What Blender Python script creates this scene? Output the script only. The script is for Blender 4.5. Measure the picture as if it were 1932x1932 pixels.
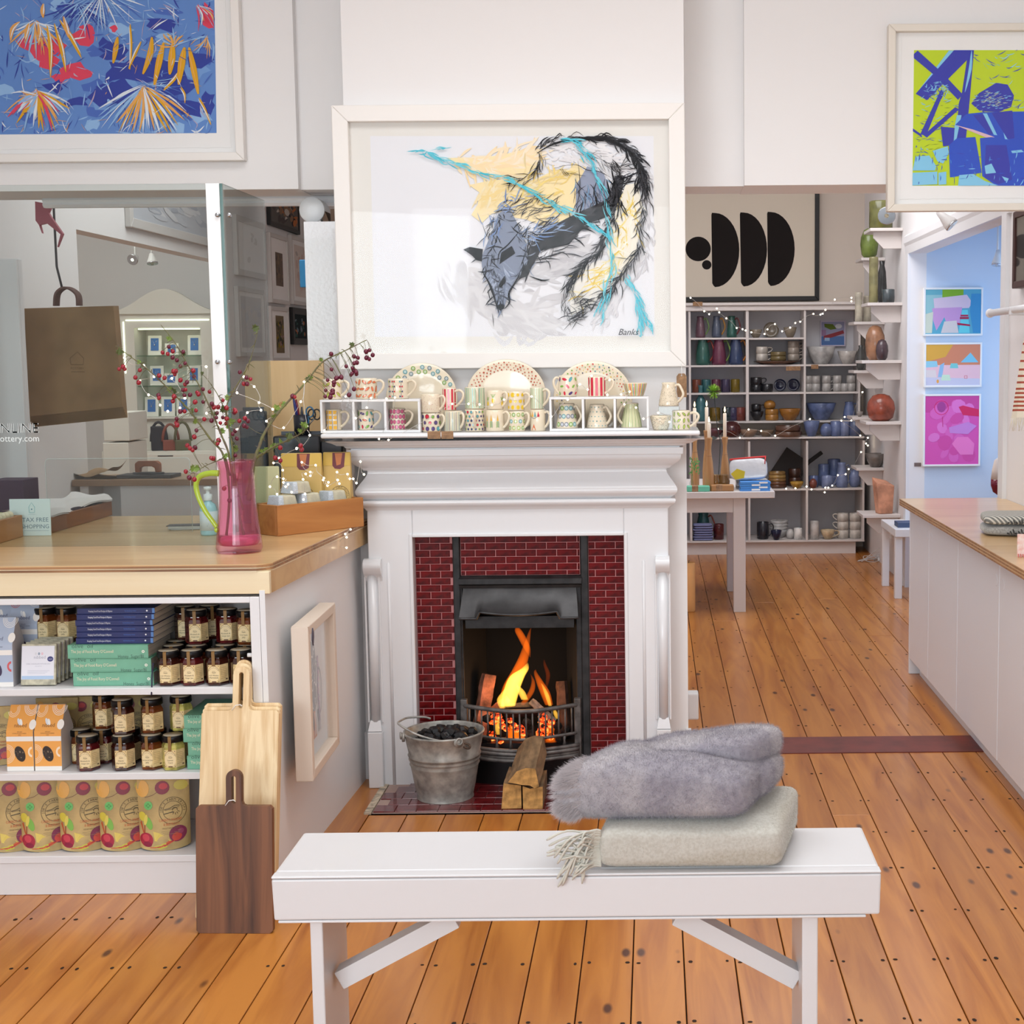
import bpy, bmesh, math, random
from mathutils import Vector, Matrix, geometry
for o in list(bpy.data.objects): bpy.data.objects.remove(o, do_unlink=True)
S = bpy.context.scene
COL = S.collection
PI = math.pi
sin, cos = math.sin, math.cos
rnd = random.Random(7)

# ------------------------------------------------------------------ camera
FPX, CXP, CYP, PITCH, YAW, ROLL, EYE = 2770., 1250.05, 966., .10502932, -.00479907, .00852663, 1.5
_cp, _sp, _cy, _sy, _cr, _sr = cos(PITCH), sin(PITCH), cos(YAW), sin(YAW), cos(ROLL), sin(ROLL)
FW = Vector((-_sy*_cp, _cy*_cp, -_sp)); RT0 = Vector((_cy, _sy, 0)); DN0 = FW.cross(RT0)
RT = _cr*RT0 + _sr*DN0; DN = -_sr*RT0 + _cr*DN0
EYEV = Vector((0, 0, EYE))
cam = bpy.data.cameras.new('camera'); camo = bpy.data.objects.new('camera', cam); COL.objects.link(camo)
camo.matrix_world = Matrix(((RT.x, -DN.x, -FW.x, 0), (RT.y, -DN.y, -FW.y, 0), (RT.z, -DN.z, -FW.z, EYE), (0, 0, 0, 1)))
cam.sensor_fit = 'HORIZONTAL'; cam.sensor_width = 36; cam.lens = FPX/1932*36
cam.shift_x = -(CXP-966)/1932; cam.shift_y = (CYP-966)/1932
cam.clip_start = .05
S.camera = camo

# ------------------------------------------------------------------ world, lights, exposure
S.view_settings.view_transform = 'Standard'; S.view_settings.look = 'None'
S.view_settings.exposure = EXPOSURE = 0.0
S.view_settings.gamma = 1.0; S.view_settings.use_curve_mapping = False
w = bpy.data.worlds.new('sky'); S.world = w; w.use_nodes = True
_bg = w.node_tree.nodes['Background']; _bg.inputs[0].default_value = (.86, .93, 1.0, 1); _bg.inputs[1].default_value = 1.0
def area(name, loc, to, sx, sy, power, col=(1, 1, 1), spread=180):
    l = bpy.data.lights.new(name, 'AREA'); l.shape = 'RECTANGLE'; l.size = sx; l.size_y = sy; l.energy = power; l.color = col
    l.spread = math.radians(spread)
    o = bpy.data.objects.new(name, l); COL.objects.link(o); o.location = loc
    o.rotation_euler = (Vector(to)-Vector(loc)).to_track_quat('-Z', 'Y').to_euler()
    return o
# daylight through the shop front behind the camera, ceiling lamp, bay window, rear rooms, added fill
area('shop_window_light', (-.3, -4.7, 1.85), (-.3, 5, 1.2), 4.2, 2.3, 128, (.86, .945, 1))
area('shop_side_window_light', (-2.5, -1.3, 1.75), (1.2, 5.5, .6), 2.2, 1.8, 112, (.82, .93, 1))
area('unseen_ceiling_light', (-.2, 3.6, 3.3), (-.2, 3.75, 0), 2.6, 1.0, 15, (1, .96, .91))
area('unseen_ceiling_light', (-.2, 3.5, 3.3), (-.2, 3.5, 0), 3.0, 1.1, 30, (.9, .96, 1), 140)  # unseen overhead fill, added to lift the bench top
area('bay_window_light', (2.58, 8.4, 1.5), (1.7, 8.9, 1.3), 1.4, 1.1, 10, (.22, .52, 1))
area('back_room_lamp_light', (.7, 8.6, 3.2), (.8, 9.2, 0), 1.4, 1.4, 42, (.98, .98, 1))
area('store_room_lamp_light', (-1.6, 7.4, 3.25), (-1.9, 7.4, 0), 1.6, 1.6, 36, (.97, .98, 1))
area('passage_fill_light', (.6, 6.1, 3.3), (.7, 6.3, 0), 1.2, .8, 15, (.97, .98, 1))  # added fill to brighten the back floor and cabinets, not a fitted lamp
area('nook_fill_light', (-3.5, 7.6, 3.25), (-3.4, 8.2, 0), .9, 1.6, 34, (1, .99, .95))  # unseen fill added to lighten the dark nook

# ------------------------------------------------------------------ projection of photo points on real planes
def ray(px, py): return FW + RT*((px-CXP)/FPX) + DN*((py-CYP)/FPX)
def P(px, py, Y):
    d = ray(px, py); return EYEV + d*(Y/d.y)
def PZ(px, py, Z):
    d = ray(px, py); return EYEV + d*((Z-EYE)/d.z)
def PX(px, py, X):
    d = ray(px, py); return EYEV + d*(X/d.x)

# ------------------------------------------------------------------ colours and materials
def lin(c):
    c = c/255.
    return c/12.92 if c <= .04045 else ((c+.055)/1.055)**2.4
def C(*c): return tuple(lin(x) for x in c[:3]) + (1.,)
MATS = {}
def NT(name):
    m = bpy.data.materials.new(name); m.use_nodes = True
    nt = m.node_tree; b = nt.nodes['Principled BSDF']
    return m, nt, b
def mat(name, rgb=(200, 200, 200), rough=.5, metal=0., noise=None, bump=None, emit=None, coat=0., trans=0., ior=1.45, stretch=(1, 1, 1), alpha=None, sheen=0.):
    if name in MATS: return MATS[name]
    m, nt, b = NT(name); MATS[name] = m
    b.inputs['Base Color'].default_value = C(*rgb); b.inputs['Roughness'].default_value = rough
    b.inputs['Metallic'].default_value = metal; b.inputs['IOR'].default_value = ior
    b.inputs['Coat Weight'].default_value = coat; b.inputs['Transmission Weight'].default_value = trans
    if sheen: b.inputs['Sheen Weight'].default_value = sheen
    if emit: b.inputs['Emission Color'].default_value = C(*emit[0]); b.inputs['Emission Strength'].default_value = emit[1]
    N, L = nt.nodes, nt.links
    if noise or bump:
        tc = N.new('ShaderNodeTexCoord'); mp = N.new('ShaderNodeMapping'); mp.inputs['Scale'].default_value = stretch
        L.new(tc.outputs['Object'], mp.inputs[0])
    if noise:
        n = N.new('ShaderNodeTexNoise'); n.inputs['Scale'].default_value = noise[0]; n.inputs['Detail'].default_value = 4
        L.new(mp.outputs[0], n.inputs['Vector'])
        r = N.new('ShaderNodeMix'); r.data_type = 'RGBA'
        c2 = noise[2] if len(noise) > 2 else tuple(max(0, x*(1-noise[1])) for x in rgb)
        c1 = rgb if len(noise) > 2 else tuple(min(255, x*(1+noise[1]*.4)) for x in rgb)
        r.inputs[6].default_value = C(*c1); r.inputs[7].default_value = C(*c2)
        rp = N.new('ShaderNodeValToRGB'); rp.color_ramp.elements[0].position = .35; rp.color_ramp.elements[1].position = .68
        L.new(n.outputs['Fac'], rp.inputs[0]); L.new(rp.outputs[0], r.inputs[0]); L.new(r.outputs[2], b.inputs['Base Color'])
    if bump:
        n2 = N.new('ShaderNodeTexNoise'); n2.inputs['Scale'].default_value = bump[0]; n2.inputs['Detail'].default_value = 3
        L.new(mp.outputs[0], n2.inputs['Vector'])
        bp = N.new('ShaderNodeBump'); bp.inputs['Strength'].default_value = bump[1]; bp.inputs['Distance'].default_value = bump[2] if len(bump) > 2 else .002
        L.new(n2.outputs['Fac'], bp.inputs['Height']); L.new(bp.outputs[0], b.inputs['Normal'])
    return m
def wood(name, c1, c2, axis='X', scale=1., rough=.35, knots=0., per_object=.0, coat=0., dark=None):
    """long-grain timber; grain runs along axis"""
    if name in MATS: return MATS[name]
    m, nt, b = NT(name); MATS[name] = m; N, L = nt.nodes, nt.links
    tc = N.new('ShaderNodeTexCoord'); mp = N.new('ShaderNodeMapping')
    st = {'X': (.7, 9, 9), 'Y': (9, .7, 9), 'Z': (9, 9, .7)}[axis]
    mp.inputs['Scale'].default_value = tuple(s*scale for s in st)
    oi = N.new('ShaderNodeObjectInfo')
    ad = N.new('ShaderNodeVectorMath'); ad.operation = 'ADD'
    sc = N.new('ShaderNodeVectorMath'); sc.operation = 'SCALE'; sc.inputs['Scale'].default_value = 37.
    cb = N.new('ShaderNodeCombineXYZ')
    for i in range(3): L.new(oi.outputs['Random'], cb.inputs[i])
    L.new(cb.outputs[0], sc.inputs[0]); L.new(tc.outputs['Object'], ad.inputs[0])
    if per_object: L.new(sc.outputs[0], ad.inputs[1])
    L.new(ad.outputs[0], mp.inputs[0])
    n1 = N.new('ShaderNodeTexNoise'); n1.inputs['Scale'].default_value = 2.2; n1.inputs['Detail'].default_value = 7; n1.inputs['Distortion'].default_value = 1.2
    L.new(mp.outputs[0], n1.inputs['Vector'])
    rp = N.new('ShaderNodeValToRGB'); e = rp.color_ramp.elements
    e[0].position = .32; e[0].color = C(*c2); e[1].position = .62; e[1].color = C(*c1)
    if dark: q = rp.color_ramp.elements.new(.24); q.color = C(*dark)
    L.new(n1.outputs['Fac'], rp.inputs[0])
    out = rp.outputs[0]
    if knots:
        mk = N.new('ShaderNodeMapping'); ks = {'X': (3.4, 8.5, 8.5), 'Y': (8.5, 3.4, 8.5), 'Z': (8.5, 8.5, 3.4)}[axis]; mk.inputs['Scale'].default_value = ks
        L.new(ad.outputs[0], mk.inputs[0])
        v = N.new('ShaderNodeTexVoronoi'); v.inputs['Scale'].default_value = 1.0; L.new(mk.outputs[0], v.inputs['Vector'])
        kr = N.new('ShaderNodeValToRGB'); k = kr.color_ramp.elements
        k[0].position = knots; k[0].color = (1, 1, 1, 1); k[1].position = knots*1.9; k[1].color = (0, 0, 0, 1)
        L.new(v.outputs['Distance'], kr.inputs[0])
        mx = N.new('ShaderNodeMix'); mx.data_type = 'RGBA'; mx.inputs[7].default_value = C(84, 44, 20)
        L.new(kr.outputs[0], mx.inputs[0]); L.new(out, mx.inputs[6]); out = mx.outputs[2]
    if per_object:
        hs = N.new('ShaderNodeHueSaturation'); mr = N.new('ShaderNodeMapRange')
        mr.inputs['To Min'].default_value = 1-per_object; mr.inputs['To Max'].default_value = 1+per_object
        L.new(oi.outputs['Random'], mr.inputs[0]); L.new(mr.outputs[0], hs.inputs['Value']); L.new(out, hs.inputs['Color']); out = hs.outputs[0]
    L.new(out, b.inputs['Base Color'])
    b.inputs['Roughness'].default_value = rough; b.inputs['Coat Weight'].default_value = coat; b.inputs['Coat Roughness'].default_value = .12
    bp = N.new('ShaderNodeBump'); bp.inputs['Strength'].default_value = .12; bp.inputs['Distance'].default_value = .001
    L.new(n1.outputs['Fac'], bp.inputs['Height']); L.new(bp.outputs[0], b.inputs['Normal'])
    return m
def clear_glass(name, tint=(255, 255, 255), gloss=1.0, rough=.02, n=1.5):
    """thin pane: see-through tint plus Fresnel mirror"""
    if name in MATS: return MATS[name]
    m, nt, b = NT(name); MATS[name] = m; N, L = nt.nodes, nt.links; N.remove(b)
    t = N.new('ShaderNodeBsdfTransparent'); t.inputs[0].default_value = C(*tint)
    g = N.new('ShaderNodeBsdfGlossy'); g.inputs['Roughness'].default_value = rough; g.inputs['Color'].default_value = (gloss, gloss, gloss, 1)
    f = N.new('ShaderNodeFresnel'); ge = N.new('ShaderNodeNewGeometry'); io = N.new('ShaderNodeMapRange')   # same mirror from both faces
    io.inputs['To Min'].default_value = n; io.inputs['To Max'].default_value = 1/n
    L.new(ge.outputs['Backfacing'], io.inputs[0]); L.new(io.outputs[0], f.inputs['IOR'])
    mx = N.new('ShaderNodeMixShader'); L.new(f.outputs[0], mx.inputs[0]); L.new(t.outputs[0], mx.inputs[1]); L.new(g.outputs[0], mx.inputs[2])
    L.new(mx.outputs[0], N['Material Output'].inputs['Surface'])
    return m
def emitter(name, rgb, s):
    if name in MATS: return MATS[name]
    m, nt, b = NT(name); MATS[name] = m
    b.inputs['Base Color'].default_value = (0, 0, 0, 1); b.inputs['Emission Color'].default_value = C(*rgb); b.inputs['Emission Strength'].default_value = s
    return m
def printed(name='printed_ink', rough=.5, coat=0., spec=.5):
    if name in MATS: return MATS[name]
    m, nt, b = NT(name); MATS[name] = m; N, L = nt.nodes, nt.links
    a = N.new('ShaderNodeAttribute'); a.attribute_name = 'Col'
    L.new(a.outputs['Color'], b.inputs['Base Color']); b.inputs['Roughness'].default_value = rough; b.inputs['Coat Weight'].default_value = coat
    b.inputs['Specular IOR Level'].default_value = spec
    return m

# ------------------------------------------------------------------ objects
FRAME = {}
def label(o, text, cat, group=None):
    o['label'] = text; o['category'] = cat
    if group: o['group'] = group
    return o
def thing(name, text, cat, loc=(0, 0, 0), rz=0., group=None, rot=None):
    o = bpy.data.objects.new(name, None); COL.objects.link(o); o.empty_display_size = .05
    o.location = loc; o.rotation_euler = rot if rot else (0, 0, rz); label(o, text, cat, group)
    FRAME[o.name] = Matrix.Translation(Vector(loc)) @ o.rotation_euler.to_matrix().to_4x4()
    return o
def structure(name, mb, m, parent=None, **k):
    o = mb.build(name, m, parent, **k); o['kind'] = 'structure'; return o
def dup(root, loc=None, rz=None, text=None, group=None, rot=None):
    def cp(o, par):
        c = o.copy(); COL.objects.link(c)
        if par: c.parent = par
        for ch in list(o.children): cp(ch, c)
        return c
    r = cp(root, None)
    if loc is not None: r.location = loc
    if rz is not None: r.rotation_euler = (0, 0, rz)
    if rot is not None: r.rotation_euler = rot
    if text: r['label'] = text
    if group: r['group'] = group
    FRAME[r.name] = Matrix.Translation(r.location) @ r.rotation_euler.to_matrix().to_4x4()
    return r
def bevel(o, w, seg=2):
    b = o.modifiers.new('bevel', 'BEVEL'); b.width = w; b.segments = seg; b.limit_method = 'ANGLE'; b.angle_limit = math.radians(40); b.harden_normals = False
    return o
class MB:
    """collects shapes; build() links them as ONE mesh object"""
    def __init__(s): s.v, s.f, s.mi, s.sm, s.col, s.T, s.m, s.c = [], [], [], [], [], None, 0, None
    def add(s, vs, fs, smooth=False):
        k = len(s.v)
        for p in vs:
            p = Vector(p)
            s.v.append(s.T @ p if s.T else p)
        for f in fs:
            s.f.append(tuple(i+k for i in f)); s.mi.append(s.m); s.sm.append(smooth); s.col.append(s.c)
        return s
    def box(s, x0, x1, y0, y1, z0, z1):
        return s.add([(x, y, z) for z in (z0, z1) for y in (y0, y1) for x in (x0, x1)],
                     [(0, 2, 3, 1), (4, 5, 7, 6), (0, 1, 5, 4), (2, 6, 7, 3), (0, 4, 6, 2), (1, 3, 7, 5)])
    def boxc(s, c, sx, sy, sz): return s.box(c[0]-sx/2, c[0]+sx/2, c[1]-sy/2, c[1]+sy/2, c[2]-sz/2, c[2]+sz/2)
    def hexa(s, p):  # 8 points: bottom loop 4, top loop 4
        return s.add(p, [(3, 2, 1, 0), (4, 5, 6, 7), (0, 1, 5, 4), (1, 2, 6, 5), (2, 3, 7, 6), (3, 0, 4, 7)])
    def lathe(s, prof, n=24, c=(0, 0, 0), sx=1., sy=1., axis='Z', a0=0., smooth=True):
        vs, fs = [], []
        for r, z in prof:
            for i in range(n):
                a = a0 + 2*PI*i/n; x, y = r*cos(a)*sx, r*sin(a)*sy
                q = (x, y, z) if axis == 'Z' else ((x, z, y) if axis == 'Y' else (z, x, y))
                vs.append((q[0]+c[0], q[1]+c[1], q[2]+c[2]))
        for j in range(len(prof)-1):
            for i in range(n):
                k = (i+1) % n; q = (j*n+i, j*n+k, (j+1)*n+k, (j+1)*n+i)
                fs.append(q if axis != 'Y' else q[::-1])
        s.add(vs, fs, smooth)
        k0 = tuple(range(n)); k1 = tuple((len(prof)-1)*n+i for i in range(n))
        caps = []
        if prof[0][0] > 1e-5: caps.append(k0[::-1] if axis != 'Y' else k0)
        if prof[-1][0] > 1e-5: caps.append(k1 if axis != 'Y' else k1[::-1])
        base = len(s.v)-len(vs)
        for f in caps: s.f.append(tuple(i+base for i in f)); s.mi.append(s.m); s.sm.append(False); s.col.append(s.c)
        return s
    def tube(s, pts, rad, n=8, closed=False, caps=True, flat=None):
        pts = [Vector(p) for p in pts]; N = len(pts)
        rs = rad if isinstance(rad, (list, tuple)) else [rad]*N
        vs, fs = [], []; up = None
        for i in range(N):
            a = pts[i-1] if (i > 0 or closed) else pts[i]; b = pts[(i+1) % N] if (i < N-1 or closed) else pts[i]
            t = (b-a).normalized() if (b-a).length > 1e-9 else Vector((0, 0, 1))
            if up is None: up = Vector((0, 0, 1)) if abs(t.z) < .9 else Vector((0, 1, 0))
            u = (up - t*up.dot(t)).normalized(); w = t.cross(u); up = u
            for k in range(n):
                an = 2*PI*k/n; vs.append(pts[i] + (u*cos(an)*(flat or 1) + w*sin(an))*rs[i])
        M = N if closed else N-1
        for i in range(M):
            j = (i+1) % N
            for k in range(n): fs.append((i*n+k, i*n+(k+1) % n, j*n+(k+1) % n, j*n+k))
        if not closed and caps: fs.append(tuple(range(n))[::-1]); fs.append(tuple((N-1)*n+k for k in range(n)))
        return s.add(vs, fs, True)
    def prism(s, poly, d0, d1, fn=None, holes=()):
        """polygon (u,w) with holes extruded along depth d; fn(u,w,d)->xyz (default x,z,y)"""
        fn = fn or (lambda u, w, d: (u, d, w))
        loops = [list(poly)] + [list(h) for h in holes]
        flat = [p for l in loops for p in l]; n = len(flat)
        tris = geometry.tessellate_polygon([[Vector((p[0], p[1], 0)) for p in l] for l in loops])
        fs = []
        ar = lambda t: (flat[t[1]][0]-flat[t[0]][0])*(flat[t[2]][1]-flat[t[0]][1])-(flat[t[1]][1]-flat[t[0]][1])*(flat[t[2]][0]-flat[t[0]][0])
        for t in tris:
            if ar(t) < 0: t = t[::-1]
            fs.append(tuple(t)); fs.append(tuple(i+n for i in t[::-1]))
        k = 0
        for li, l in enumerate(loops):
            a = sum(l[i][0]*l[(i+1) % len(l)][1]-l[(i+1) % len(l)][0]*l[i][1] for i in range(len(l)))
            ccw = (a > 0) == (li == 0)
            for i in range(len(l)):
                j = (i+1) % len(l); q = (k+i, k+j, k+j+n, k+i+n)
                fs.append(q[::-1] if ccw else q)
            k += len(l)
        return s.add([fn(p[0], p[1], d0) for p in flat] + [fn(p[0], p[1], d1) for p in flat], fs)
    def sphere(s, c, r, seg=12, rings=8, sc=(1, 1, 1)):
        prof = [(r*sin(PI*j/rings), -r*cos(PI*j/rings)) for j in range(rings+1)]; prof[0] = (0, -r); prof[-1] = (0, r)
        T0 = s.T; M = Matrix.Translation(Vector(c)) @ Matrix.Diagonal((*sc, 1)); s.T = T0 @ M if T0 else M
        s.lathe(prof, seg); s.T = T0; return s
    def grid(s, fn, nu, nv, smooth=True, flip=False):
        vs = [fn(i/nu, j/nv) for j in range(nv+1) for i in range(nu+1)]
        fs = []
        for j in range(nv):
            for i in range(nu):
                a = j*(nu+1)+i; q = (a, a+1, a+nu+2, a+nu+1); fs.append(q[::-1] if flip else q)
        return s.add(vs, fs, smooth)
    def mesh(s, name, mats):
        me = bpy.data.meshes.new(name); me.from_pydata([tuple(v) for v in s.v], [], s.f)
        if not isinstance(mats, (list, tuple)): mats = [mats]
        for m in mats: me.materials.append(m)
        me.polygons.foreach_set('material_index', s.mi); me.polygons.foreach_set('use_smooth', s.sm)
        if any(c is not None for c in s.col):
            at = me.color_attributes.new('Col', 'FLOAT_COLOR', 'CORNER'); buf = []
            for f, c in zip(s.f, s.col): buf += list(c or (1, 1, 1, 1))*len(f)
            at.data.foreach_set('color', buf)
        me.update(); return me
    def build(s, name, mats, parent=None, world=False, loc=None, rot=None, weld=False):
        if world and parent:
            Mi = FRAME[parent.name].inverted(); s.v = [Mi @ v for v in s.v]
        me = s.mesh(name, mats)
        if weld:
            bm = bmesh.new(); bm.from_mesh(me); bmesh.ops.remove_doubles(bm, verts=bm.verts, dist=1e-5); bmesh.ops.recalc_face_normals(bm, faces=bm.faces); bm.to_mesh(me); bm.free()
        o = bpy.data.objects.new(name, me); COL.objects.link(o)
        if parent: o.parent = parent
        if loc is not None: o.location = loc
        if rot is not None: o.rotation_euler = rot
        return o
def piece(name, me, parent, loc=(0, 0, 0), rot=(0, 0, 0), sc=None):
    o = bpy.data.objects.new(name, me); COL.objects.link(o); o.parent = parent; o.location = loc; o.rotation_euler = rot
    if sc: o.scale = sc
    return o
def smoothcurve(pts, k=6):
    pts = [Vector(p) for p in pts]; out = []
    for i in range(len(pts)-1):
        p0 = pts[max(i-1, 0)]; p1 = pts[i]; p2 = pts[i+1]; p3 = pts[min(i+2, len(pts)-1)]
        for j in range(k):
            t = j/k; out.append(.5*((2*p1)+(p2-p0)*t+(2*p0-5*p1+4*p2-p3)*t*t+(3*p1-p0-3*p2+p3)*t**3))
    out.append(pts[-1]); return out
def rrect(x0, x1, y0, y1, r, n=4):
    out = []
    for cx, cy, a in ((x1-r, y0+r, -PI/2), (x1-r, y1-r, 0), (x0+r, y1-r, PI/2), (x0+r, y0+r, PI)):
        for i in range(n+1): out.append((cx+r*cos(a+PI/2*i/n), cy+r*sin(a+PI/2*i/n)))
    return out

# ------------------------------------------------------------------ lettering and flat print
_TXT = {}
def glyphs(t, res=2):
    if (t, res) in _TXT: return _TXT[(t, res)]
    c = bpy.data.curves.new('t', 'FONT'); c.body = t; c.resolution_u = res; c.size = 1
    o = bpy.data.objects.new('t', c); me = o.to_mesh()
    vs = [(v.co.x, v.co.y) for v in me.vertices]; fs = [tuple(p.vertices) for p in me.polygons]
    o.to_mesh_clear(); bpy.data.objects.remove(o); bpy.data.curves.remove(c)
    xs = [v[0] for v in vs] or [0]
    _TXT[(t, res)] = (vs, fs, min(xs), max(xs)); return _TXT[(t, res)]
class Art:
    """flat print: coloured polygons in (u,v), each a hair above the last, on any surface map(u,v,d)"""
    def __init__(s, step=2e-5, curved=False): s.items, s.d, s.step, s.curved = [], 0., step, curved
    def up(s): s.d += s.step
    def poly(s, pts, col): s.up(); s.items.append((list(pts), None, C(*col), s.d)); return s
    def rect(s, u0, v0, u1, v1, col, n=1):
        s.up(); 
        for i in range(n):
            a, b = u0+(u1-u0)*i/n, u0+(u1-u0)*(i+1)/n
            s.items.append(([(a, v0), (b, v0), (b, v1), (a, v1)], None, C(*col), s.d))
        return s
    def disc(s, u, v, ru, rv=None, col=(0, 0, 0), rot=0., n=12):
        rv = rv or ru
        if s.curved:
            s.up(); vs = [(u, v)]+[(u+q*(ru*cos(a)*cos(rot)-rv*sin(a)*sin(rot)), v+q*(ru*cos(a)*sin(rot)+rv*sin(a)*cos(rot))) for q in (.4, .7, 1) for a in [2*PI*i/n for i in range(n)]]
            fs = [(0, 1+i, 1+(i+1) % n) for i in range(n)]+[(1+j*n+i, 1+j*n+(i+1) % n, 1+(j+1)*n+(i+1) % n, 1+(j+1)*n+i) for j in (0, 1) for i in range(n)]
            s.items.append((vs, fs, C(*col), s.d)); return s
        return s.poly([(u+ru*cos(a)*cos(rot)-rv*sin(a)*sin(rot), v+ru*cos(a)*sin(rot)+rv*sin(a)*cos(rot)) for a in [2*PI*i/n for i in range(n)]], col)
    def ring(s, u, v, r, wd, col, a0=0., a1=2*PI, n=20, e=1.):
        s.up(); vs = []
        for i in range(n+1):
            a = a0+(a1-a0)*i/n
            for q in (r-wd/2, r+wd/2): vs.append((u+q*cos(a), v+q*sin(a)*e))
        s.items.append((vs, [(2*i, 2*i+1, 2*i+3, 2*i+2) for i in range(n)], C(*col), s.d)); return s
    def stroke(s, pts, wd, col, taper=.0, k=0, jit=0.):
        if k: pts = [(p.x, p.y) for p in smoothcurve([(p[0], p[1], 0) for p in pts], k)]
        if jit: pts = [(p[0]+rnd.uniform(-jit, jit), p[1]+rnd.uniform(-jit, jit)) for p in pts]
        s.up(); vs = []; N = len(pts)
        for i, p in enumerate(pts):
            a, b = pts[max(i-1, 0)], pts[min(i+1, N-1)]; dx, dy = b[0]-a[0], b[1]-a[1]; l = math.hypot(dx, dy) or 1
            t = i/(N-1); h = wd/2*(1-taper*abs(2*t-1)**1.5)
            vs += [(p[0]-dy/l*h, p[1]+dx/l*h), (p[0]+dy/l*h, p[1]-dx/l*h)]
        s.items.append((vs, [(2*i, 2*i+1, 2*i+3, 2*i+2) for i in range(N-1)], C(*col), s.d)); return s
    def text(s, t, u, v, size, col, align='C', sx=1., rot=0., slant=0., bold=0.):
        vs, fs, a, b = glyphs(t); s.up(); ox = {'C': -(a+b)/2, 'L': -a, 'R': -b}[align]
        for k in ((0,) if not bold else (-bold, bold)):
            q = [((x+ox+y*slant)*size*sx+k*size, y*size) for x, y in vs]
            s.items.append(([(u+x*cos(rot)-y*sin(rot), v+x*sin(rot)+y*cos(rot)) for x, y in q], fs, C(*col), s.d))
        return s
    def arctext(s, t, u, v, r, size, col, a0, a1):
        n = len(t)
        for i, ch in enumerate(t):
            if ch == ' ': continue
            a = a0+(a1-a0)*i/max(n-1, 1)
            s.text(ch, u+r*cos(a), v+r*sin(a), size, col, rot=a-PI/2)
        return s
    def build(s, name, m, parent=None, fn=None, world=False, flip=False):
        mb = MB()
        for pts, fs, col, d in s.items:
            mb.c = col
            if fs is None:
                if len(pts) > 4: fs = [tuple(t) for t in geometry.tessellate_polygon([[Vector((p[0], p[1], 0)) for p in pts]])]
                else: fs = [tuple(range(len(pts)))]
            V = [fn(p[0], p[1], d) for p in pts]
            out = []
            for f in fs:
                a = sum(pts[f[i]][0]*pts[f[(i+1) % len(f)]][1]-pts[f[(i+1) % len(f)]][0]*pts[f[i]][1] for i in range(len(f)))
                out.append(tuple(f) if (a > 0) != flip else tuple(f)[::-1])
            mb.add(V, out)
        return mb.build(name, m, parent, world=world)
def flatXZ(y, ox=0., oz=0., sx=1., sz=1.):
    """print facing the camera (towards -Y)"""
    return lambda u, v, d: (ox+u*sx, y-d, oz+v*sz)
def onpx(Y):
    """photo-drawn picture lying in the real plane Y; v grows upwards so it is negated"""
    return lambda u, v, d: P(u, -v, Y-d)
INK = printed(); INKG = printed('printed_glaze', .12, .3); INKM = printed('printed_matt', .9, 0, .1)
WHITE = mat('white_gloss_paint', (229, 229, 231), .22, bump=(7, .10, .004), coat=.2)
WALL = mat('white_wall_paint', (234, 231, 230), .75, bump=(60, .05))
WSAT = mat('white_satin_paint', (230, 229, 230), .4)
PAPER = mat('white_paper', (242, 240, 238), .85)
KRAFT = mat('kraft_card', (160, 124, 92), .85, noise=(60, .2))
# ================================================================== SETTING
YB, YW, YBEAM, YWB = 5.18, 5.44, 5.40, 5.69       # breast face, divider wall face, boxed beam face, divider back
XBL, XBR = P(645, 100, YB).x, P(1290, 100, YB).x
ZL = 2.115                                        # underside of both lintels
XR, XS, ZC = 1.634, -2.75, 3.35                   # right wall, store-room left wall, ceiling
SCX = -.467                                       # centre line of the fireplace
# floor ------------------------------------------------------------
fl = structure('floor', MB().box(-4.3, 2.9, -5.2, 11.9, -.06, -.016), mat('under_floor', (40, 24, 14), .9))
FW1 = wood('floorboard_varnish', (198, 128, 56), (168, 98, 38), 'Y', .8, .3, knots=.062, per_object=.085, coat=.2, dark=(138, 74, 27))
HX0, HX1, HY0 = -.972, .045, 4.74
def boards(x0, pitch, xa, xb, ya, yb, seed):
    r = random.Random(seed); k = int((xa-x0)/pitch)-1
    while x0+k*pitch < xb:
        a, b = x0+k*pitch+.0016, x0+(k+1)*pitch-.0016; k += 1
        if b < xa or a > xb: continue
        y = ya - r.uniform(0, 1.5); segs = []
        while y < yb:
            e = y + r.uniform(2.2, 3.9)
            if yb-e < .7: e = yb
            segs.append((max(y, ya), min(e, yb)-.0012)); y = e
        for s, e in segs:
            if e <= ya or e-s < .02: continue
            parts = [(s, e)]
            if yb < 6 and a > HX0-.005 and b < HX1+.005:
                parts = [(s, min(e, HY0-.006))] if s < HY0 else []
            for s2, e2 in parts:
                m = MB(); h = (e2-s2)/2; w2 = (b-a)/2; c = .0012
                vs = [(-w2, -h, -.016), (w2, -h, -.016), (w2, h, -.016), (-w2, h, -.016), (-w2, -h, -c), (w2, -h, -c), (w2, h, -c), (-w2, h, -c),
                      (-w2+c, -h+c, 0), (w2-c, -h+c, 0), (w2-c, h-c, 0), (-w2+c, h-c, 0)]
                m.add(vs, [(0, 1, 5, 4), (1, 2, 6, 5), (2, 3, 7, 6), (3, 0, 4, 7), (4, 5, 9, 8), (5, 6, 10, 9), (6, 7, 11, 10), (7, 4, 8, 11), (8, 9, 10, 11)])
                m.build('plank', FW1, fl, loc=((a+b)/2, (s2+e2)/2, 0))
xf = PZ(1196.5, 1745, 0).x; xb_ = PZ(1453.6, 1376, 0).x
boards(xf, .1275, -2.5, XR, -.4, YW, 3)
boards(xb_, .136, -4.25, 2.6, YWB-.015, 11.6, 5)
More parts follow.
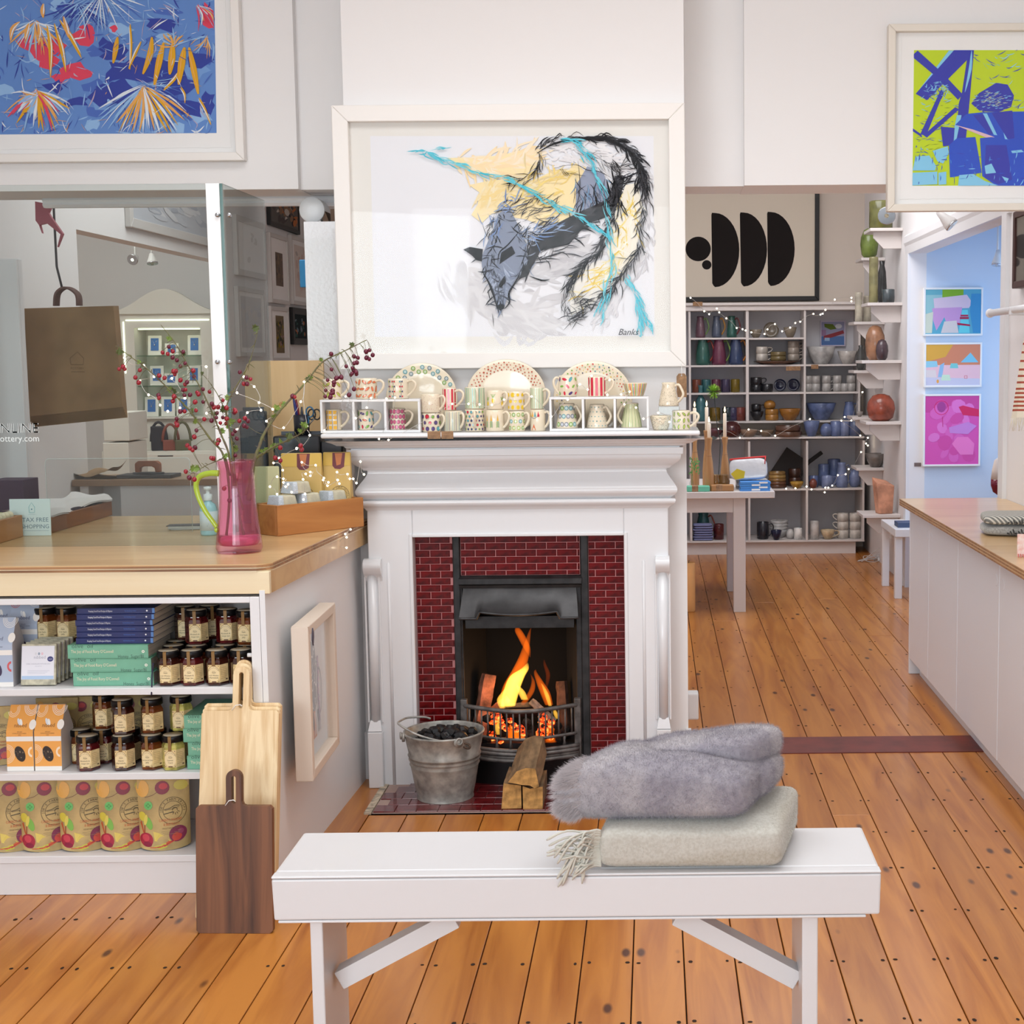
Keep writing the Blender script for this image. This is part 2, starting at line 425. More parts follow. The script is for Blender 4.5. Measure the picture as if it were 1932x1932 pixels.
# nails: two at every seam on every joist
m = MB(); r = random.Random(11)
def nails(x0, pitch, xa, xb, y0, dy, n):
    k = int((xa-x0)/pitch)
    while x0+k*pitch < xb:
        for j in range(n):
            for sg in (-1, 1):
                if r.random() < .07: continue
                x = x0+k*pitch+sg*r.uniform(.012, .022); y = y0+j*dy+r.uniform(-.006, .006)
                if HX0-.02 < x < HX1+.02 and y > HY0-.03 and y < 5.4: continue
                a, b = r.uniform(.0038, .0066), r.uniform(.005, .009)
                m.add([(x+a*cos(t*PI/3), y+b*sin(t*PI/3), .0006) for t in range(6)], [(0, 1, 2, 3, 4, 5)])
        k += 1
nails(xf, .1275, -2.3, 1.5, 3.19, .33, 7)
nails(xb_, .136, -.3, 1.6, 5.86, .352, 15)
nl = m.build('nail_heads', mat('old_nails', (46, 27, 15), .9), fl); nl['kind'] = 'stuff'
# dark red threshold strip
structure('trim_1', MB().box(-2.7, XR, YW, YWB-.016, -.016, .003), mat('red_threshold_paint', (112, 46, 38), .42, noise=(9, .18)))
# walls ------------------------------------------------------------
OX0, OX1, OZ = SCX-.395, SCX+.38, 1.02          # hole in the breast behind the surround
m = MB(); m.box(XBL, OX0, YB, YWB, 0, ZC); m.box(OX1, XBR, YB, YWB, 0, ZC); m.box(OX0, OX1, YB, YWB, OZ, ZC); m.box(OX0, OX1, YB+.45, YWB, 0, OZ)
structure('wall_chimney', m, WALL)
xl, xr = P(557, 180, YBEAM).x, P(1404, 180, YBEAM).x
structure('wall_lintel_left', MB().box(-2.75, xl, YBEAM, YWB, ZL, ZC).box(xl, XBL, YW, YWB-.001, ZL+.002, ZC), WALL)
structure('wall_lintel_right', MB().box(xr, XR, YBEAM, YWB, ZL, ZC).box(XBR, xr, YW, YWB-.001, ZL+.002, ZC), WALL)
# moulded end of the left lintel trim
m = MB(); prof = [(0, 0), (.05, 0), (.06, -.012), (.05, -.024), (.058, -.036), (.04, -.05), (0, -.05)]
x0 = P(633, 376, YW).x
m.prism([(u*.6, v*.7) for u, v in prof], -2.3, x0, lambda u, v, d: (d, YWB-.02-u, ZL+.001+v)); structure('trim_2', m, WSAT)
# glossy embossed pier left of the breast
ANA = mat('embossed_gloss_paper', (231, 226, 226), .2, bump=(70, .5, .004), coat=.5)
px0 = P(579, 600, 5.46).x; ZPIER = P(600, 418, 5.46).z
structure('wall_pier', MB().box(px0, XBL-.002, 5.46, YWB+.3, 0, ZPIER), ANA)
structure('wall_left', MB().box(-2.75, -2.62, -5.2, -2.4, 0, ZC).box(-2.75, -2.62, -.2, YWB, 0, ZC).box(-2.75, -2.62, -2.4, -.2, 0, .85).box(-2.75, -2.62, -2.4, -.2, 2.7, ZC), WALL)
structure('wall_front', MB().box(-2.75, 2.9, -5.3, -5.2, 0, .55).box(-2.75, 2.9, -5.3, -5.2, 2.95, ZC).box(-2.75, -2.45, -5.3, -5.2, .55, 2.95).box(1.85, 2.9, -5.3, -5.2, .55, 2.95), WALL)
structure('ceiling', MB().box(-4.3, 2.9, -5.3, 12, ZC, ZC+.1), WALL)
YJN, YJF = 6.89, 9.42                            # near and far jamb of the bay in the right wall
structure('wall_right', MB().box(XR, XR+.1, -5.2, YJN, 0, ZC).box(XR, XR+.1, YJF, 11.6, 0, ZC).box(XR, XR+.1, YJN, YJF, 2.14, ZC), WALL)
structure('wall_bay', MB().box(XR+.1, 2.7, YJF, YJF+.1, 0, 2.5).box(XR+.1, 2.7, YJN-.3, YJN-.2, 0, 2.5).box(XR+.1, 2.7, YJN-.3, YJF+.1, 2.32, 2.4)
          .box(2.62, 2.7, YJN-.3, 7.5, 0, 2.4).box(2.62, 2.7, 9.3, YJF, 0, 2.4).box(2.62, 2.7, 7.5, 9.3, 0, .82).box(2.62, 2.7, 7.5, 9.3, 2.1, 2.4), mat('daylight_tinted_paint', (204, 219, 236), .8))  # cool cast of the bay daylight put into the wall colour
m = MB(); m.box(2.6, 2.68, 7.5, 7.56, .82, 2.1).box(2.6, 2.68, 9.24, 9.3, .82, 2.1).box(2.6, 2.68, 7.5, 9.3, 2.04, 2.1).box(2.6, 2.68, 7.5, 9.3, .82, .88).box(2.61, 2.67, 7.5, 9.3, 1.44, 1.48).box(2.5, 2.72, 7.42, 9.38, .79, .82)
wn = structure('window_1', m, WSAT)
MB().box(2.638, 2.642, 7.56, 9.24, .88, 2.04).build('pane', clear_glass('window_glass'), wn)
# architrave of the bay opening (moulded, runs away from the camera)
m = MB(); ap = [(0, 0), (.018, 0), (.022, .05), (.03, .07), (.03, .11), (.014, .125), (0, .125)]
m.prism(ap, YJN-.12, YJF+.1, lambda u, v, d: (XR-u, d, 2.14+v)); structure('trim_3', m, WSAT)
structure('trim_4', MB().box(XR-.02, XR, YJF, YJF+.085, 0, 2.14), WSAT)
structure('trim_5', MB().box(XR-.02, XR, YJN-.09, YJN, 0, 2.14), WSAT)
structure('wall_back', MB().box(-.4, XR+.1, 11.5, 11.6, 0, ZC), mat('back_wall_paint', (216, 203, 190), .8))
structure('wall_partition', MB().box(-.42, -.36, YWB, 11.6, 0, ZC), WALL)
m = MB(); YO0, YO1 = PX(147, 500, XS).y, 9.55
m.box(XS-.1, XS, YWB, YO0, 0, ZC).box(XS-.1, XS, YO1, 11.8, 0, ZC).box(XS-.1, XS, YO0, YO1, 2.13, ZC)
structure('wall_store_left', m, WALL)
structure('wall_store_back', MB().box(XS-.1, -.36, 11.75, 11.85, 0, ZC), WALL)
structure('wall_nook', MB().box(-4.3, XS-.1, 10.3, 10.4, 0, ZC).box(-4.3, -4.2, 5.7, 10.3, 0, ZC).box(-4.3, XS-.1, 5.69, 5.75, 0, ZC), WALL)
structure('baseboard_chimney', MB().box(XBL-.015, SCX-.57, YB-.022, YB, 0, .17).box(SCX+.57, XBR+.01, YB-.022, YB, 0, .17), WSAT)
# ================================================================== BENCH
BX0, BX1, BY0, BY1, BZ = -.786, .452, 2.885, 3.165, .46
bn = thing('bench', 'long white painted wooden bench with plank legs standing in front of the fireplace', 'bench', ((BX0+BX1)/2, (BY0+BY1)/2, 0))
BP = mat('white_bench_paint', (217, 215, 216), .38, bump=(14, .3, .0015), stretch=(.25, 1, 1), coat=.15)
m = MB(); m.box(BX0, BX1, BY0+.03, BY1-.0, BZ-.03, BZ); bevel(m.build('seat', BP, bn, world=True), .006)
m = MB(); m.hexa([(BX0+.002, BY0+.004, BZ-.094), (BX1-.002, BY0+.004, BZ-.094), (BX1-.002, BY0+.028, BZ-.094), (BX0+.002, BY0+.028, BZ-.094),
                  (BX0, BY0+.001, BZ-.007), (BX1, BY0+.001, BZ-.007), (BX1, BY0+.028, BZ-.007), (BX0, BY0+.028, BZ-.007)])
bevel(m.build('apron', BP, bn, world=True), .004)
m = MB(); m.box(BX0, BX1, BY0, BY0+.0295, BZ-.0055, BZ-.0005); bevel(m.build('edge_bead', BP, bn, world=True), .0025)
m = MB(); m.box(BX0+.01, BX1-.03, BY0+.004, BY0+.028, BZ-.1, BZ-.0945); bevel(m.build('lower_bead', BP, bn, world=True), .002)
m = MB(); m.box(BX0+.002, BX1-.002, BY1-.025, BY1-.002, BZ-.094, BZ-.0305); bevel(m.build('rear_apron', BP, bn, world=True), .003)
for a, b in ((588, 612), (1513, 1543)):
    xa, xb2 = P(a, 1840, BY0+.03).x, P(b, 1840, BY0+.03).x
    m = MB(); m.box(xa, xb2, BY0+.0285, BY1-.026, 0, BZ-.0305); bevel(m.build('leg', BP, bn, world=True), .003)
for (ax, ay, bx_, by_) in ((640, 1850, 850, 1738), (1505, 1850, 1285, 1733)):
    a, b = P(ax, ay, 2.99), P(bx_, by_, 2.99); dx, dz = b.x-a.x, b.z-a.z; l = math.hypot(dx, dz); nx, nz = -dz/l*.02, dx/l*.02
    b = b+Vector((dx, 0, dz))*.04; s = 1 if nz > 0 else -1
    m = MB(); m.prism([(a.x-nx, a.z-nz), (b.x-nx, b.z-nz), (b.x+nx, b.z+nz), (a.x+nx, a.z+nz)], 2.985, 3.035)
    bevel(m.build('brace', BP, bn, world=True), .002)
# ---------------- folded throws on the bench
def pw(x, e): return math.copysign(abs(x)**e, x)
def superq(mb, fn, e1=.3, e2=.3, nu=48, nv=28, amp=.0, fr=3., seed=0):
    """soft box: unit superellipsoid (x,y,z in -1..1) bent into place by fn"""
    from mathutils import noise
    vs, fs = [], []
    for j in range(nv+1):
        ph = -PI/2+PI*j/nv
        for i in range(nu):
            th = 2*PI*i/nu
            x, y, z = pw(cos(ph), e1)*pw(cos(th), e2), pw(cos(ph), e1)*pw(sin(th), e2), pw(sin(ph), e1)
            q = Vector(fn(x, y, z))
            if amp:
                nn = noise.noise(q*fr*4+Vector((seed, 0, 0))); q = q + Vector((x, y, z)).normalized()*nn*amp
            vs.append(q)
    for j in range(nv):
        for i in range(nu):
            k = (i+1) % nu; fs.append((j*nu+i, j*nu+k, (j+1)*nu+k, (j+1)*nu+i))
    return mb.add(vs, fs, True)
def quadmap(fl, fr, bl, br, z0, z1, zb=0.):
    """corners in plan, heights; x -1 left 1 right, y -1 front 1 back"""
    def f(x, y, z):
        u, v = (x+1)/2, (y+1)/2
        p = [(fl[i]*(1-u)+fr[i]*u)*(1-v)+(bl[i]*(1-u)+br[i]*u)*v for i in range(2)]
        a = z0(u, v) if callable(z0) else z0; b = z1(u, v) if callable(z1) else z1
        return (p[0], p[1], a+(b-a)*(z+1)/2)
    return f
def fuzz(base, count, ln, wd, seed, name, m, parent, zmin=-9, lean=(0, 0, -.2), curl=.6):
    me = base.data; r = random.Random(seed)
    tri = []; acc = []; tot = 0.
    for p in me.polygons:
        vs = [me.vertices[i].co for i in p.vertices]
        for k in range(1, len(vs)-1):
            a = geometry.area_tri(vs[0], vs[k], vs[k+1])
            if a > 0 and (vs[0].z+vs[k].z+vs[k+1].z)/3 > zmin: tot += a; tri.append((vs[0], vs[k], vs[k+1], p.normal)); acc.append(tot)
    import bisect
    V, Fc = [], []; ln_ = Vector(lean)
    for _ in range(count):
        t = tri[bisect.bisect(acc, r.random()*tot) % len(tri)]; u, v = r.random(), r.random()
        if u+v > 1: u, v = 1-u, 1-v
        p = t[0]*(1-u-v)+t[1]*u+t[2]*v
        d = (t[3]*1.0+ln_+Vector((r.uniform(-1, 1), r.uniform(-1, 1), r.uniform(-1, 1)))*curl).normalized()
        s = d.cross(Vector((r.uniform(-1, 1), r.uniform(-1, 1), r.uniform(-1, 1)))).normalized()*wd*.5
        L_ = ln*r.uniform(.5, 1.2); k = len(V); V += [p-s, p+s, p+d*L_]; Fc.append((k, k+1, k+2))
    m2 = bpy.data.meshes.new(name); m2.from_pydata([tuple(v) for v in V], [], Fc); m2.materials.append(m)
    o = bpy.data.objects.new(name, m2); COL.objects.link(o); o.parent = parent; o['kind'] = 'stuff'; return o
def wool(name, c1, c2, sc, bands=None, rough=.95):
    m, nt, b = NT(name); N, L = nt.nodes, nt.links
    tc = N.new('ShaderNodeTexCoord'); n = N.new('ShaderNodeTexNoise'); n.inputs['Scale'].default_value = sc; n.inputs['Detail'].default_value = 6
    L.new(tc.outputs['Object'], n.inputs['Vector'])
    rp = N.new('ShaderNodeValToRGB'); rp.color_ramp.elements[0].color = C(*c2); rp.color_ramp.elements[1].color = C(*c1)
    rp.color_ramp.elements[0].position = .38; rp.color_ramp.elements[1].position = .6
    L.new(n.outputs['Fac'], rp.inputs[0]); out = rp.outputs[0]
    if bands:
        wv = N.new('ShaderNodeTexNoise'); wv.inputs['Scale'].default_value = 1.; mp = N.new('ShaderNodeMapping'); mp.inputs['Scale'].default_value = bands[2]
        mp.inputs['Location'].default_value = bands[3]
        L.new(tc.outputs['Object'], mp.inputs[0]); L.new(mp.outputs[0], wv.inputs['Vector']); wv.inputs['Detail'].default_value = 1
        r2 = N.new('ShaderNodeValToRGB'); r2.color_ramp.elements[0].position = .44; r2.color_ramp.elements[1].position = .56
        r2.color_ramp.elements[0].color = C(*bands[0]); r2.color_ramp.elements[1].color = C(*bands[1])
        L.new(wv.outputs['Fac'], r2.inputs[0]); mx = N.new('ShaderNodeMix'); mx.data_type = 'RGBA'; mx.inputs[0].default_value = .62
        L.new(out, mx.inputs[6]); L.new(r2.outputs[0], mx.inputs[7]); out = mx.outputs[2]
    L.new(out, b.inputs['Base Color']); b.inputs['Roughness'].default_value = rough; b.inputs['Specular IOR Level'].default_value = .1
    b.inputs['Sheen Weight'].default_value = .3
    return m
# cream throw, lower
cr = thing('throw_blanket', 'cream wool throw with twisted tassels, folded flat on the bench under the grey one', 'blanket', (.07, 3.03, BZ))
CRM = wool('cream_wool', (196, 192, 182), (166, 157, 143), 160, ((196, 192, 183), (174, 166, 152), (2, 3, 14), (0, 0, 0)))
m = MB()
xl0, xl1 = P(1128, 1600, 2.9).x, P(1474, 1600, 2.9).x
superq(m, quadmap((xl0, 2.895), (xl1, 2.892), (xl0+.03, 3.155), (xl1+.062, 3.155), BZ+.0015, lambda u, v: BZ+.088+.022*v*u), .32, .13, 64, 26, .003, 3)
co = m.build('body', CRM, cr, world=True)
fuzz(co, 26000, .0035, .0005, 3, 'pile', CRM, cr)
r = random.Random(5); TM = mat('cream_cord', (200, 196, 184), .9)
for i in range(42):
    t = i/41; zt = BZ+.082-.074*t
    a = Vector((xl0+.006, 2.9+.012*(1-abs(2*t-1)), zt+.002)); ex, ey = r.uniform(1050, 1100), r.uniform(1590, 1675)
    if i % 5 == 0: ex, ey = r.uniform(1028, 1050), r.uniform(1585, 1620)
    yv = 2.888-.02*r.random()
    e = P(ex, ey, yv); e.z = max(e.z, BZ-.045) if e.y < 2.884 else max(e.z, BZ+.003)
    if e.z < BZ+.004: e.y = 2.8795-r.uniform(0, .004)
    mid = (a+e)/2+Vector((-.012, -.012-.01*r.random(), .016*(1-t)+.004)); mid.z = max(mid.z, BZ+.006)
    pts = smoothcurve([a, a+Vector((-.014, -.006, .003)), mid, e], 5)
    for p in pts:
        if p.y > 2.8805 and p.z < BZ+.004: p.z = BZ+.004
    m = MB(); m.tube(pts, [.0025]*(len(pts)-3)+[.0029, .0029, .0014], 5); m.build('tassel', TM, cr, world=True)
# grey mohair throw, upper
gr = thing('throw_blanket', 'grey lilac mohair throw with a brushed pile, folded on top of the cream one', 'blanket', (.03, 3.04, BZ+.09))
GRY = wool('grey_mohair', (174, 167, 171), (140, 133, 141), 60, ((178, 171, 173), (146, 140, 149), (7, 9, 2.0), (.35, .2, 0)))
m = MB()
a0 = P(1036, 1500, 2.93).x; a1 = P(1402, 1500, 2.9).x
superq(m, quadmap((a0, 2.945), (a1, 2.9), (a0+.1, 3.13), (a1+.1, 3.14), lambda u, v: BZ+.089+.016*u*v-.012*max(0, .25-u)*4*(1-v), lambda u, v: BZ+.222+.0*u-.03*max(0, u-.6)*2.2*(1-v)-.02*max(0, .2-u)*5), .52, .27, 72, 36, .007, 3, 2)
superq(m, quadmap((a0+.17, 3.0), (a1+.02, 2.985), (a0+.2, 3.14), (a1+.118, 3.15), BZ+.165, lambda u, v: BZ+.226+.03*u), .6, .4, 56, 26, .004, 3, 7)
superq(m, quadmap((a1-.06, 2.98), (a1+.05, 2.985), (a1-.02, 3.14), (a1+.112, 3.15), BZ+.112, BZ+.192), .65, .45, 40, 22, .004, 3, 9)
go = m.build('body', GRY, gr, world=True)
fuzz(go, 95000, .0085, .0005, 8, 'pile', GRY, gr, curl=.9)
# eyelash fringe on the left end, two layers
FR = mat('mohair_fringe', (190, 180, 181), .95)
m = MB(); r = random.Random(9); vs_ = go.data.vertices; g0 = Vector(gr.location); xm_ = min(v.co.x for v in vs_)
ends = [v for v in vs_ if v.co.x < xm_+.05+.35*(v.co.y+.1)*.4 and v.co.z > .004 and v.normal.x < -.05]
for i in range(5200):
    v = r.choice(ends); b = v.co+Vector((r.uniform(-.003, .006), r.uniform(-.006, .006), r.uniform(-.004, .004)))
    d = (v.normal*.8+Vector((-r.uniform(.4, 1), r.uniform(-.5, .2), r.uniform(-.8, .15)))).normalized()*r.uniform(.01, .024); sd = Vector((0, .4, 1)).normalized()*.00045
    m.add([g0+b-sd, g0+b+sd, g0+b+d], [(0, 1, 2)])
fo = m.build('fringe', FR, gr, world=True); fo['kind'] = 'stuff'
# ================================================================== FIREPLACE SURROUND
YF = 5.07
def fz(y, Y=YF): return P(966, y, Y).z
fp = thing('fireplace_surround', 'white gloss painted wooden fireplace surround with deep moulded mantel', 'fireplace', (SCX, YF, 0))
hw = (P(1261, 1000, YF).x-P(693, 1000, YF).x)/2; FXC = (P(1261, 1000, YF).x+P(693, 1000, YF).x)/2
ox0, ox1 = P(778, 1014, YF).x, P(1177, 1010, YF).x
ozt = P(966, 1012, YF).z
def usweep(name, prof, mtl, parent, side=None):
    """profile (z, d) run along the front and returned to the wall on both ends; d grows outward"""
    m = MB(); n = len(prof)
    for z, d in prof:
        ds = d
        m.v += [Vector((FXC-hw-ds, YB+.002, z)), Vector((FXC-hw-ds, YF-d, z)), Vector((FXC+hw+ds, YF-d, z)), Vector((FXC+hw+ds, YB+.002, z))]
    for j in range(n-1):
        for k in range(3): m.f.append((4*j+k, 4*j+k+1, 4*j+k+5, 4*j+k+4)); m.mi.append(0); m.sm.append(False); m.col.append(None)
    for q in ((0, 1, 2, 3), (4*n-1, 4*n-2, 4*n-3, 4*n-4)): m.f.append(q); m.mi.append(0); m.sm.append(False); m.col.append(None)
    o = m.build(name, mtl, parent, world=True); return o
def curve2(p, k=5): return [(v.x, v.y) for v in smoothcurve([(a, b, 0) for a, b in p], k)]
# upright boards and header
zh = fz(958)
m = MB(); m.box(FXC-hw, ox0, YF, YB-.001, 0, zh).box(ox1, FXC+hw, YF, YB-.001, 0, zh).box(ox0, ox1, YF, YB-.001, ozt, zh)
bevel(m.build('frame_board', WHITE, fp, world=True), .004)
# thin bead round the opening
m = MB(); b = .012
m.box(ox0-b, ox0, YF-.006, YF+.004, 0, ozt+b).box(ox1, ox1+b, YF-.006, YF+.004, 0, ozt+b).box(ox0, ox1, YF-.006, YF+.004, ozt, ozt+b)
bevel(m.build('opening_bead', WHITE, fp, world=True), .003)
usweep('lower_moulding', curve2([(fz(961), .001), (fz(956), .008), (fz(951), .022), (fz(946), .026), (fz(942), .024)], 4)+[(fz(941), .008)], WHITE, fp)
fr = [(fz(941.5), .006)] + curve2([(fz(937), .018), (fz(930), .03), (fz(922), .031), (fz(912), .02), (fz(902), .006), (fz(893), -.004), (fz(886), -.005)], 5) + \
     [(fz(885), .006)] + curve2([(fz(880), .014), (fz(874), .03), (fz(866), .043), (fz(858), .045)], 4) + [(fz(857), .052), (fz(845), .052), (fz(844.5), .04), (fz(842), .04)]
usweep('frieze', fr, WHITE, fp)
usweep('bed_moulding', [(fz(843), .042), (fz(841), .055), (fz(838), .06), (fz(836.5), .075)]+curve2([(fz(836), .08), (fz(832), .092), (fz(829), .105)], 3)+[(fz(827), .112)], WHITE, fp)
YSH = YF-.165; zs0, zs1 = P(966, 824.5, YSH).z, P(966, 815.5, YSH).z
sx0, sx1 = P(604, 822, YSH).x, P(1321, 816, YSH).x
m = MB(); m.box(sx0, sx1, YSH, YB-.001, zs0, zs1); bevel(m.build('mantel_shelf', WHITE, fp, world=True), .006)
ZM = zs1
# side pilasters: corbel, slim half-round shaft, base block
for s, xa, xb in ((-1, 694, 716), (1, 1240, 1262)):
    x0, x1 = P(xa, 1200, YF).x, P(xb, 1200, YF).x; xc = (x0+x1)/2
    ztop, zc2, zb1, zb2, zp_ = fz(1052), fz(1078), fz(1358), fz(1376), fz(1376)
    m = MB(); cp = curve2([(0, zc2-.03), (.008, zc2-.012), (.024, zc2), (.037, zc2+.02), (.036, ztop-.012), (.02, ztop), (0, ztop+.002)], 5)
    m.prism([(a, b) for a, b in cp], x0-.004, x1+.012*(s < 0)-.0*(s > 0)+.004, lambda u, v, d: (d, YF-u, v))
    m.build('corbel', WHITE, fp, world=True)
    m = MB(); m.lathe([(.017, zb1+.0), (.017, zc2-.006)], 20, (xc, YF+.002, 0)); m.build('shaft', WHITE, fp, world=True)
    for q in ((-.0275, -.021), (.021, .0275)):
        m = MB(); m.box(xc+q[0], xc+q[1], YF-.006, YF+.002, zb1-.004, zc2-.012); bevel(m.build('fillet', WHITE, fp, world=True), .002)
    m = MB(); e = .024
    m.add([(xc-e+.006, YF-.012, zb1+.004), (xc+e-.006, YF-.012, zb1+.004), (xc+e, YF-.03, zb2+.004), (xc-e, YF-.03, zb2+.004), (xc-e+.006, YF+.01, zb1+.004), (xc+e-.006, YF+.01, zb1+.004), (xc+e, YF+.01, zb2), (xc-e, YF+.01, zb2)],
          [(0, 1, 5, 4), (3, 2, 1, 0), (0, 4, 7, 3), (1, 2, 6, 5)]); m.build('shaft_foot', WHITE, fp, world=True, weld=True)
    m = MB(); m.box(xc-e-.002, xc+e+.002, YF-.032, YF+.002, 0, zb2+.002); bevel(m.build('plinth_block', WHITE, fp, world=True), .004)
# vertical mouldings on the uprights
for xq in (P(738, 1250, YF).x, P(1216, 1250, YF).x):
    m = MB(); m.lathe([(.006, .0), (.006, fz(1062)), (0, fz(1058))], 12, (xq, YF+.001, 0)); m.build('bead', WHITE, fp, world=True)
# ------------------------------------------------------------------ hearth
YT = YF+.045                                  # plane of the tile slips
ht = thing('hearth', 'dark red glazed tile hearth slab on the floor under the fire', 'hearth', (SCX, 4.9, 0))
GROUT = mat('pale_grout', (176, 150, 140), .8); HT = mat('red_hearth_tile', (104, 26, 30), .2, noise=(30, .25), coat=.4)
MB().box(HX0+.022, HX1-.022, HY0+.008, YF+.2, .0002, .004).build('mortar_bed', GROUT, ht, world=True)
MB().box(HX0-.004, HX0+.02, HY0, YF-.002, .0002, .007).build('edge_strip', mat('worn_cream_strip', (196, 180, 158), .7, noise=(40, .3)), ht, world=True)
MB().box(HX1-.02, HX1+.004, HY0, YF-.002, .0002, .007).build('edge_strip', MATS['worn_cream_strip'], ht, world=True)
tm = MB().box(-.0352, .0352, -.0352, .0352, .0, .0045); tme = tm.mesh('hearth_tile', HT)
for j in range(6):
    for i in range(15):
        x = HX0+.024+.036+.0715*i-(.036 if j % 2 else 0); y = HY0+.044+.0715*j
        if x-.036 < HX0+.018 or x+.036 > HX1-.016 or (y+.03 > YF and not (ox0 < x < ox1)): continue
        o = piece('tile', tme, ht, Vector((x, y, .0034))-Vector(ht.location)); bevel(o, .0012, 1)
# ------------------------------------------------------------------ cast iron insert with brick-tile slips
ins = thing('fireplace_insert', 'black cast iron fire grate with a hood between deep red tiled cheeks', 'fireplace', (SCX, YT, 0))
IRON = mat('cast_iron', (44, 43, 44), .5, .35, noise=(25, .35), bump=(60, .15)); IRON2 = mat('grate_iron', (104, 98, 95), .5, .4, noise=(30, .3)); SOOT = mat('soot', (3, 3, 3), 1.)
SLIP = mat('slip_grout', (186, 120, 120), .6); TILE = mat('red_glazed_tile', (98, 8, 12), .22, noise=(35, .45)); TILE.node_tree.nodes['Principled BSDF'].inputs['Specular IOR Level'].default_value = .22
def tz(y): return P(966, y, YT).z
def tx(x): return P(x, 1200, YT).x
panels = [(ox0+.001, P(858, 1200, YT).x, 0., ozt-.003, 0), (P(1112, 1200, YT).x, ox1-.001, 0., ozt-.003, 1), (P(869, 1050, YT).x, P(1094, 1050, YT).x, P(966, 1085, YT).z, ozt-.003, 2)]
th = .0246
meshes = {}
for a, b, z0, z1, k in panels:
    MB().box(a, b, YT, YT+.02, z0, z1).build('tile_backing', SLIP, ins, world=True)
    row = 0; z = z1
    while z > z0+.004:
        zl = max(z-th, z0); L_ = .0715; x = a-(L_*(.5 if row % 2 else 0))-(.012 if k == 1 else .02); row += 1
        while x < b:
            c0, c1 = max(x, a)+.0015, min(x+L_, b)-.0015; x += L_
            if c1-c0 < .006: continue
            key = (round(c1-c0, 4), round(z-zl, 4))
            if key not in meshes:
                w2, h2 = (c1-c0)/2, (z-zl)/2-.0012; q = .0018
                meshes[key] = MB().add([(-w2, 0, -h2), (w2, 0, -h2), (w2, 0, h2), (-w2, 0, h2), (-w2+q, -.003, -h2+q), (w2-q, -.003, -h2+q), (w2-q, -.003, h2-q), (-w2+q, -.003, h2-q)],
                                       [(4, 5, 6, 7), (0, 1, 5, 4), (1, 2, 6, 5), (2, 3, 7, 6), (3, 0, 4, 7)]).mesh('tile', TILE)
            piece('tile', meshes[key], ins, Vector(((c0+c1)/2, YT-.0002, (z+zl)/2))-Vector(ins.location), (rnd.uniform(-.012, .012), 0, 0))
        z -= th
ix0, ix1, ux0, ux1 = P(858, 1200, YT).x, P(1112, 1200, YT).x, P(868, 1050, YT).x, P(1095, 1050, YT).x
m = MB(); m.box(ix0, ux0, YT-.012, YT+.015, 0, ozt-.002).box(ux1, ix1, YT-.012, YT+.015, 0, ozt-.002); bevel(m.build('upright', IRON, ins, world=True), .004)
zc1, zc0 = tz(1088), tz(1103)
m = MB(); m.prism([(0, zc0-.012), (.014, zc0-.01), (.016, zc0), (.026, zc0+.006), (.026, zc1-.004), (.012, zc1), (0, zc1+.004)], ux0-.004, ux1+.004, lambda u, v, d: (d, YT-u, v)); m.build('crossbar', IRON, ins, world=True)
gx0, gx1 = P(876, 1250, YT).x, P(1088, 1250, YT).x
m = MB(); zt_ = zc0-.004; m.box(ux0-.002, gx0, YT-.008, YT+.02, 0, zt_).box(gx1, ux1+.002, YT-.008, YT+.02, 0, zt_); bevel(m.build('inner_frame', IRON, ins, world=True), .003)
# hood: sloping canopy with a scalloped lower lip
hx0, hx1 = P(871, 1150, YT-.06).x, P(1086, 1150, YT-.06).x
def hoodp(u, v):
    x = hx0+(hx1-hx0)*u; t = v; flare = (u-.5)*.018*t
    dip = .0
    if .16 < u < .84: dip = .014+.010*(abs(u-.5)/.34)**2
    z = P(966, 1108, YT).z + (P(966, 1166, YT-.07).z-P(966, 1108, YT).z)*t + dip*t**3
    return (x+flare, YT-.012-.062*t**1.3-.012*sin(PI*u)*t, z)
m = MB(); m.grid(hoodp, 40, 8, flip=True); m.grid(lambda u, v: tuple(Vector(hoodp(u, v))+Vector((0, .012, -.004))), 40, 8)
m.tube([Vector(hoodp(i/40, 1.0))+Vector((0, -.001, 0)) for i in range(41)], .0045, 6); m.build('hood', mat('hood_iron', (62, 61, 62), .42, .4, noise=(12, .3), bump=(90, .12)), ins, world=True)
m = MB(); m.box(hx0+.008, hx1-.008, YT-.03, YT+.02, tz(1182), tz(1160)); m.build('hood_back', IRON, ins, world=True)
# firebox
gz = tz(1400)
m = MB(); yb = YT+.26; fx0, fx1 = gx0, gx1; bx0, bx1 = gx0+.05, gx1-.05; zt2 = tz(1104); 
m.add([(fx0, YT, 0), (bx0, yb, 0), (bx0, yb-.03, zt2), (fx0, YT, zt2)], [(0, 1, 2, 3)]); m.add([(fx1, YT, 0), (bx1, yb, 0), (bx1, yb-.03, zt2), (fx1, YT, zt2)], [(3, 2, 1, 0)])
m.add([(bx0, yb, 0), (bx1, yb, 0), (bx1, yb-.03, zt2), (bx0, yb-.03, zt2)], [(0, 1, 2, 3)]); m.add([(fx0, YT, zt2), (fx1, YT, zt2), (bx1, yb, zt2), (bx0, yb, zt2)], [(0, 1, 2, 3)])
m.build('firebox', SOOT, ins, world=True)
m = MB(); m.box(gx0, gx1, YT+.002, yb-.004, gz-.025, gz-.005); m.build('bottom_grate', IRON, ins, world=True)
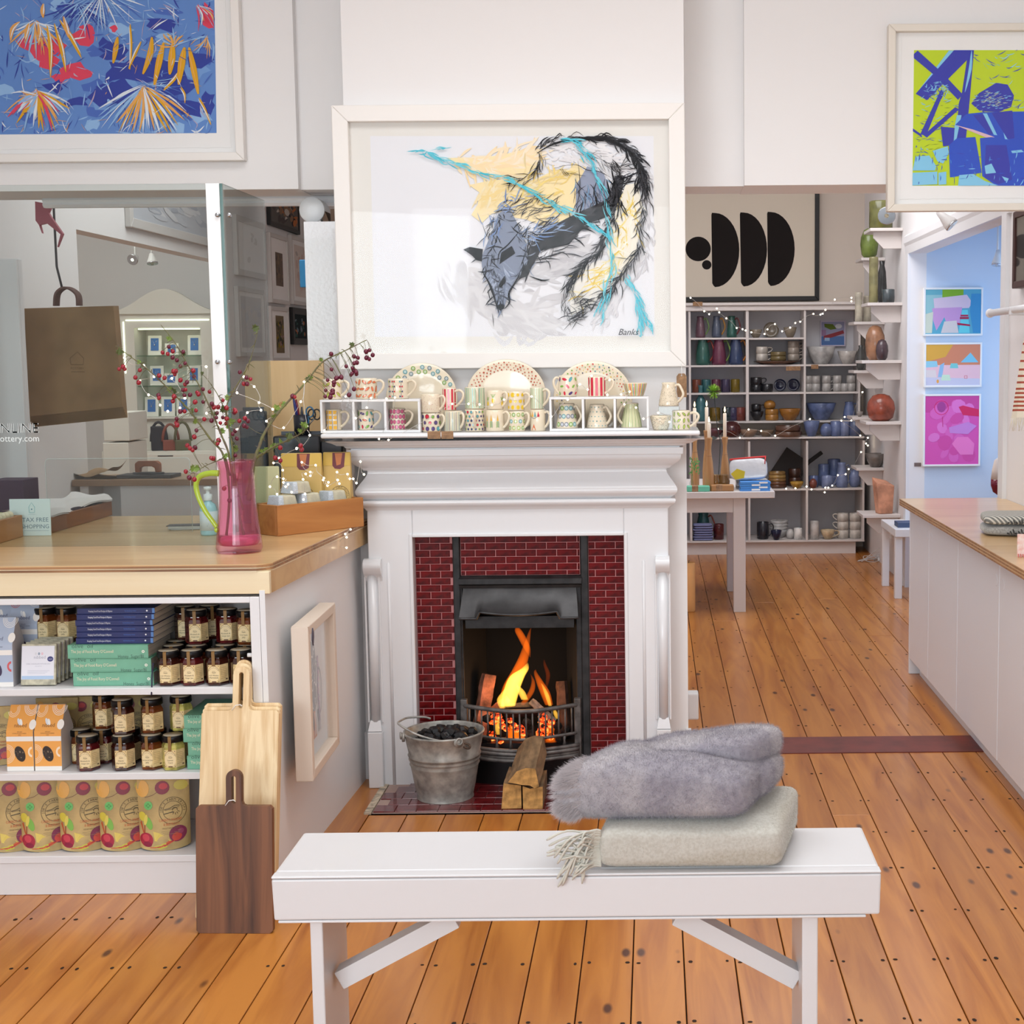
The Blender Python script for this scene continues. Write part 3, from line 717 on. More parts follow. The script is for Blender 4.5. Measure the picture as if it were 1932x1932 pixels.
# bowed front bars
def bow(u, y, o=0.): return Vector((gx0-.004+(gx1-gx0+.008)*u, YT-.02-.055*(4*u*(1-u))**.8-o, 0))
za, zb_, zd = P(966, 1338, YT-.06).z, P(966, 1391, YT-.06).z, P(966, 1411, YT-.07).z
def wav(u): return .006*cos(u*2*PI)*.9
for z, rr, nm in ((za, .008, 'top_rail'), (zb_, .006, 'lower_rail')):
    m = MB(); m.tube([bow(i/32, 0)+Vector((0, 0, z+wav(i/32))) for i in range(33)], rr, 8); m.build(nm, IRON2, ins, world=True)
bar = None
for i in range(1, 18):
    u = i/18; b0 = bow(u, 0); m = MB(); m.tube([b0+Vector((0, 0, zb_+wav(u))), b0+Vector((0, 0, za+wav(u)))], .0034, 6); m.build('bar', IRON2, ins, world=True)
for u in (.12, .3, .42, .58, .7, .88):
    b0 = bow(u, 0); m = MB(); m.tube([b0+Vector((0, 0, zd)), b0+Vector((0, -.002, (zb_+zd)/2)), b0+Vector((0, 0, zb_))], [.008, .004, .007], 6); m.build('spindle', IRON2, ins, world=True)
m = MB()
for k, (dz, o) in enumerate(((0, .012), (-.012, .016), (-.024, .012), (-.034, .02))):
    m.tube([bow(i/32, 0, o)+Vector((0, 0, zd-.004+dz+wav(i/32)*.6)) for i in range(33)], .0075, 8)
m.build('base_rail', IRON2, ins, world=True)
m = MB(); m.grid(lambda u, v: tuple(bow(u, 0, .012*(1-v))+Vector((0, 0, (zd-.036)*(1-v)+.0045*v))), 24, 3, flip=False); m.build('ash_cover', mat('ash_cover_iron', (34, 33, 34), .3, .4), ins, world=True)
for x in (gx0-.002, gx1+.002):
    m = MB(); m.box(x-.012, x+.012, YT-.03, YT-.006, 0.004, za+.028); bevel(m.build('bar_post', IRON2, ins, world=True), .003)
# ------------------------------------------------------------------ fire: logs, embers, flames
def logpiece(name, text, a, b, r0, seed, m_, sides=7):
    r = random.Random(seed); a, b = Vector(a), Vector(b); c = (a+b)/2
    o = thing(name, text, 'log', c); mb = MB(); n = 9; ax = (b-a); L_ = ax.length; ax = ax.normalized()
    u = ax.cross(Vector((0, 1, .2))).normalized(); w_ = ax.cross(u); prof = [r0*r.uniform(.75, 1.2) for _ in range(sides)]
    vs, fs = [], []
    for i in range(n+1):
        for k in range(sides):
            an = 2*PI*k/sides; q = prof[k]*r.uniform(.93, 1.07)*(1 if 0 < i < n else .93)
            vs.append(a+ax*L_*i/n+(u*cos(an)+w_*sin(an))*q)
    for i in range(n):
        for k in range(sides): fs.append((i*sides+k, i*sides+(k+1) % sides, (i+1)*sides+(k+1) % sides, (i+1)*sides+k))
    fs += [tuple(range(sides))[::-1], tuple(n*sides+k for k in range(sides))]
    mb.add(vs, fs); mb.build('log_body', m_, o, world=True); return o
CHAR = mat('charred_wood', (30, 24, 22), .9, noise=(40, .6), bump=(60, .8, .004)); BARKR = mat('heated_bark', (150, 92, 70), .85, noise=(22, .5), bump=(50, .8, .004)); GREYW = mat('silvered_wood', (120, 108, 100), .85, noise=(30, .5))
G = lambda x, y, dy: P(x, y, YT+dy)
logpiece('fire_log', 'reddish barked log standing at the left of the fire', G(902, 1390, .06), G(922, 1272, .1), .033, 1, BARKR, 5)
logpiece('fire_log', 'black charred log lying across the top of the fire', G(952, 1341, .05), G(1018, 1338, .07), .024, 2, CHAR, 8)
logpiece('fire_log', 'silver grey burning log leaning at the right of the fire', G(1002, 1322, .05), G(1046, 1362, .03), .016, 3, GREYW, 6)
logpiece('fire_log', 'dark log standing against the right cheek of the fire', G(1066, 1385, .09), G(1060, 1285, .13), .026, 4, mat('dark_bark', (84, 58, 46), .9, noise=(25, .5)), 6)
logpiece('fire_log', 'pale log end tilted above the left of the grate', G(925, 1345, .1), G(960, 1318, .12), .016, 5, BARKR, 6)
def ember_mat():
    m, nt, b = NT('embers'); N, L = nt.nodes, nt.links
    tc = N.new('ShaderNodeTexCoord'); n = N.new('ShaderNodeTexNoise'); n.inputs['Scale'].default_value = 48; n.inputs['Detail'].default_value = 3
    L.new(tc.outputs['Object'], n.inputs['Vector']); rp = N.new('ShaderNodeValToRGB'); e = rp.color_ramp.elements
    e[0].position = .42; e[0].color = (0, 0, 0, 1); e[1].position = .72; e[1].color = C(255, 190, 90); q = e.new(.55); q.color = C(255, 70, 20)
    L.new(n.outputs['Fac'], rp.inputs[0]); L.new(rp.outputs[0], b.inputs['Emission Color']); b.inputs['Emission Strength'].default_value = 2.2
    b.inputs['Base Color'].default_value = C(26, 20, 18); b.inputs['Roughness'].default_value = .95; return m
EMB = ember_mat(); MATS['embers'] = EMB; r = random.Random(21)
for i in range(46):
    x = r.uniform(900, 1070); y = r.uniform(1352, 1400); dy = r.uniform(-.035, .07); c = G(x, y, dy); c.z = max(c.z, gz+.004)
    o = MB(); rr = r.uniform(.011, .02); o.lathe([(0, -rr*.8), (rr*.8, -rr*.5), (rr, .1*rr), (rr*.6, rr*.7), (0, rr*.8)], 6, (0, 0, 0), 1, r.uniform(.7, 1), a0=r.random()*3, smooth=False)
    hot = (925 < x < 990 or 1015 < x < 1050)
    ob = o.build('coal', EMB if hot else CHAR, None, loc=c, rot=(r.random(), r.random(), r.random()))
    label(ob, 'glowing red coal burning in the fire grate' if hot else 'dark unlit coal lying in the fire grate', 'coal', 'glowing coals in the grate' if hot else 'dark coals in the grate')
def flame_mat(name, c, s):
    m, nt, b = NT(name); N, L = nt.nodes, nt.links; N.remove(b)
    e = N.new('ShaderNodeEmission'); e.inputs[0].default_value = C(*c); e.inputs[1].default_value = s
    L.new(e.outputs[0], N['Material Output'].inputs['Volume']); return m
FO, FY = flame_mat('flame_orange', (255, 108, 16), 30), flame_mat('flame_yellow', (255, 190, 70), 75)
fire = thing('fire', 'orange and yellow flames rising from the logs in the grate', 'fire', G(985, 1345, .05))
def flame(pts, mt, nm):
    """pts: (x, y, width px, dy) along the tongue"""
    m = MB(); q = smoothcurve([(p[0], p[1], p[2]) for p in pts], 6); vs, fs = [], []; n = 12; dy0 = pts[0][3]
    for i, p in enumerate(q):
        c = P(p.x, p.y, YT+dy0+.012*sin(i*.25)); hw_ = max(p.z, .05)/2/546.
        for k in range(n): a = 2*PI*k/n; vs.append(c+Vector((hw_*cos(a), hw_*.75*sin(a), 0)))
    for i in range(len(q)-1):
        for k in range(n): fs.append((i*n+k, i*n+(k+1) % n, (i+1)*n+(k+1) % n, (i+1)*n+k))
    fs += [tuple(range(n)), tuple((len(q)-1)*n+k for k in range(n))]
    m.add(vs, fs, True); m.build(nm, mt, fire, world=True, weld=True)
flame([(958, 1332, 30, .02), (966, 1300, 32, .02), (976, 1276, 30, .02), (990, 1262, 16, .02), (996, 1250, 1, .02)], FY, 'flame')
flame([(950, 1328, 20, .02), (962, 1295, 28, .02), (978, 1265, 26, .02), (988, 1240, 20, .02), (994, 1215, 12, .02), (1000, 1190, 4, .02), (1003, 1184, 0, .02)], FO, 'flame')
flame([(1000, 1240, 2, .03), (994, 1222, 14, .03), (986, 1205, 16, .03), (978, 1190, 14, .03), (975, 1181, 2, .03)], FO, 'flame')
flame([(1036, 1330, 16, .02), (1028, 1306, 20, .02), (1018, 1286, 14, .02), (1010, 1268, 6, .02), (1012, 1262, 0, .02)], FO, 'flame')
flame([(1038, 1332, 7, .02), (1032, 1312, 9, .02), (1024, 1294, 4, .02), (1020, 1288, 0, .02)], FY, 'flame')
flame([(990, 1320, 14, .03), (984, 1306, 15, .03), (978, 1296, 8, .03), (974, 1290, 0, .03)], FY, 'flame')
flame([(1052, 1356, 8, .0), (1048, 1346, 9, .0), (1046, 1338, 4, .0), (1045, 1333, 0, .0)], FY, 'flame')
flame([(1040, 1400, 22, -.01), (1036, 1384, 20, -.01), (1042, 1370, 12, -.01), (1040, 1360, 0, -.01)], FO, 'flame')
flame([(972, 1396, 40, 0), (972, 1384, 34, 0), (966, 1374, 16, 0), (960, 1366, 0, 0)], FO, 'flame')
flame([(940, 1386, 8, -.01), (938, 1370, 10, -.01), (941, 1358, 5, -.01), (942, 1350, 0, -.01)], FY, 'flame')
flame([(985, 1330, 12, .05), (1002, 1306, 12, .05), (1006, 1286, 7, .05), (1000, 1270, 0, .05)], FO, 'flame')
flame([(1030, 1300, 4, .06), (1034, 1274, 9, .06), (1028, 1254, 6, .06), (1026, 1242, 0, .06)], flame_mat('flame_faint', (255, 96, 20), 9), 'flame')
flame([(948, 1336, 12, .01), (944, 1320, 14, .01), (952, 1304, 8, .01), (956, 1296, 0, .01)], FY, 'flame')
l = bpy.data.lights.new('fire_light', 'POINT'); l.energy = 1.3; l.color = (1, .5, .2); l.shadow_soft_size = .05
lo = bpy.data.objects.new('fire_light', l); COL.objects.link(lo); lo.location = G(985, 1300, .05)
# ================================================================== COAL BUCKET AND LOGS
cb = PZ(836, 1512, .008); cb.y += .06
Yb = cb.y
bk = thing('coal_bucket', 'galvanised steel bucket full of coal on the hearth tiles', 'bucket', cb)
GALV = mat('galvanised_steel', (166, 164, 158), .5, .4, noise=(26, .22), bump=(40, .12))
sc = Yb/2770
rb, rt, hb = 54*sc, 76*sc, P(836, 1378, Yb).z-.008
m = MB(); z1, z2 = .62*hb, .55*hb
R = lambda z: rb+(rt-rb)*z/hb
pr = [(rb-.002, .0), (rb+.001, -.003), (rb+.001, .003), (rb-.001, .008)]
for z in (.2, .4): pr.append((R(z*hb), z*hb))
for zz in (.52, .60, .66): pr += [(R(zz*hb)-.0005, zz*hb-.007), (R(zz*hb)+.003, zz*hb), (R(zz*hb)-.0005, zz*hb+.007)]
pr += [(R(.85*hb), .85*hb), (rt-.001, hb-.008), (rt+.003, hb-.004), (rt+.003, hb+.001), (rt-.001, hb+.002), (rt-.004, hb-.004), (R(.6*hb)-.004, .6*hb), (rb-.004, .012), (0, .012)]
m.lathe(pr, 56); m.build('bucket_body', GALV, bk)
# two lugs and the lowered wire handle
lx = lambda a: Vector((rt*cos(a), rt*sin(a), hb-.012))
al, ar = math.radians(197), math.radians(-62)
for a in (al, ar):
    q = lx(a)*1.0; m = MB(); m.lathe([(0, -.004), (.016, -.004), (.016, .004), (0, .004)], 14, axis='Y'); o = m.build('lug', GALV, bk, loc=q+Vector((cos(a)*.004, sin(a)*.004, 0)), rot=(0, 0, a-PI/2))
    m = MB(); m.tube([(.011*cos(t*PI/6), 0, .011*sin(t*PI/6)) for t in range(12)], .0028, 6, True); m.build('eye_ring', GALV, bk, loc=q+Vector((cos(a)*.012, sin(a)*.012, .006)), rot=(0, 0, a-PI/2))
hp = [P(755, 1360, Yb-.02), P(752, 1366, Yb-.09), P(778, 1382, Yb-.11), P(805, 1392, Yb-.11), P(832, 1398, Yb-.10), P(848, 1397, Yb-.088)]
m = MB(); m.tube([v-Vector(cb) for v in smoothcurve(hp, 6)], .0036, 8); m.build('handle', GALV, bk)
hp = [P(755, 1360, Yb-.02), P(770, 1354, Yb+.02), P(800, 1353, Yb+.04), P(812, 1356, Yb+.05)]
m = MB(); m.tube([v-Vector(cb) for v in smoothcurve(hp, 6)], .0036, 8); m.build('handle', GALV, bk)
hk = [P(848, 1396, Yb-.09), P(858, 1398, Yb-.1), P(870, 1406, Yb-.1), P(884, 1412, Yb-.1), P(886, 1406, Yb-.1), P(876, 1402, Yb-.1)]
m = MB(); m.tube([v-Vector(cb) for v in smoothcurve(hk, 5)], .004, 7); m.build('hook', mat('rusty_iron', (96, 78, 66), .7, .4, noise=(60, .4)), bk)
COAL = mat('coal', (26, 25, 26), .5, noise=(30, .5), bump=(50, .6, .003)); r = random.Random(4)
for i in range(34):
    a, q = r.random()*2*PI, math.sqrt(r.random())*(rt-.035); rr = r.uniform(.018, .03)
    z = hb-.036+.028*(1-(q/rt)**2)+r.uniform(-.008, .006)
    m = MB(); m.sphere((0, 0, 0), rr, 6, 4, (1, r.uniform(.7, 1), r.uniform(.6, .8)))
    o = m.build('coal', COAL, None, loc=Vector(cb)+Vector((q*cos(a), q*sin(a), z)), rot=(r.random(), r.random(), r.random()*3))
    for p in o.data.polygons: p.use_smooth = False
    label(o, 'black lump of coal heaped in the galvanised bucket', 'coal', 'coal heaped in the bucket')
# three split logs in front of the grate
ENDW = mat('sawn_log_end', (196, 150, 88), .85, noise=(40, .25), bump=(60, .5, .002)); BARK = mat('split_bark', (128, 102, 74), .9, noise=(30, .4), bump=(45, .9, .005), stretch=(1, .3, 1))
def splitlog(text, pts, yf, ln, nudge=0., skew=(0, 0)):
    c = P(sum(p[0] for p in pts)/len(pts), max(p[1] for p in pts), yf)
    o = thing('split_log', text, 'log', c); q = [P(x, y, yf) for x, y in pts]; n = len(q)
    cx = sum(v.x for v in q)/n; cz = sum(v.z for v in q)/n
    m = MB(); k = 6; r = random.Random(len(text)); vs, fs = [], []
    for i in range(k+1):
        t = i/k; 
        for v in q: 
            s = 1+r.uniform(-.03, .03)*(i > 0); vs.append((cx+(v.x-cx)*s+skew[0]*t, yf+ln*t, max(cz+(v.z-cz)*s+skew[1]*t, .005)))
    for i in range(k):
        for j in range(n): fs.append((i*n+(j+1) % n, i*n+j, (i+1)*n+j, (i+1)*n+(j+1) % n))
    fs.append(tuple(k*n+j for j in range(n))); m.add(vs, fs); m.build('bark', BARK, o, world=True, weld=True)
    m = MB(); tr = geometry.tessellate_polygon([[Vector((v.x, v.z, 0)) for v in q]])
    m.add([(v.x, yf-.0006, v.z) for v in q], [tuple(t) for t in tr]); m.build('sawn_end', ENDW, o, world=True)
zb = PZ(965, 1526, .0085).y
splitlog('left lower split log standing on the hearth, square sawn end', [(946, 1526), (984, 1525), (983, 1482), (950, 1478)], zb, .2)
splitlog('right lower split log standing on the hearth beside the blankets', [(987, 1527), (1024, 1526), (1024, 1484), (1000, 1488), (986, 1483)], zb, .2)
splitlog('upper split log lying ridge up across two lower logs', [(958, 1476), (975, 1455), (992, 1449), (1010, 1450), (1017, 1484), (1008, 1487), (1000, 1482), (985, 1481)], zb-.01, .21, skew=(.012, .055))
# ================================================================== FRAMED PICTURES
GLASS = clear_glass('picture_glass', (254, 254, 254), 1., .02, 1.18)
def frame(text, loc, w, h, rail, depth, m_frame, matw=.0, mat_m=None, rz=0., rot=None, glass=True, cat='picture', back=None, group=None, recess=.012, name='framed_picture'):
    """frame centred on its back face; local u=x, v=z, faces -y.  returns thing and y of the picture plane"""
    t = thing(name, text, cat, loc, rz, group, rot)
    m = MB(); O = [(-w/2, -h/2), (w/2, -h/2), (w/2, h/2), (-w/2, h/2)]; I = [(-w/2+rail, -h/2+rail), (w/2-rail, -h/2+rail), (w/2-rail, h/2-rail), (-w/2+rail, h/2-rail)]
    for k in range(4):
        a, b, c, d = O[k], O[(k+1) % 4], I[(k+1) % 4], I[k]
        m.hexa([(p[0], 0, p[1]) for p in (a, b, c, d)][::-1] + [(p[0], -depth, p[1]) for p in (a, b, c, d)][::-1])
    bevel(m.build('frame', m_frame, t), min(.003, rail*.12))
    yp = -depth+recess
    m = MB(); m.box(-w/2+rail*.7, w/2-rail*.7, yp, -.001, -h/2+rail*.7, h/2-rail*.7); m.build('mount_board', mat_m or PAPER, t)
    if glass:
        m = MB(); g = -depth+recess*.45; m.box(-w/2+rail*.9, w/2-rail*.9, g, g+.002, -h/2+rail*.9, h/2-rail*.9); m.build('pane', GLASS, t)
    return t, yp
FRW = mat('white_frame_paint', (236, 231, 226), .42)
# ---- charcoal drawing over the mantel
c0, c1 = P(640.5, 699, YB-.04), P(1291.5, 192, YB-.04)
fw_, fh_ = c1.x-c0.x, c1.z-c0.z-.006; fc = Vector(((c0.x+c1.x)/2, YB-.001, (c0.z+c1.z)/2))
fx, yp = frame('large white framed charcoal and pastel drawing of a curled fox above the mantel', fc, fw_, fh_, .055, .042, FRW, mat_m=mat('ivory_mount', (230, 227, 221), .8), recess=.028)
YA_ = fc.y+yp
A = Art(5e-6)
zz = lambda p: (p[0]*.352+640, -(p[1]*.352+180))
def zp(pts, c): A.poly([zz(p) for p in pts], c)
def zs(pts, w_, c, k=4, taper=.8, jit=0): A.stroke([zz(p) for p in pts], w_*.352, c, taper, k, jit*.352)
zp([(166, 218), (1685, 218), (1690, 1290), (190, 1294)], (232, 232, 236))
r = random.Random(2)
def along(path, t):
    q = t*(len(path)-1); i = min(int(q), len(path)-2); f = q-i
    return path[i][0]*(1-f)+path[i+1][0]*f, path[i][1]*(1-f)+path[i+1][1]*f
def hairy(path, n, ln, spread, cols, wd=(2, 6), ang=None, da=.7):
    wd = (wd[0]*.6, wd[1]*.62)
    for _ in range(n):
        t = r.random(); x, y = along(path, t); x2, y2 = along(path, min(1, t+.05)); x3, y3 = along(path, max(0, t-.05))
        a = (math.atan2(y2-y3, x2-x3) if ang is None else ang)+r.gauss(0, da)
        L_ = ln*r.uniform(.35, 1.15); x += r.gauss(0, spread); y += r.gauss(0, spread)
        x, y = min(max(x, 200), 1660), min(max(y, 232), 1270)
        mx, my = x+cos(a)*L_/2+r.gauss(0, L_*.08), y+sin(a)*L_/2+r.gauss(0, L_*.08)
        zs([(x, y), (mx, my), (min(x+cos(a)*L_, 1682), max(222, min(y+sin(a)*L_, 1285)))], r.uniform(*wd), r.choice(cols), 3, .9)
def smudge(path, n, ln, spread, col, wd):
    for _ in range(n*2):
        f = r.uniform(0, .5); c = tuple(col[i]*(1-f)+243*f for i in range(3)); hairy(path, 1, ln, spread, [c], wd, None, .5)
smudge([(620, 950), (760, 1080), (900, 1180), (1060, 1200)], 110, 150, 55, (206, 204, 207), (20, 60))
smudge([(980, 980), (1150, 900), (1300, 840)], 60, 120, 40, (190, 188, 192), (20, 50))
smudge([(1640, 340), (1670, 600), (1650, 840), (1560, 960)], 50, 90, 18, (196, 194, 198), (10, 26))
smudge([(1500, 1060), (1400, 1180)], 30, 80, 30, (214, 212, 216), (10, 30))
YW_ = (246, 226, 178)
for p in ([(575, 335), (760, 332), (880, 318), (960, 296), (1040, 278), (1078, 330), (1060, 384), (1000, 424), (930, 446), (840, 428), (750, 412), (660, 384)],
          [(696, 480), (780, 462), (900, 446), (980, 430), (1060, 500), (950, 566), (862, 596), (806, 644), (764, 684), (708, 640), (742, 584), (752, 520)],
          [(880, 590), (1000, 474), (1150, 402), (1232, 398), (1300, 330), (1336, 420), (1262, 590), (1226, 690), (1100, 702), (1000, 664), (900, 650)]): zp(p, YW_)
smudge([(620, 350), (820, 380), (1040, 320)], 40, 150, 22, (245, 218, 172), (16, 36)); smudge([(740, 620), (830, 520), (1000, 470)], 36, 120, 28, (240, 214, 150), (12, 30))
hairy([(920, 600), (1080, 520), (1230, 430)], 60, 110, 55, [(240, 216, 140), (236, 208, 130), (226, 206, 160)], (6, 18))
smudge([(1080, 300), (1300, 300), (1450, 360), (1560, 400)], 50, 120, 45, (225, 222, 224), (14, 34))
zp([(1270, 480), (1330, 380), (1420, 420), (1450, 540), (1400, 600), (1300, 640), (1268, 600)], (150, 158, 178))
hairy([(1300, 600), (1340, 480), (1420, 520)], 60, 90, 34, [(110, 130, 160), (96, 98, 108), (128, 160, 190), (60, 62, 68)], (4, 12), 1.3, .5)
zp([(1000, 890), (1020, 810), (1100, 722), (1232, 652), (1330, 606), (1440, 556), (1478, 430), (1532, 430), (1506, 560), (1440, 650), (1322, 692), (1232, 800), (1080, 832), (1010, 968), (960, 985)], (66, 66, 70))
hairy([(980, 960), (1060, 840), (1230, 740), (1330, 650), (1450, 580), (1500, 440)], 190, 110, 26, [(40, 40, 44), (58, 58, 62), (84, 84, 90), (30, 30, 33)], (4, 16))
zp([(1535, 480), (1600, 468), (1625, 600), (1592, 850), (1522, 945), (1460, 905), (1436, 840), (1476, 640)], (238, 232, 216)); zp([(1400, 880), (1505, 905), (1480, 1005), (1352, 1122), (1240, 1182), (1232, 1020), (1300, 920)], (232, 229, 222))
hairy([(1560, 500), (1550, 700), (1500, 880), (1400, 960), (1300, 1060)], 110, 110, 26, [(240, 218, 130), (228, 198, 96), (236, 224, 180), (245, 240, 225)], (6, 18))
zp([(760, 872), (790, 800), (824, 720), (850, 640), (905, 590), (962, 700), (1004, 800), (1008, 900), (942, 992), (905, 1060), (884, 1140), (850, 1152), (834, 1090), (808, 1012), (772, 962)], (134, 143, 163))
hairy([(840, 900), (880, 980), (870, 1080)], 60, 80, 30, [(120, 132, 156), (88, 94, 108), (150, 160, 182), (170, 180, 200)], (6, 18))
hairy([(850, 640), (820, 760), (800, 880), (830, 1020), (850, 1120)], 70, 80, 16, [(52, 52, 56), (74, 78, 88), (40, 40, 44)], (4, 14))
hairy([(780, 800), (860, 600), (960, 560)], 46, 90, 22, [(112, 140, 190), (140, 164, 205), (66, 66, 72)], (4, 12))
hairy([(960, 760), (1060, 720), (1170, 700)], 60, 110, 28, [(120, 150, 200), (60, 60, 66), (158, 178, 210), (44, 44, 48)], (4, 12), -.15, .4)
hairy([(900, 640), (1000, 640), (1090, 600)], 46, 90, 26, [(60, 60, 64), (84, 84, 88)], (3, 8), -.5, .4)
for p in ([(664, 826), (700, 812), (770, 824), (764, 890), (736, 884), (712, 858)], [(868, 842), (925, 806), (944, 846), (906, 872), (858, 906)], [(852, 1020), (872, 986), (888, 966), (892, 1000), (868, 1032)], [(842, 1128), (866, 1116), (888, 1124), (884, 1142), (862, 1154)]): zp(p, (38, 38, 42))
zs([(765, 940), (805, 1010), (835, 1095), (850, 1150)], 12, (44, 44, 48)); zs([(1000, 905), (945, 1000), (910, 1060), (912, 1110), (885, 1145)], 12, (40, 40, 44)); zs([(850, 900), (860, 840), (905, 800), (990, 700)], 9, (44, 44, 48))
hairy([(940, 990), (1010, 900), (1000, 800), (960, 720)], 60, 70, 16, [(38, 38, 42), (60, 60, 66), (150, 160, 180)], (4, 12))
for pth, n, w_ in (([(1066, 296), (1120, 256), (1190, 236), (1260, 224), (1340, 222)], 60, (4, 12)), ([(1330, 224), (1430, 226), (1530, 270), (1590, 330), (1625, 400), (1622, 470)], 170, (6, 18)), ([(1610, 380), (1645, 470), (1640, 560), (1606, 700), (1612, 820), (1540, 930)], 110, (3, 9)),
                  ([(1070, 300), (1080, 350), (1060, 400), (1000, 450), (930, 470)], 40, (3, 8)), ([(1470, 440), (1500, 580), (1440, 700), (1400, 830)], 90, (4, 14)), ([(1400, 830), (1310, 910), (1236, 1000)], 80, (4, 12)), ([(1230, 1000), (1218, 1100), (1222, 1195), (1262, 1196)], 34, (3, 7)),
                  ([(1520, 950), (1460, 1040), (1350, 1130), (1260, 1196)], 80, (4, 12)), ([(1240, 1120), (1290, 1090), (1300, 1150)], 20, (3, 6)), ([(1270, 300), (1380, 330), (1500, 420)], 26, (2, 5)), ([(1180, 400), (1260, 430), (1280, 520)], 18, (2, 5)), ([(1450, 320), (1480, 400), (1560, 380)], 24, (3, 8))):
    hairy(pth, n, 90, 9, [(28, 28, 30), (46, 46, 50), (70, 70, 74)], w_, None, .35)
zs([(1060, 310), (1150, 260), (1280, 232), (1420, 232), (1530, 282), (1600, 350), (1618, 450)], 16, (34, 34, 36)); zs([(1180, 380), (1270, 372), (1330, 400), (1400, 410), (1470, 450)], 4, (50, 50, 54)); zs([(1280, 350), (1290, 500), (1260, 640)], 4, (60, 60, 64)); zs([(1130, 880), (1150, 820)], 4, (60, 60, 64))
TQ = [(96, 196, 214), (120, 206, 220), (74, 186, 206)]
for pth, n, sp in (([(610, 278), (520, 290), (450, 297)], 10, 4), ([(450, 297), (540, 340), (700, 400), (880, 440)], 40, 5), ([(880, 440), (980, 490), (1150, 580), (1300, 660), (1420, 742)], 60, 7), ([(1150, 228), (1260, 238), (1330, 330), (1390, 470), (1440, 640), (1462, 820), (1452, 960)], 70, 9), ([(1452, 960), (1440, 1060), (1410, 1140)], 22, 14), ([(1524, 945), (1600, 1080), (1680, 1240)], 34, 5), ([(1590, 1070), (1620, 1170), (1622, 1262)], 34, 10)):
    hairy(pth, n, 90, sp, TQ, (5, 14), None, .12)
A.text('Banks', *zz((1548, 1284)), 17, (70, 70, 74), sx=.95, slant=.35)
A.build('drawing', INKM, fx, onpx(YA_), world=True)
# ---- palm print, upper left (runs out of the frame on both sides)
YP = YBEAM-.035
tl, br = P(-170, -150, YP), P(461.5, 303, YP)
pc = Vector(((tl.x+br.x)/2, YBEAM-.001, (tl.z+br.z)/2)); pw_, ph_ = br.x-tl.x, tl.z-br.z
pl, yp = frame('white framed blue, orange and red screen print of palm fronds, upper left', pc, pw_, ph_, .03, .04, FRW, recess=.026)
A = Art(5e-6); k1 = 1/2.927
zz = lambda p: (p[0]*k1, -p[1]*k1)
def zp(pts, c): A.poly([zz(p) for p in pts], c)
def zs(pts, w_, c, k=3, taper=.9): A.stroke([zz(p) for p in pts], w_*k1, c, taper, k)
X0, X1, T0, B0 = -420, 1188, -330, 738
zp([(X0, T0), (X1-8, T0), (1197, 735), (X0, B0+8)], (104, 143, 206)); r = random.Random(12)
cl = lambda x, y: (min(max(x, X0+4), 1180+y*.018), min(max(y, T0+3), 734))
DB, MB2, LB, WT, OR, GO, RD = (60, 74, 160), (82, 112, 190), (150, 188, 230), (226, 232, 240), (232, 170, 96), (226, 168, 44), (226, 76, 100)
def blob(cx, cy, rx, ry, c, n=9):
    zp([cl(cx+rx*cos(2*PI*i/n)*r.uniform(.45, 1.25), cy+ry*sin(2*PI*i/n)*r.uniform(.45, 1.25)) for i in range(n)], c)
for _ in range(50): blob(r.uniform(X0, 1180), r.uniform(T0, 730), r.uniform(30, 90), r.uniform(20, 60), r.choice([MB2, LB, MB2, (120, 160, 216)]))
for cx, cy, rx, ry in ((250, 250, 120, 90), (150, 240, 60, 50), (480, 180, 90, 70), (430, 400, 90, 60), (330, 430, 60, 30), (1150, 90, 50, 80), (630, 160, 26, 20), (260, 330, 70, 50), (-200, 100, 90, 90)): blob(cx, cy, rx, ry, RD)
for cx, cy, rx, ry in ((700, 390, 170, 80), (880, 380, 160, 100), (640, 300, 90, 60), (560, 520, 80, 60), (650, 500, 110, 70), (1060, 600, 110, 60), (420, 560, 70, 40), (900, 130, 120, 50), (450, 60, 110, 50), (1090, 330, 80, 70), (300, 480, 60, 40), (980, 480, 90, 60), (580, 250, 60, 40), (1150, 560, 40, 80)): blob(cx, cy, rx, ry, DB, 11)
def fan(cx, cy, a0, a1, n, l0, l1, cols, wd, sp=6, droop=0):
    for i in range(n):
        a = a0+(a1-a0)*(i+r.uniform(-.3, .3))/n; L_ = r.uniform(l0, l1)
        e = cl(cx+cos(a)*L_, cy+sin(a)*L_+droop); mid = cl(cx+cos(a)*L_*.55+r.gauss(0, sp), cy+sin(a)*L_*.5+r.gauss(0, sp))
        zs([cl(cx+r.gauss(0, 5), cy+r.gauss(0, 5)), mid, e], r.uniform(*wd), r.choice(cols))
for _ in range(420):
    x, y, a, L_ = r.uniform(X0, 1180), r.uniform(T0, 730), r.choice([.4, 1.2, 1.9, 2.6])+r.gauss(0, .35), r.uniform(25, 110)
    zs([cl(x, y), cl(x+cos(a)*L_/2+r.gauss(0, 6), y+sin(a)*L_/2), cl(x+cos(a)*L_, y+sin(a)*L_)], r.uniform(2, 9), r.choice([LB, WT, MB2, DB, LB, DB, (190, 170, 190)]))
fan(200, 120, 2.9, .2, 34, 90, 210, [LB, OR, WT, LB], (5, 14)); fan(430, 20, .0, PI, 30, 80, 240, [MB2, LB, DB], (4, 10)); fan(560, -40, .3, 2.8, 26, 120, 300, [LB, MB2, WT], (3, 9))
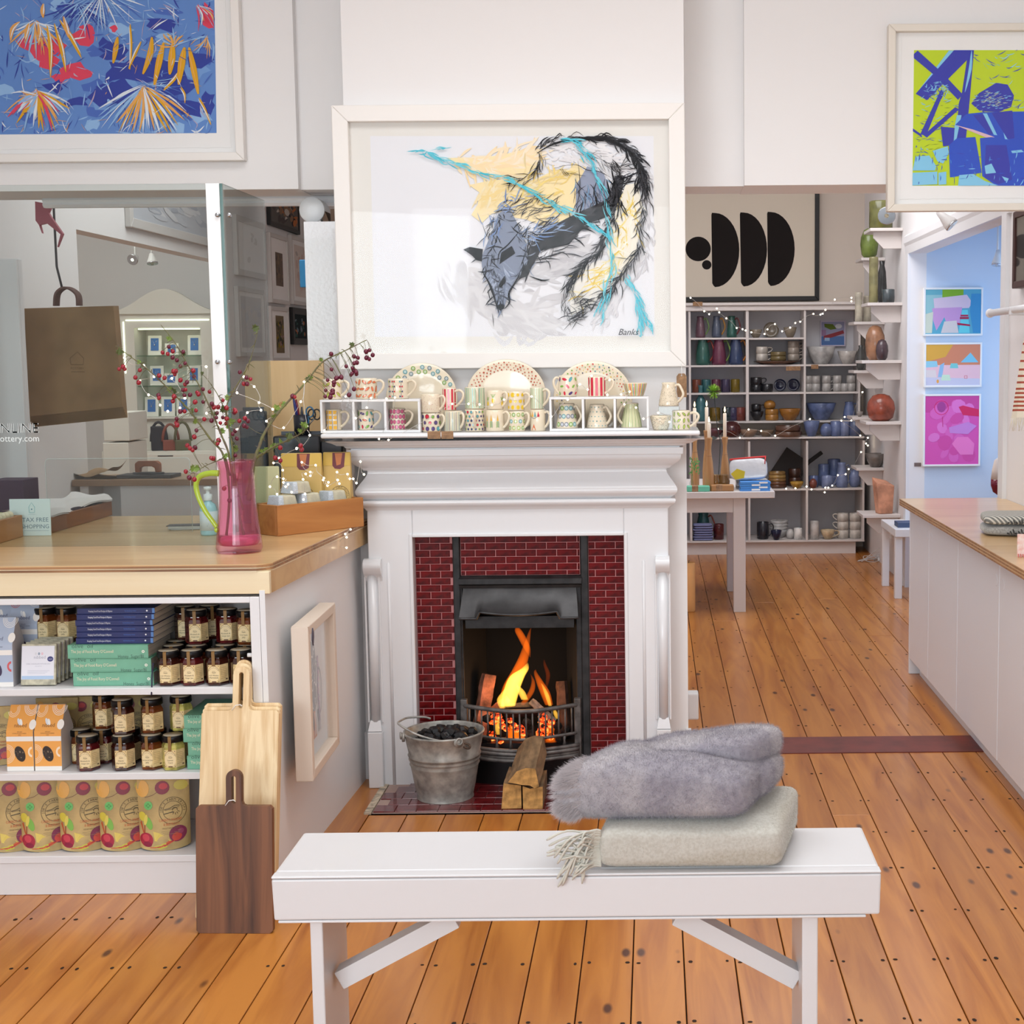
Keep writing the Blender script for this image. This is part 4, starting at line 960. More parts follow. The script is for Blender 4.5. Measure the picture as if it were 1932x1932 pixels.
for a, b, c in (((110, 120), (70, 160), (60, 230)), ((160, 130), (150, 170), (140, 240)), ((210, 130), (220, 170), (215, 250)), ((260, 140), (280, 260), (280, 430)), ((300, 130), (340, 260), (365, 400)), ((330, 110), (390, 200), (450, 320)), ((350, 90), (370, 160), (380, 210)), ((240, 20), (236, 60), (240, 100))):
    zs([a, b, c], 26, GO if c[1] > 300 else OR, 4); zs([(a[0]+5, a[1]), (b[0]+6, b[1]), (c[0], c[1]-20)], 7, WT, 4)
fan(200, 500, .3, 2.6, 34, 120, 260, [GO, OR, LB, WT, GO, RD], (8, 22)); fan(210, 520, 2.0, 3.4, 14, 80, 150, [LB, WT, OR], (5, 12))
fan(795, 470, .45, 2.75, 46, 190, 340, [LB, MB2, WT, DB], (5, 13)); fan(795, 480, .6, 2.3, 16, 220, 330, [OR, GO, WT], (8, 18)); fan(800, 470, -.3, .5, 10, 120, 260, [LB, MB2], (4, 9))
for a, b, c, w_ in (((650, 205), (640, 270), (626, 350), 30), ((720, 135), (724, 250), (718, 385), 16), ((840, 205), (830, 300), (790, 410), 34), ((905, 235), (880, 340), (853, 470), 36), ((955, 238), (950, 320), (938, 412), 40), ((1020, 262), (1004, 350), (988, 468), 40), ((1045, 262), (1070, 380), (1096, 520), 34), ((780, 230), (750, 290), (712, 380), 18), ((1100, 540), (1130, 600), (1166, 690), 14), ((1000, 480), (1020, 520), (1022, 570), 12), ((985, 400), (960, 440), (905, 500), 20)):
    zs([a, b, c], w_, GO, 5, .75); zs([(a[0]-6, a[1]+6), (b[0]-5, b[1]), (c[0], c[1]-12)], 6, WT if w_ < 30 else OR, 4)
fan(960, 250, PI, 2*PI, 12, 50, 120, [LB, GO, OR], (6, 12)); fan(1090, 30, .3, 1.6, 18, 80, 170, [OR, WT, RD, LB], (4, 10)); fan(1150, 200, 1.5, 3.2, 12, 60, 130, [OR, LB], (4, 8))
for _ in range(130):
    x, y, a, L_ = r.uniform(60, 1180), r.uniform(0, 730), r.uniform(0, PI), r.uniform(15, 70)
    zs([cl(x, y), cl(x+cos(a)*L_/2, y+sin(a)*L_/2), cl(x+cos(a)*L_, y+sin(a)*L_)], r.uniform(1.5, 4), r.choice([WT, LB, OR, DB]))
A.build('print', INKM, pl, onpx(pc.y+yp), world=True)
# ---- blue and lime print, upper right
tl, br = P(1676, 46, YP), P(2090, 396, YP)
pc = Vector(((tl.x+br.x)/2, YBEAM-.001, (tl.z+br.z)/2)); pw_, ph_ = br.x-tl.x, tl.z-br.z
pr_, yp = frame('cream framed blue and lime green screen print of beams and stones, upper right', pc, pw_, ph_, .026, .045, mat('cream_frame', (226, 218, 206), .5), recess=.03)
A = Art(5e-6); k1 = .2174
zz = lambda p: (1640+p[0]*k1, -p[1]*k1); r = random.Random(31)
X0, X1, T0, B0 = 376, 2000, 436, 1612
cl = lambda x, y: (min(max(x, 386-(y-436)*.012), X1), min(max(y, T0), B0))
NB, BL, SK, LM = (70, 74, 176), (62, 92, 200), (140, 204, 236), (196, 218, 54)
zp([(388, T0), (X1, T0), (X1, B0), (374, B0)], LM)
for _ in range(150):
    x, y = r.uniform(880, X1), r.uniform(440, 960); a = -.5+r.gauss(0, .4)+(.9 if x < 1050 else .2); L_ = r.uniform(30, 110)
    zs([cl(x, y), cl(x+cos(a)*L_/2, y+sin(a)*L_/2+6), cl(x+cos(a)*L_, y+sin(a)*L_)], r.uniform(4, 9), r.choice([SK, NB, NB, (150, 200, 150)]))
for _ in range(110):
    x, y = r.uniform(390, 760), r.uniform(780, 1380); a = r.uniform(-.5, .5); L_ = r.uniform(20, 70)
    zs([cl(x, y), cl(x+cos(a)*L_/2, y+sin(a)*L_/2), cl(x+cos(a)*L_, y+sin(a)*L_)], r.uniform(3, 7), r.choice([NB, SK, (120, 140, 60)]))
zp([cl(440, 770), cl(690, 440), cl(745, 440), cl(470, 800)], SK); zp([(402, 815), (735, T0), (872, T0), (860, 510), (500, 870)], NB)
zp([(386, 470), (420, 440), (640, 640), (810, 820), (770, 868), (560, 650), (386, 505)], NB)
zp([(805, 800), (850, 500), (858, T0), (908, T0), (872, 860), (830, 1290), (745, 1290), (776, 900)], NB); zs([(830, 800), (875, 600), (888, 440)], 26, SK); zp([(760, 1000), (800, 1000), (740, 1290), (700, 1290)], SK)
zp([(442, 1165), (620, 780), (650, 790), (492, 1180)], NB); zp([(470, 1175), (745, 930), (780, 950), (500, 1195)], NB); zp([cl(376, 1115), cl(450, 1165), cl(460, 1195), cl(376, 1140)], NB)
for _ in range(80):
    x, y = r.gauss(600, 60), r.gauss(780, 40); a = r.uniform(0, PI); L_ = r.uniform(20, 60); zs([cl(x, y), cl(x+cos(a)*L_/2, y+sin(a)*L_/2), cl(x+cos(a)*L_, y+sin(a)*L_)], r.uniform(3, 7), r.choice([SK, SK, NB]))
zp([(885, 900), (950, 810), (1100, 720), (1200, 735), (1255, 830), (1230, 930), (1120, 975), (960, 965)], NB)
for _ in range(170):
    x, y = r.gauss(1080, 80), r.gauss(870, 45); zs([cl(x-14, y), cl(x, y+3), cl(x+16, y-4)], r.uniform(3, 6), r.choice([(190, 200, 160), SK, NB]))
zp([(745, 1085), (840, 990), (980, 975), (X1, 955), (X1, 1300), (1270, 1290), (1060, 1180), (900, 1125)], BL); zp([(745, 1085), (900, 1125), (1060, 1180), (1280, 1290), (X1, 1300), (X1, 1330), (1240, 1310), (1040, 1205)], (225, 190, 200))
zp([(900, 1000), (1000, 990), (1100, 1150), (1040, 1170)], NB); zp([(985, 985), (1020, 985), (1110, 1175), (1080, 1170)], SK); zp([(1140, 1040), (1180, 1090), (1210, 1220), (1180, 1225)], SK); zp([(1060, 980), (1240, 960), (1260, 1200), (1200, 1210)], NB)
zp([(620, 1100), (740, 1110), (730, 1260), (640, 1270)], NB); zp([(760, 1200), (920, 1190), (975, 1500), (700, 1540), (690, 1260)], BL); zp([(960, 1200), (1060, 1190), (X1, 1330), (X1, B0), (1100, B0), (980, 1530)], BL); zp([(1010, 1260), (1190, 1260), (1240, 1560), (1120, 1600), (1000, 1540)], NB)
for q in ([(376, 1480), (400, 1360), (520, 1350), (580, 1440), (570, 1480)], [(376, 1500), (590, 1490), (590, 1600), (374, 1610)], [(550, 1310), (680, 1270), (690, 1330), (640, 1420), (590, 1400)], [(600, 1500), (668, 1490), (668, 1600), (600, 1605)], [(780, 1520), (900, 1510), (1000, 1570), (1120, 1610), (770, 1612)], [(1000, 1440), (1060, 1420), (1100, 1500), (1010, 1510)], [(1150, 1530), (1210, 1550), (1190, 1590)], [(1230, 1310), (1320, 1300), (1340, 1320), (1240, 1330)]): zp([cl(*p) for p in q], SK)
for _ in range(120):
    x, y = r.uniform(380, 1900), r.uniform(1250, 1600); L_ = r.uniform(20, 70); a = r.choice([1.5, 1.7, .1])+r.gauss(0, .2); zs([cl(x, y), cl(x+cos(a)*L_/2+3, y+sin(a)*L_/2), cl(x+cos(a)*L_, y+sin(a)*L_)], r.uniform(3, 9), r.choice([SK, NB, BL, (90, 150, 220)]))
A.build('print', INKM, pr_, onpx(pc.y+yp), world=True)
# deckled paper sheet that each print lies on
for pf, a, b in ((pl, (-150, -140), (437, 280)), (pr_, (1700, 72), (2072, 374))):
    mb_ = [c for c in pf.children if c.name.startswith('mount_board')][0]; ys = pf.location.y+min(v.co.y for v in mb_.data.vertices)
    p0, p1 = P(a[0], a[1], ys), P(b[0], b[1], ys); r = random.Random(3); n = 60
    pts = [(p0.x+(p1.x-p0.x)*i/n, p1.z+r.uniform(0, .004)) for i in range(n+1)]+[(p1.x-r.uniform(0, .003), p1.z+(p0.z-p1.z)*i/n) for i in range(1, n+1)]+[(p0.x, p0.z)]+[(p0.x+r.uniform(0, .003), p0.z+(p1.z-p0.z)*i/n) for i in range(1, n)]
    m = MB(); m.prism(pts, ys-.0018, ys-.0002); m.build('paper_sheet', PAPER, pf, world=True)
    for c in pf.children:
        if c.name.startswith('print'): c.location.y -= .002
# ================================================================== SHOP COUNTER WITH OPEN SHELVES
ZT, YC = .94, 4.03
ct = thing('shop_counter', 'plywood topped white shop counter with open shelves on the left', 'counter', (-1.8, 4.5, 0))
PLY = wood('plywood_top', (218, 182, 132), (202, 162, 112), 'X', .5, .3, coat=.25); PLYF = wood('plywood_front', (240, 224, 190), (232, 210, 170), 'X', .35, .4); PLYE = wood('plywood_edge', (176, 128, 84), (120, 84, 56), 'X', 1.6, .5)
crn = PZ(507, 1064, ZT); xbk = -1.012
def ctop(z0, z1, o):
    a, b = crn.x+o, crn.y-o; rr = .05
    pts = [(-2.62, b)] + [(a-rr+rr*cos(t), b+rr+rr*sin(t)) for t in [(-PI/2)+PI/2*i/6 for i in range(7)]] + [(xbk+o, 5.28), (-1.2, 5.34), (-2.62, 5.34)]
    return MB().prism(pts, z0, z1, lambda u, v, d: (u, v, d))
ctop(ZT-.003, ZT, .004).build('worktop', PLY, ct, world=True)
for i in range(4): ctop(ZT-.006-.0045*i-.0035, ZT-.003-.0045*i-.0002, .004-(.0015 if i % 2 else 0)).build('ply_layer', PLYE if i % 2 == 0 else PLYF, ct, world=True)
zt1 = P(200, 1128, YC-.04).z
m = MB(); m.box(-2.62, crn.x, crn.y, crn.y+.02, zt1, ZT-.0215); bevel(m.build('front_trim', PLYF, ct, world=True), .0015)
m = MB(); m.hexa([(crn.x-.02, crn.y+.0205, zt1), (crn.x, crn.y+.0205, zt1), (xbk, 5.27, zt1), (xbk-.02, 5.27, zt1)]+[(crn.x-.02, crn.y+.0205, ZT-.0215), (crn.x, crn.y+.0205, ZT-.0215), (xbk, 5.27, ZT-.0215), (xbk-.02, 5.27, ZT-.0215)])
m.build('side_trim', PLY, ct, world=True)
xs1, xs0 = P(495, 1300, YC).x, P(477, 1300, YC).x
def cz(y): return P(200, y, YC).z
m = MB(); m.box(xs0, xs1, YC, YC+.33, 0, cz(1129)); m.box(-2.62, -2.6, YC, YC+.33, 0, cz(1129)); m.box(-2.6, xs0, YC, YC+.33, cz(1140), cz(1129)); bevel(m.build('carcass', WSAT, ct, world=True), .0015)
MB().box(-2.6, xs0, YC+.33, YC+.345, 0, cz(1129)).build('back_panel', mat('shelf_back_paint', (226, 220, 218), .6), ct, world=True)
for a, b in ((1299, 1312), (1459, 1472), (1615, 1628)):
    m = MB(); m.box(-2.6, xs0-.001, YC+.001, YC+.328, cz(b), cz(a)); bevel(m.build('shelf', WSAT, ct, world=True), .0015)
MB().box(-2.6, xs0-.001, YC+.004, YC+.02, 0.001, cz(1628)-.001).build('kick_board', WSAT, ct, world=True)
m = MB(); m.hexa([(xs1+.001, YC+.002, 0), (xs1+.016, YC+.002, 0), (-1.048, 5.2, 0), (-1.066, 5.2, 0)]+[(xs1+.001, YC+.002, zt1+.01), (xs1+.016, YC+.002, zt1+.01), (-1.048, 5.2, zt1+.01), (-1.066, 5.2, zt1+.01)]); m.build('side_panel', WSAT, ct, world=True)
for y in (1240, 1320):
    m = MB(); m.lathe([(0, -.014), (.006, -.014), (.006, 0)], 10, axis='X'); m.build('shelf_peg', WSAT, ct, loc=(xs0-ct.location.x, YC+.012-ct.location.y, cz(y)))
S1, S2, S3 = cz(1299)+.0006, cz(1459)+.0006, cz(1615)+.0006
# ------------------------------------------------------------------ jam jars
LIDM = mat('black_tin_lid', (26, 24, 26), .28, .5); LAB = mat('cream_label', (222, 196, 142), .8, noise=(60, .12))
def jarmat(n, c): return mat(n, c, .08, coat=.6, noise=(30, .3))
JC = {'dark': jarmat('dark_jam', (60, 24, 16)), 'amber': jarmat('amber_jelly', (104, 50, 18)), 'curd': jarmat('lemon_curd', (186, 176, 92)), 'red': jarmat('red_jam', (84, 20, 22))}
def hexr(r, z, n=6, rot=0): return [(r*cos(rot+PI*2*i/n), r*sin(rot+PI*2*i/n), z) for i in range(n)]
JR, JH = .0335, .098
def jar_proto(kind, l1, l2):
    t = thing('jam_jar', 'x', 'jar', (0, 0, 0)); m = MB(); rot = 0    # flats at -90 deg: rot 0 puts a flat facing -y
    rings = [(JR-.003, 0), (JR, .003), (JR, .066), (JR-.002, .071), (JR*.82, .077), (JR*.8, .08)]
    vs = [p for r, z in rings for p in hexr(r, z)]; fs = [tuple(range(6))[::-1]]
    for j in range(len(rings)-1):
        for i in range(6): k = (i+1) % 6; fs.append((j*6+i, j*6+k, (j+1)*6+k, (j+1)*6+i))
    m.add(vs, fs); bevel(m.build('glass_body', JC[kind], t), .002, 2)
    m = MB(); m.lathe([(.029, .0795), (.0305, .081), (.0305, .094), (.029, .0975), (.0265, .098), (0, .0972)], 28); m.build('lid', LIDM, t)
    m = MB(); m.lathe([(.0262, .098), (.0262, .0985), (0, .0985)], 24); m.build('lid_paper', mat('lid_paper', (172, 160, 140), .6), t)
    f = JR*cos(PI/6)+.0006; sd = JR/2
    m = MB(); c30 = PI/3
    def rightface(u, v, d): return (sd+ (u-sd)*cos(c30), -f-d+(u-sd)*sin(c30), v)
    q = [(-sd+.001, .010), (sd, .010), (sd, .060), (-sd+.001, .060)]
    m.add([(u, -f, v) for u, v in q], [(0, 1, 2, 3)]); q = [(sd, .010), (sd+JR-.002, .010), (sd+JR-.002, .060), (sd, .060)]; m.add([rightface(u, v, 0) for u, v in q], [(0, 1, 2, 3)]); m.build('paper_label', LAB, t)
    A = Art(2e-5); ink = (70, 44, 30)
    A.disc(0, .034, .0155, .0235, (236, 214, 166), n=20); A.ring(0, .034, .0158, .0006, (120, 84, 54), .35, PI-.35, 14, 1.45)
    A.arctext('WEXFORD', 0, .0375, .0125, .0042, (120, 90, 66), PI*.82, PI*.18); A.text('Home', 0, .0405, .0034, (110, 84, 60)); A.stroke([(-.005, .0385), (0, .0372), (.006, .0382)], .0012, ink)
    A.text(l1, 0, .0285, .0062 if len(l1) < 10 else .0052, ink, sx=.95); A.text(l2, 0, .0215, .0062 if len(l2) < 10 else .0055, ink, sx=.95)
    A.rect(-.006, .0105, .006, .0135, (90, 44, 24)); 
    for u, v in ((-.0135, .0565), (.0135, .0565), (-.0135, .013), (.0135, .013)): A.disc(u, v, .0014, col=ink, n=6)
    A.build('print', INK, t, lambda u, v, d: (u, -f-.0002-d, v))
    A = Art(2e-5); r = random.Random(5)
    for k in range(7): A.rect(sd+.004, .05-.005*k, sd+.02+r.uniform(0, .006), .0514-.005*k, (186, 152, 104))
    A.rect(sd+.022, .015, sd+.028, .018, ink); A.build('small_print', INK, t, lambda u, v, d: rightface(u, v, .0002+d))
    m = MB(); m.add([(-.0045, -.0312, .096), (.0045, -.0312, .096), (.0045, -.0308, .082), (-.0045, -.0308, .082), (.0045, -f-.0012, .066), (-.0045, -f-.0012, .066), (.0045, -f-.0012, .056), (-.0045, -f-.0012, .056), (-.0045, -.026, .0987), (.0045, -.026, .0987)], [(3, 2, 1, 0), (5, 4, 2, 3), (7, 6, 4, 5), (0, 1, 9, 8)]); m.build('seal_strip', mat('seal_strip', (138, 104, 58), .35), t)
    return t
KINDS_ = [('dark', 'Irish Whiskey', 'Marmalade', 'irish whiskey marmalade'), ('red', 'Rhubarb &', 'Ginger Jam', 'rhubarb ginger jam'), ('amber', 'Crab Apple', 'Jelly', 'crab apple jelly'), ('dark', 'Classic', 'Marmalade', 'classic marmalade'), ('amber', 'Damson & Chilli', 'Jelly', 'damson chilli jelly'), ('curd', 'Lemon', 'Curd', 'lemon curd')]
protos = [None]*6
def jar(k, px, Y, z, rz, where, grp):
    txt = 'jar of %s, %s' % (KINDS_[k][3], where); x = P(px, 1300, Y).x
    if protos[k] is None:
        protos[k] = t = jar_proto(*KINDS_[k][:3]); t.location = (x, Y, z); t.rotation_euler = (0, 0, rz); label(t, txt, 'jar', grp)
    else: dup(protos[k], (x, Y, z), rz, txt, grp)
U, Lw = 'jam jars on the upper counter shelf', 'jam jars on the middle counter shelf'
for k, px, y, rz, t in ((0, 320, YC+.045, .0, 'front row of the upper shelf, beside the green books'), (1, 364, YC+.045, .02, 'front row of the upper shelf, second from the green books'), (0, 411, YC+.045, -.02, 'front row of the upper shelf, behind the ash board handle'), (3, 457, YC+.048, .05, 'front row of the upper shelf, nearest the right end')): jar(k, px, y, S1, rz, t, U)
z2 = S1+JH+.001
for k, px, y, rz, t in ((1, 330, YC+.118, .1, 'second row under the stacked jars, nearest the books'), (2, 374, YC+.118, .1, 'second row under the stacked jars, middle'), (1, 428, YC+.118, .0, 'second row under the stacked jars, third along'), (2, 470, YC+.12, .0, 'second row under the stacked jars, far right')): jar(k, px, y, S1, rz, t, U)
for k, px, y, rz, t in ((0, 338, YC+.19, .1, 'third row at the back, nearest the books'), (0, 384, YC+.19, .1, 'third row at the back, second along'), (3, 430, YC+.19, .1, 'third row at the back, third along')): jar(k, px, y, S1, rz, t, U)
for k, px, y, rz, t in ((1, 376, YC+.14, .12, 'stacked on others, front left of the upper tier'), (0, 356, YC+.205, .08, 'stacked on others, back left of the upper tier'), (0, 402, YC+.215, .5, 'stacked on others, turned away in the upper tier'), (1, 434, YC+.15, .1, 'stacked on others, right of the upper tier'), (2, 471, YC+.125, -.1, 'stacked on others at the right end of the upper shelf')): jar(k, px, y, z2, rz, t, U)
z2b = z2
for k, px, rz, t in ((5, 93, .0, 'stacked behind the chocolate bars, left one'), (2, 132, .0, 'stacked behind the chocolate bars, right one')):
    jar(k, px, YC+.2, S1, rz, 'low at the back behind the chocolate bars, '+('left' if px < 100 else 'right'), U); jar(k if k != 5 else 2, px, YC+.2, z2b, rz, t, U)
z3 = S2+JH+.001
for k, px, y, rz, t in ((1, 160, YC+.045, .08, 'front row of the middle shelf, beside the orange boxes'), (3, 227, YC+.045, .1, 'front row of the middle shelf, second from the orange boxes'), (4, 281, YC+.05, -.12, 'front row of the middle shelf, third from the orange boxes'), (5, 322, YC+.045, .0, 'front row of the middle shelf, beside the green books')): jar(k, px, y, S2, rz, t, Lw)
for k, px, y, rz, t in ((2, 148, YC+.12, .0, 'second row of the middle shelf, left end'), (1, 190, YC+.12, .2, 'second row of the middle shelf, behind the front left jar'), (0, 240, YC+.118, .3, 'second row of the middle shelf, centre'), (4, 290, YC+.125, .0, 'second row of the middle shelf, right'), (5, 336, YC+.12, .0, 'second row of the middle shelf, nearest the books')): jar(k, px, y, S2, rz, t, Lw)
for k, px, y, rz, t in ((3, 229, YC+.062, .1, 'stacked in front on the middle shelf, second tier left'), (4, 285, YC+.075, -.1, 'stacked in front on the middle shelf, second tier centre'), (5, 340, YC+.1, .0, 'stacked on the middle shelf above the green books'), (2, 194, YC+.13, .05, 'stacked on the middle shelf, second tier beside the pouches')): jar(k, px, y, z3, rz, t, Lw)
# ------------------------------------------------------------------ books
def book(name, text, w, d, h, cov, pages, artfn, grp, soft=False):
    t = thing(name, text, 'book', (0, 0, 0), 0, grp); e = .0008 if soft else .0022; o = 0 if soft else .003
    m = MB(); m.box(-w/2, w/2, 0, d, 0, e).box(-w/2, w/2, 0, d, h-e, h).box(-w/2, w/2, 0, e, e, h-e); bevel(m.build('cover', cov, t), .0006, 1)
    MB().box(-w/2+o+.0005, w/2-o-.0005, e, d-o-.0005, e+.0001, h-e-.0001).build('page_block', pages, t)
    A = Art(2e-5); artfn(A, w, h); A.build('spine_print', INK, t, lambda u, v, dd: (u, -.0002-dd, v)); return t
PAGES = mat('book_pages', (196, 186, 170), .9, noise=(4, .1), stretch=(1, 1, 200))
NAVY = mat('navy_cover', (38, 50, 104), .3, coat=.3, noise=(9, .25)); GRN = mat('green_cover', (118, 178, 150), .45, noise=(8, .1))
def navy_art(A, w, h):
    A.text('Keeping Good Food Recipes & Rhymes', -w/2+.032, h/2-.0025, .0072, (228, 230, 238), 'L', sx=.58, bold=.02); A.text('THE MAHARAJA FAMILY', -w/2+.132, h/2-.002, .0052, (74, 116, 196), 'L', sx=.6); A.disc(w/2-.022, h/2, .0024, col=(240, 240, 244)); A.rect(w/2-.0075, h*.1, w/2-.0005, h*.92, (86, 130, 190))
def green_art(A, w, h):
    A.text('olive  oil', -w/2+.012, h-.008, .016, (62, 96, 84), 'L', sx=1.1, slant=.1); A.text('Honey  Sugar/Bl', w/2-.085, .001, .014, (62, 96, 84), 'L', sx=.8); A.rect(-w/2, h-.0003, w/2, h, (118, 178, 150))
    A.text('The Joy of Food', -w/2+.01, h*.42, .0125, (236, 226, 196), 'L', sx=.72); A.text("Rory O'Connell", -w/2+.072, h*.42, .0125, (236, 226, 196), 'L', sx=.72); A.disc(w/2-.014, h*.5, .0042, col=(240, 238, 224)); A.disc(w/2-.014, h*.5, .0018, col=(118, 178, 150), n=8)
gw, gh = .226, .0385
g0 = book('book', 'green hardback cookbook, bottom of the stack on the upper shelf', gw, .2, gh, GRN, PAGES, green_art, 'green cookbooks'); xg = P(214, 1280, YC+.03).x; g0.location = (xg, YC+.03, S1)
dup(g0, (xg-.006, YC+.031, S1+gh+.0006), .004, 'green hardback cookbook, middle of the stack on the upper shelf'); dup(g0, (xg-.012, YC+.03, S1+2*gh+.0012), -.006, 'green hardback cookbook with navy books piled on it')
for i, nm in enumerate(('lowest', 'second from bottom', 'third from bottom', 'topmost')):
    dup(g0, (P(427, 1400, YC+.03).x+.008*(i % 2)-.004*i, YC+.03, S2+i*(gh+.0006)), .0, 'green hardback cookbook, %s of the stack behind the ash board' % nm)
nh = .0165; nt = None
for i, nm in enumerate(('lowest', 'second from bottom', 'third from bottom', 'third from top', 'second from top', 'topmost')):
    loc = (P(217, 1200, YC+.05).x+(.004 if i > 3 else 0)+.0015*(i % 3), YC+.045+.002*(i % 2), S1+3*(gh+.0006)+i*(nh+.0004)); tx_ = 'navy paperback, %s of the navy pile' % nm + (', on the green books' if i == 0 else ' on the upper shelf')
    if nt is None: nt = book('book', tx_, .217, .235, nh, NAVY, PAGES, navy_art, 'navy paperbacks', True); nt.location = loc
    else: dup(nt, loc, .004*(i-3), tx_)
m = MB(); m.tube([(xg+gw/2+.001, YC+.028, S1+.065), (xg+gw/2-.002, YC+.022, S1+.03), (xg+gw/2, YC+.012, S1+.004), (xg+gw/2+.003, YC-.004, S1-.02)], .0022, 5, flat=.3)
label(m.build('bookmark_ribbon', mat('dark_ribbon', (40, 34, 60), .5)), 'dark bookmark ribbon hanging from the green books over the shelf edge', 'ribbon')
# ------------------------------------------------------------------ gable boxes and chocolate bars
def gable(text, w, h, d, base, side, artfn, loc, rz, grp=None):
    t = thing('gift_box', text, 'box', loc, rz, grp); m = MB()
    ridge = .006; zs_ = h*.62
    v = [(-w/2, 0, 0), (w/2, 0, 0), (w/2, d, 0), (-w/2, d, 0), (-w/2, .006, zs_), (w/2, .006, zs_), (w/2, d-.006, zs_), (-w/2, d-.006, zs_), (-w/2, d/2-ridge/2, h), (w/2, d/2-ridge/2, h), (w/2, d/2+ridge/2, h), (-w/2, d/2+ridge/2, h)]
    m.add(v, [(3, 2, 1, 0), (0, 1, 5, 4), (4, 5, 9, 8), (8, 9, 10, 11), (2, 3, 7, 6), (6, 7, 11, 10), (1, 2, 6, 5), (5, 6, 10, 9), (3, 0, 4, 7), (7, 4, 8, 11)])
    bevel(m.build('carton', side, t), .0006, 1); A = Art(2e-5); artfn(A, w, h)
    def fn(u, v, dd):
        if v <= zs_: y = .006*v/zs_
        else: y = .006+(d/2-ridge/2-.006)*(v-zs_)/(h-zs_)
        return (u, y-.0004-dd, v)
    A.build('print', INK, t, fn); return t
def swirl(A, u, v, r0, col, a0, a1, n=4, wd=.0012, e=1.2):
    for k in range(n): A.ring(u, v, r0-k*.0034, wd, col, a0, a1, 12, e)
def box_art(bg, txt, win, rings):
    def f(A, w, h):
        for a, b in ((0, .62), (.62, 1)): A.items.append(([(-w/2, h*a), (w/2, h*a), (w/2, h*b), (-w/2, h*b)], None, C(*bg), 0))
        A.d = 1e-5; A.rect(-w/2, .0, w/2, .013, (240, 236, 230)); A.rect(-w/2, h*.47, w/2, h*.545, (240, 236, 230))
        swirl(A, w/2-.014, h-.002, .021, (246, 240, 232), PI, 2*PI); swirl(A, -w/2+.012, h-.012, .016, rings, PI*1.1, 2*PI+.6, 3); swirl(A, -w/2+.001, h*.27, .022, rings, -PI/2, PI/2, 4)
        A.disc(w/2-.004, h*.72, .010, .013, (246, 240, 232)) ; A.ring(w/2-.004, h*.3, .009, .005, rings, PI*.5, PI*1.5, 12, 1.3)
        A.text('nibbed', 0, h*.685, .014, txt, sx=.95); A.disc(-.006, h*.76, .004, .010, (222, 226, 232), .5); A.disc(-.0, h*.755, .0035, .009, (246, 244, 240), .4)
        A.text('VEGAN', 0, h*.61, .0045, txt); A.text('CHOCOLATE BARK', 0, h*.585, .0045, txt); A.text('100G', 0, h*.56, .004, txt)
        A.disc(.0, h*.27, .014, .023, win, .35, 20)
        r = random.Random(3)
        for _ in range(14): A.disc(r.gauss(0, .005), h*.27+r.gauss(0, .009), r.uniform(.001, .0025), None, r.choice([(90, 70, 54), (130, 110, 88), (60, 44, 34)]), n=6)
    return f
ORG = mat('orange_carton_side', (214, 206, 200), .6); wO, hO = .0755, .18
gable('orange gift box with an oval window, left of the pair on the middle shelf', wO, hO, .1, None, ORG, box_art((240, 168, 82), (120, 76, 40), (46, 34, 30), (250, 226, 196)), (P(36, 1400, YC+.03).x, YC+.03, S2), 0, 'orange gift boxes')
gable('orange gift box with an oval window, right of the pair next to the jars', wO, hO, .1, None, ORG, box_art((240, 168, 82), (120, 76, 40), (46, 34, 30), (250, 226, 196)), (P(89, 1400, YC+.03).x, YC+.03, S2), 0, 'orange gift boxes')
BLS = mat('blue_carton_side', (196, 194, 200), .6); ba = box_art((178, 190, 210), (70, 74, 110), (56, 44, 78), (206, 90, 92))
gable('pale blue gift box at the left edge, front of the upper shelf', .09, .19, .1, None, BLS, ba, (P(-8, 1250, YC+.03).x, YC+.03, S1), .05, 'pale blue gift boxes')
gable('pale blue gift box standing behind, beside the chocolate bars', .08, .2, .08, None, BLS, ba, (P(46, 1250, YC+.16).x, YC+.16, S1+.03), .0, 'pale blue gift boxes')
gable('pale blue gift box at the back left of the upper shelf', .08, .2, .07, None, BLS, ba, (P(4, 1250, YC+.2).x, YC+.2, S1+.03), .0, 'pale blue gift boxes')
MB().box(P(-60, 1250, YC+.15).x, P(72, 1250, YC+.15).x, YC+.15, YC+.3, S1, S1+.0295)
bxw = label(bevel(MB().box(P(-60, 1250, YC+.15).x, P(72, 1250, YC+.15).x, YC+.15, YC+.3, S1, S1+.0293).build('display_block', mat('dark_card', (70, 54, 74), .8)), .001), 'low dark card block under the rear blue boxes', 'box')
CHB = mat('choc_wrapper', (196, 190, 166), .45, noise=(50, .2)); cw, ch = .098, .116
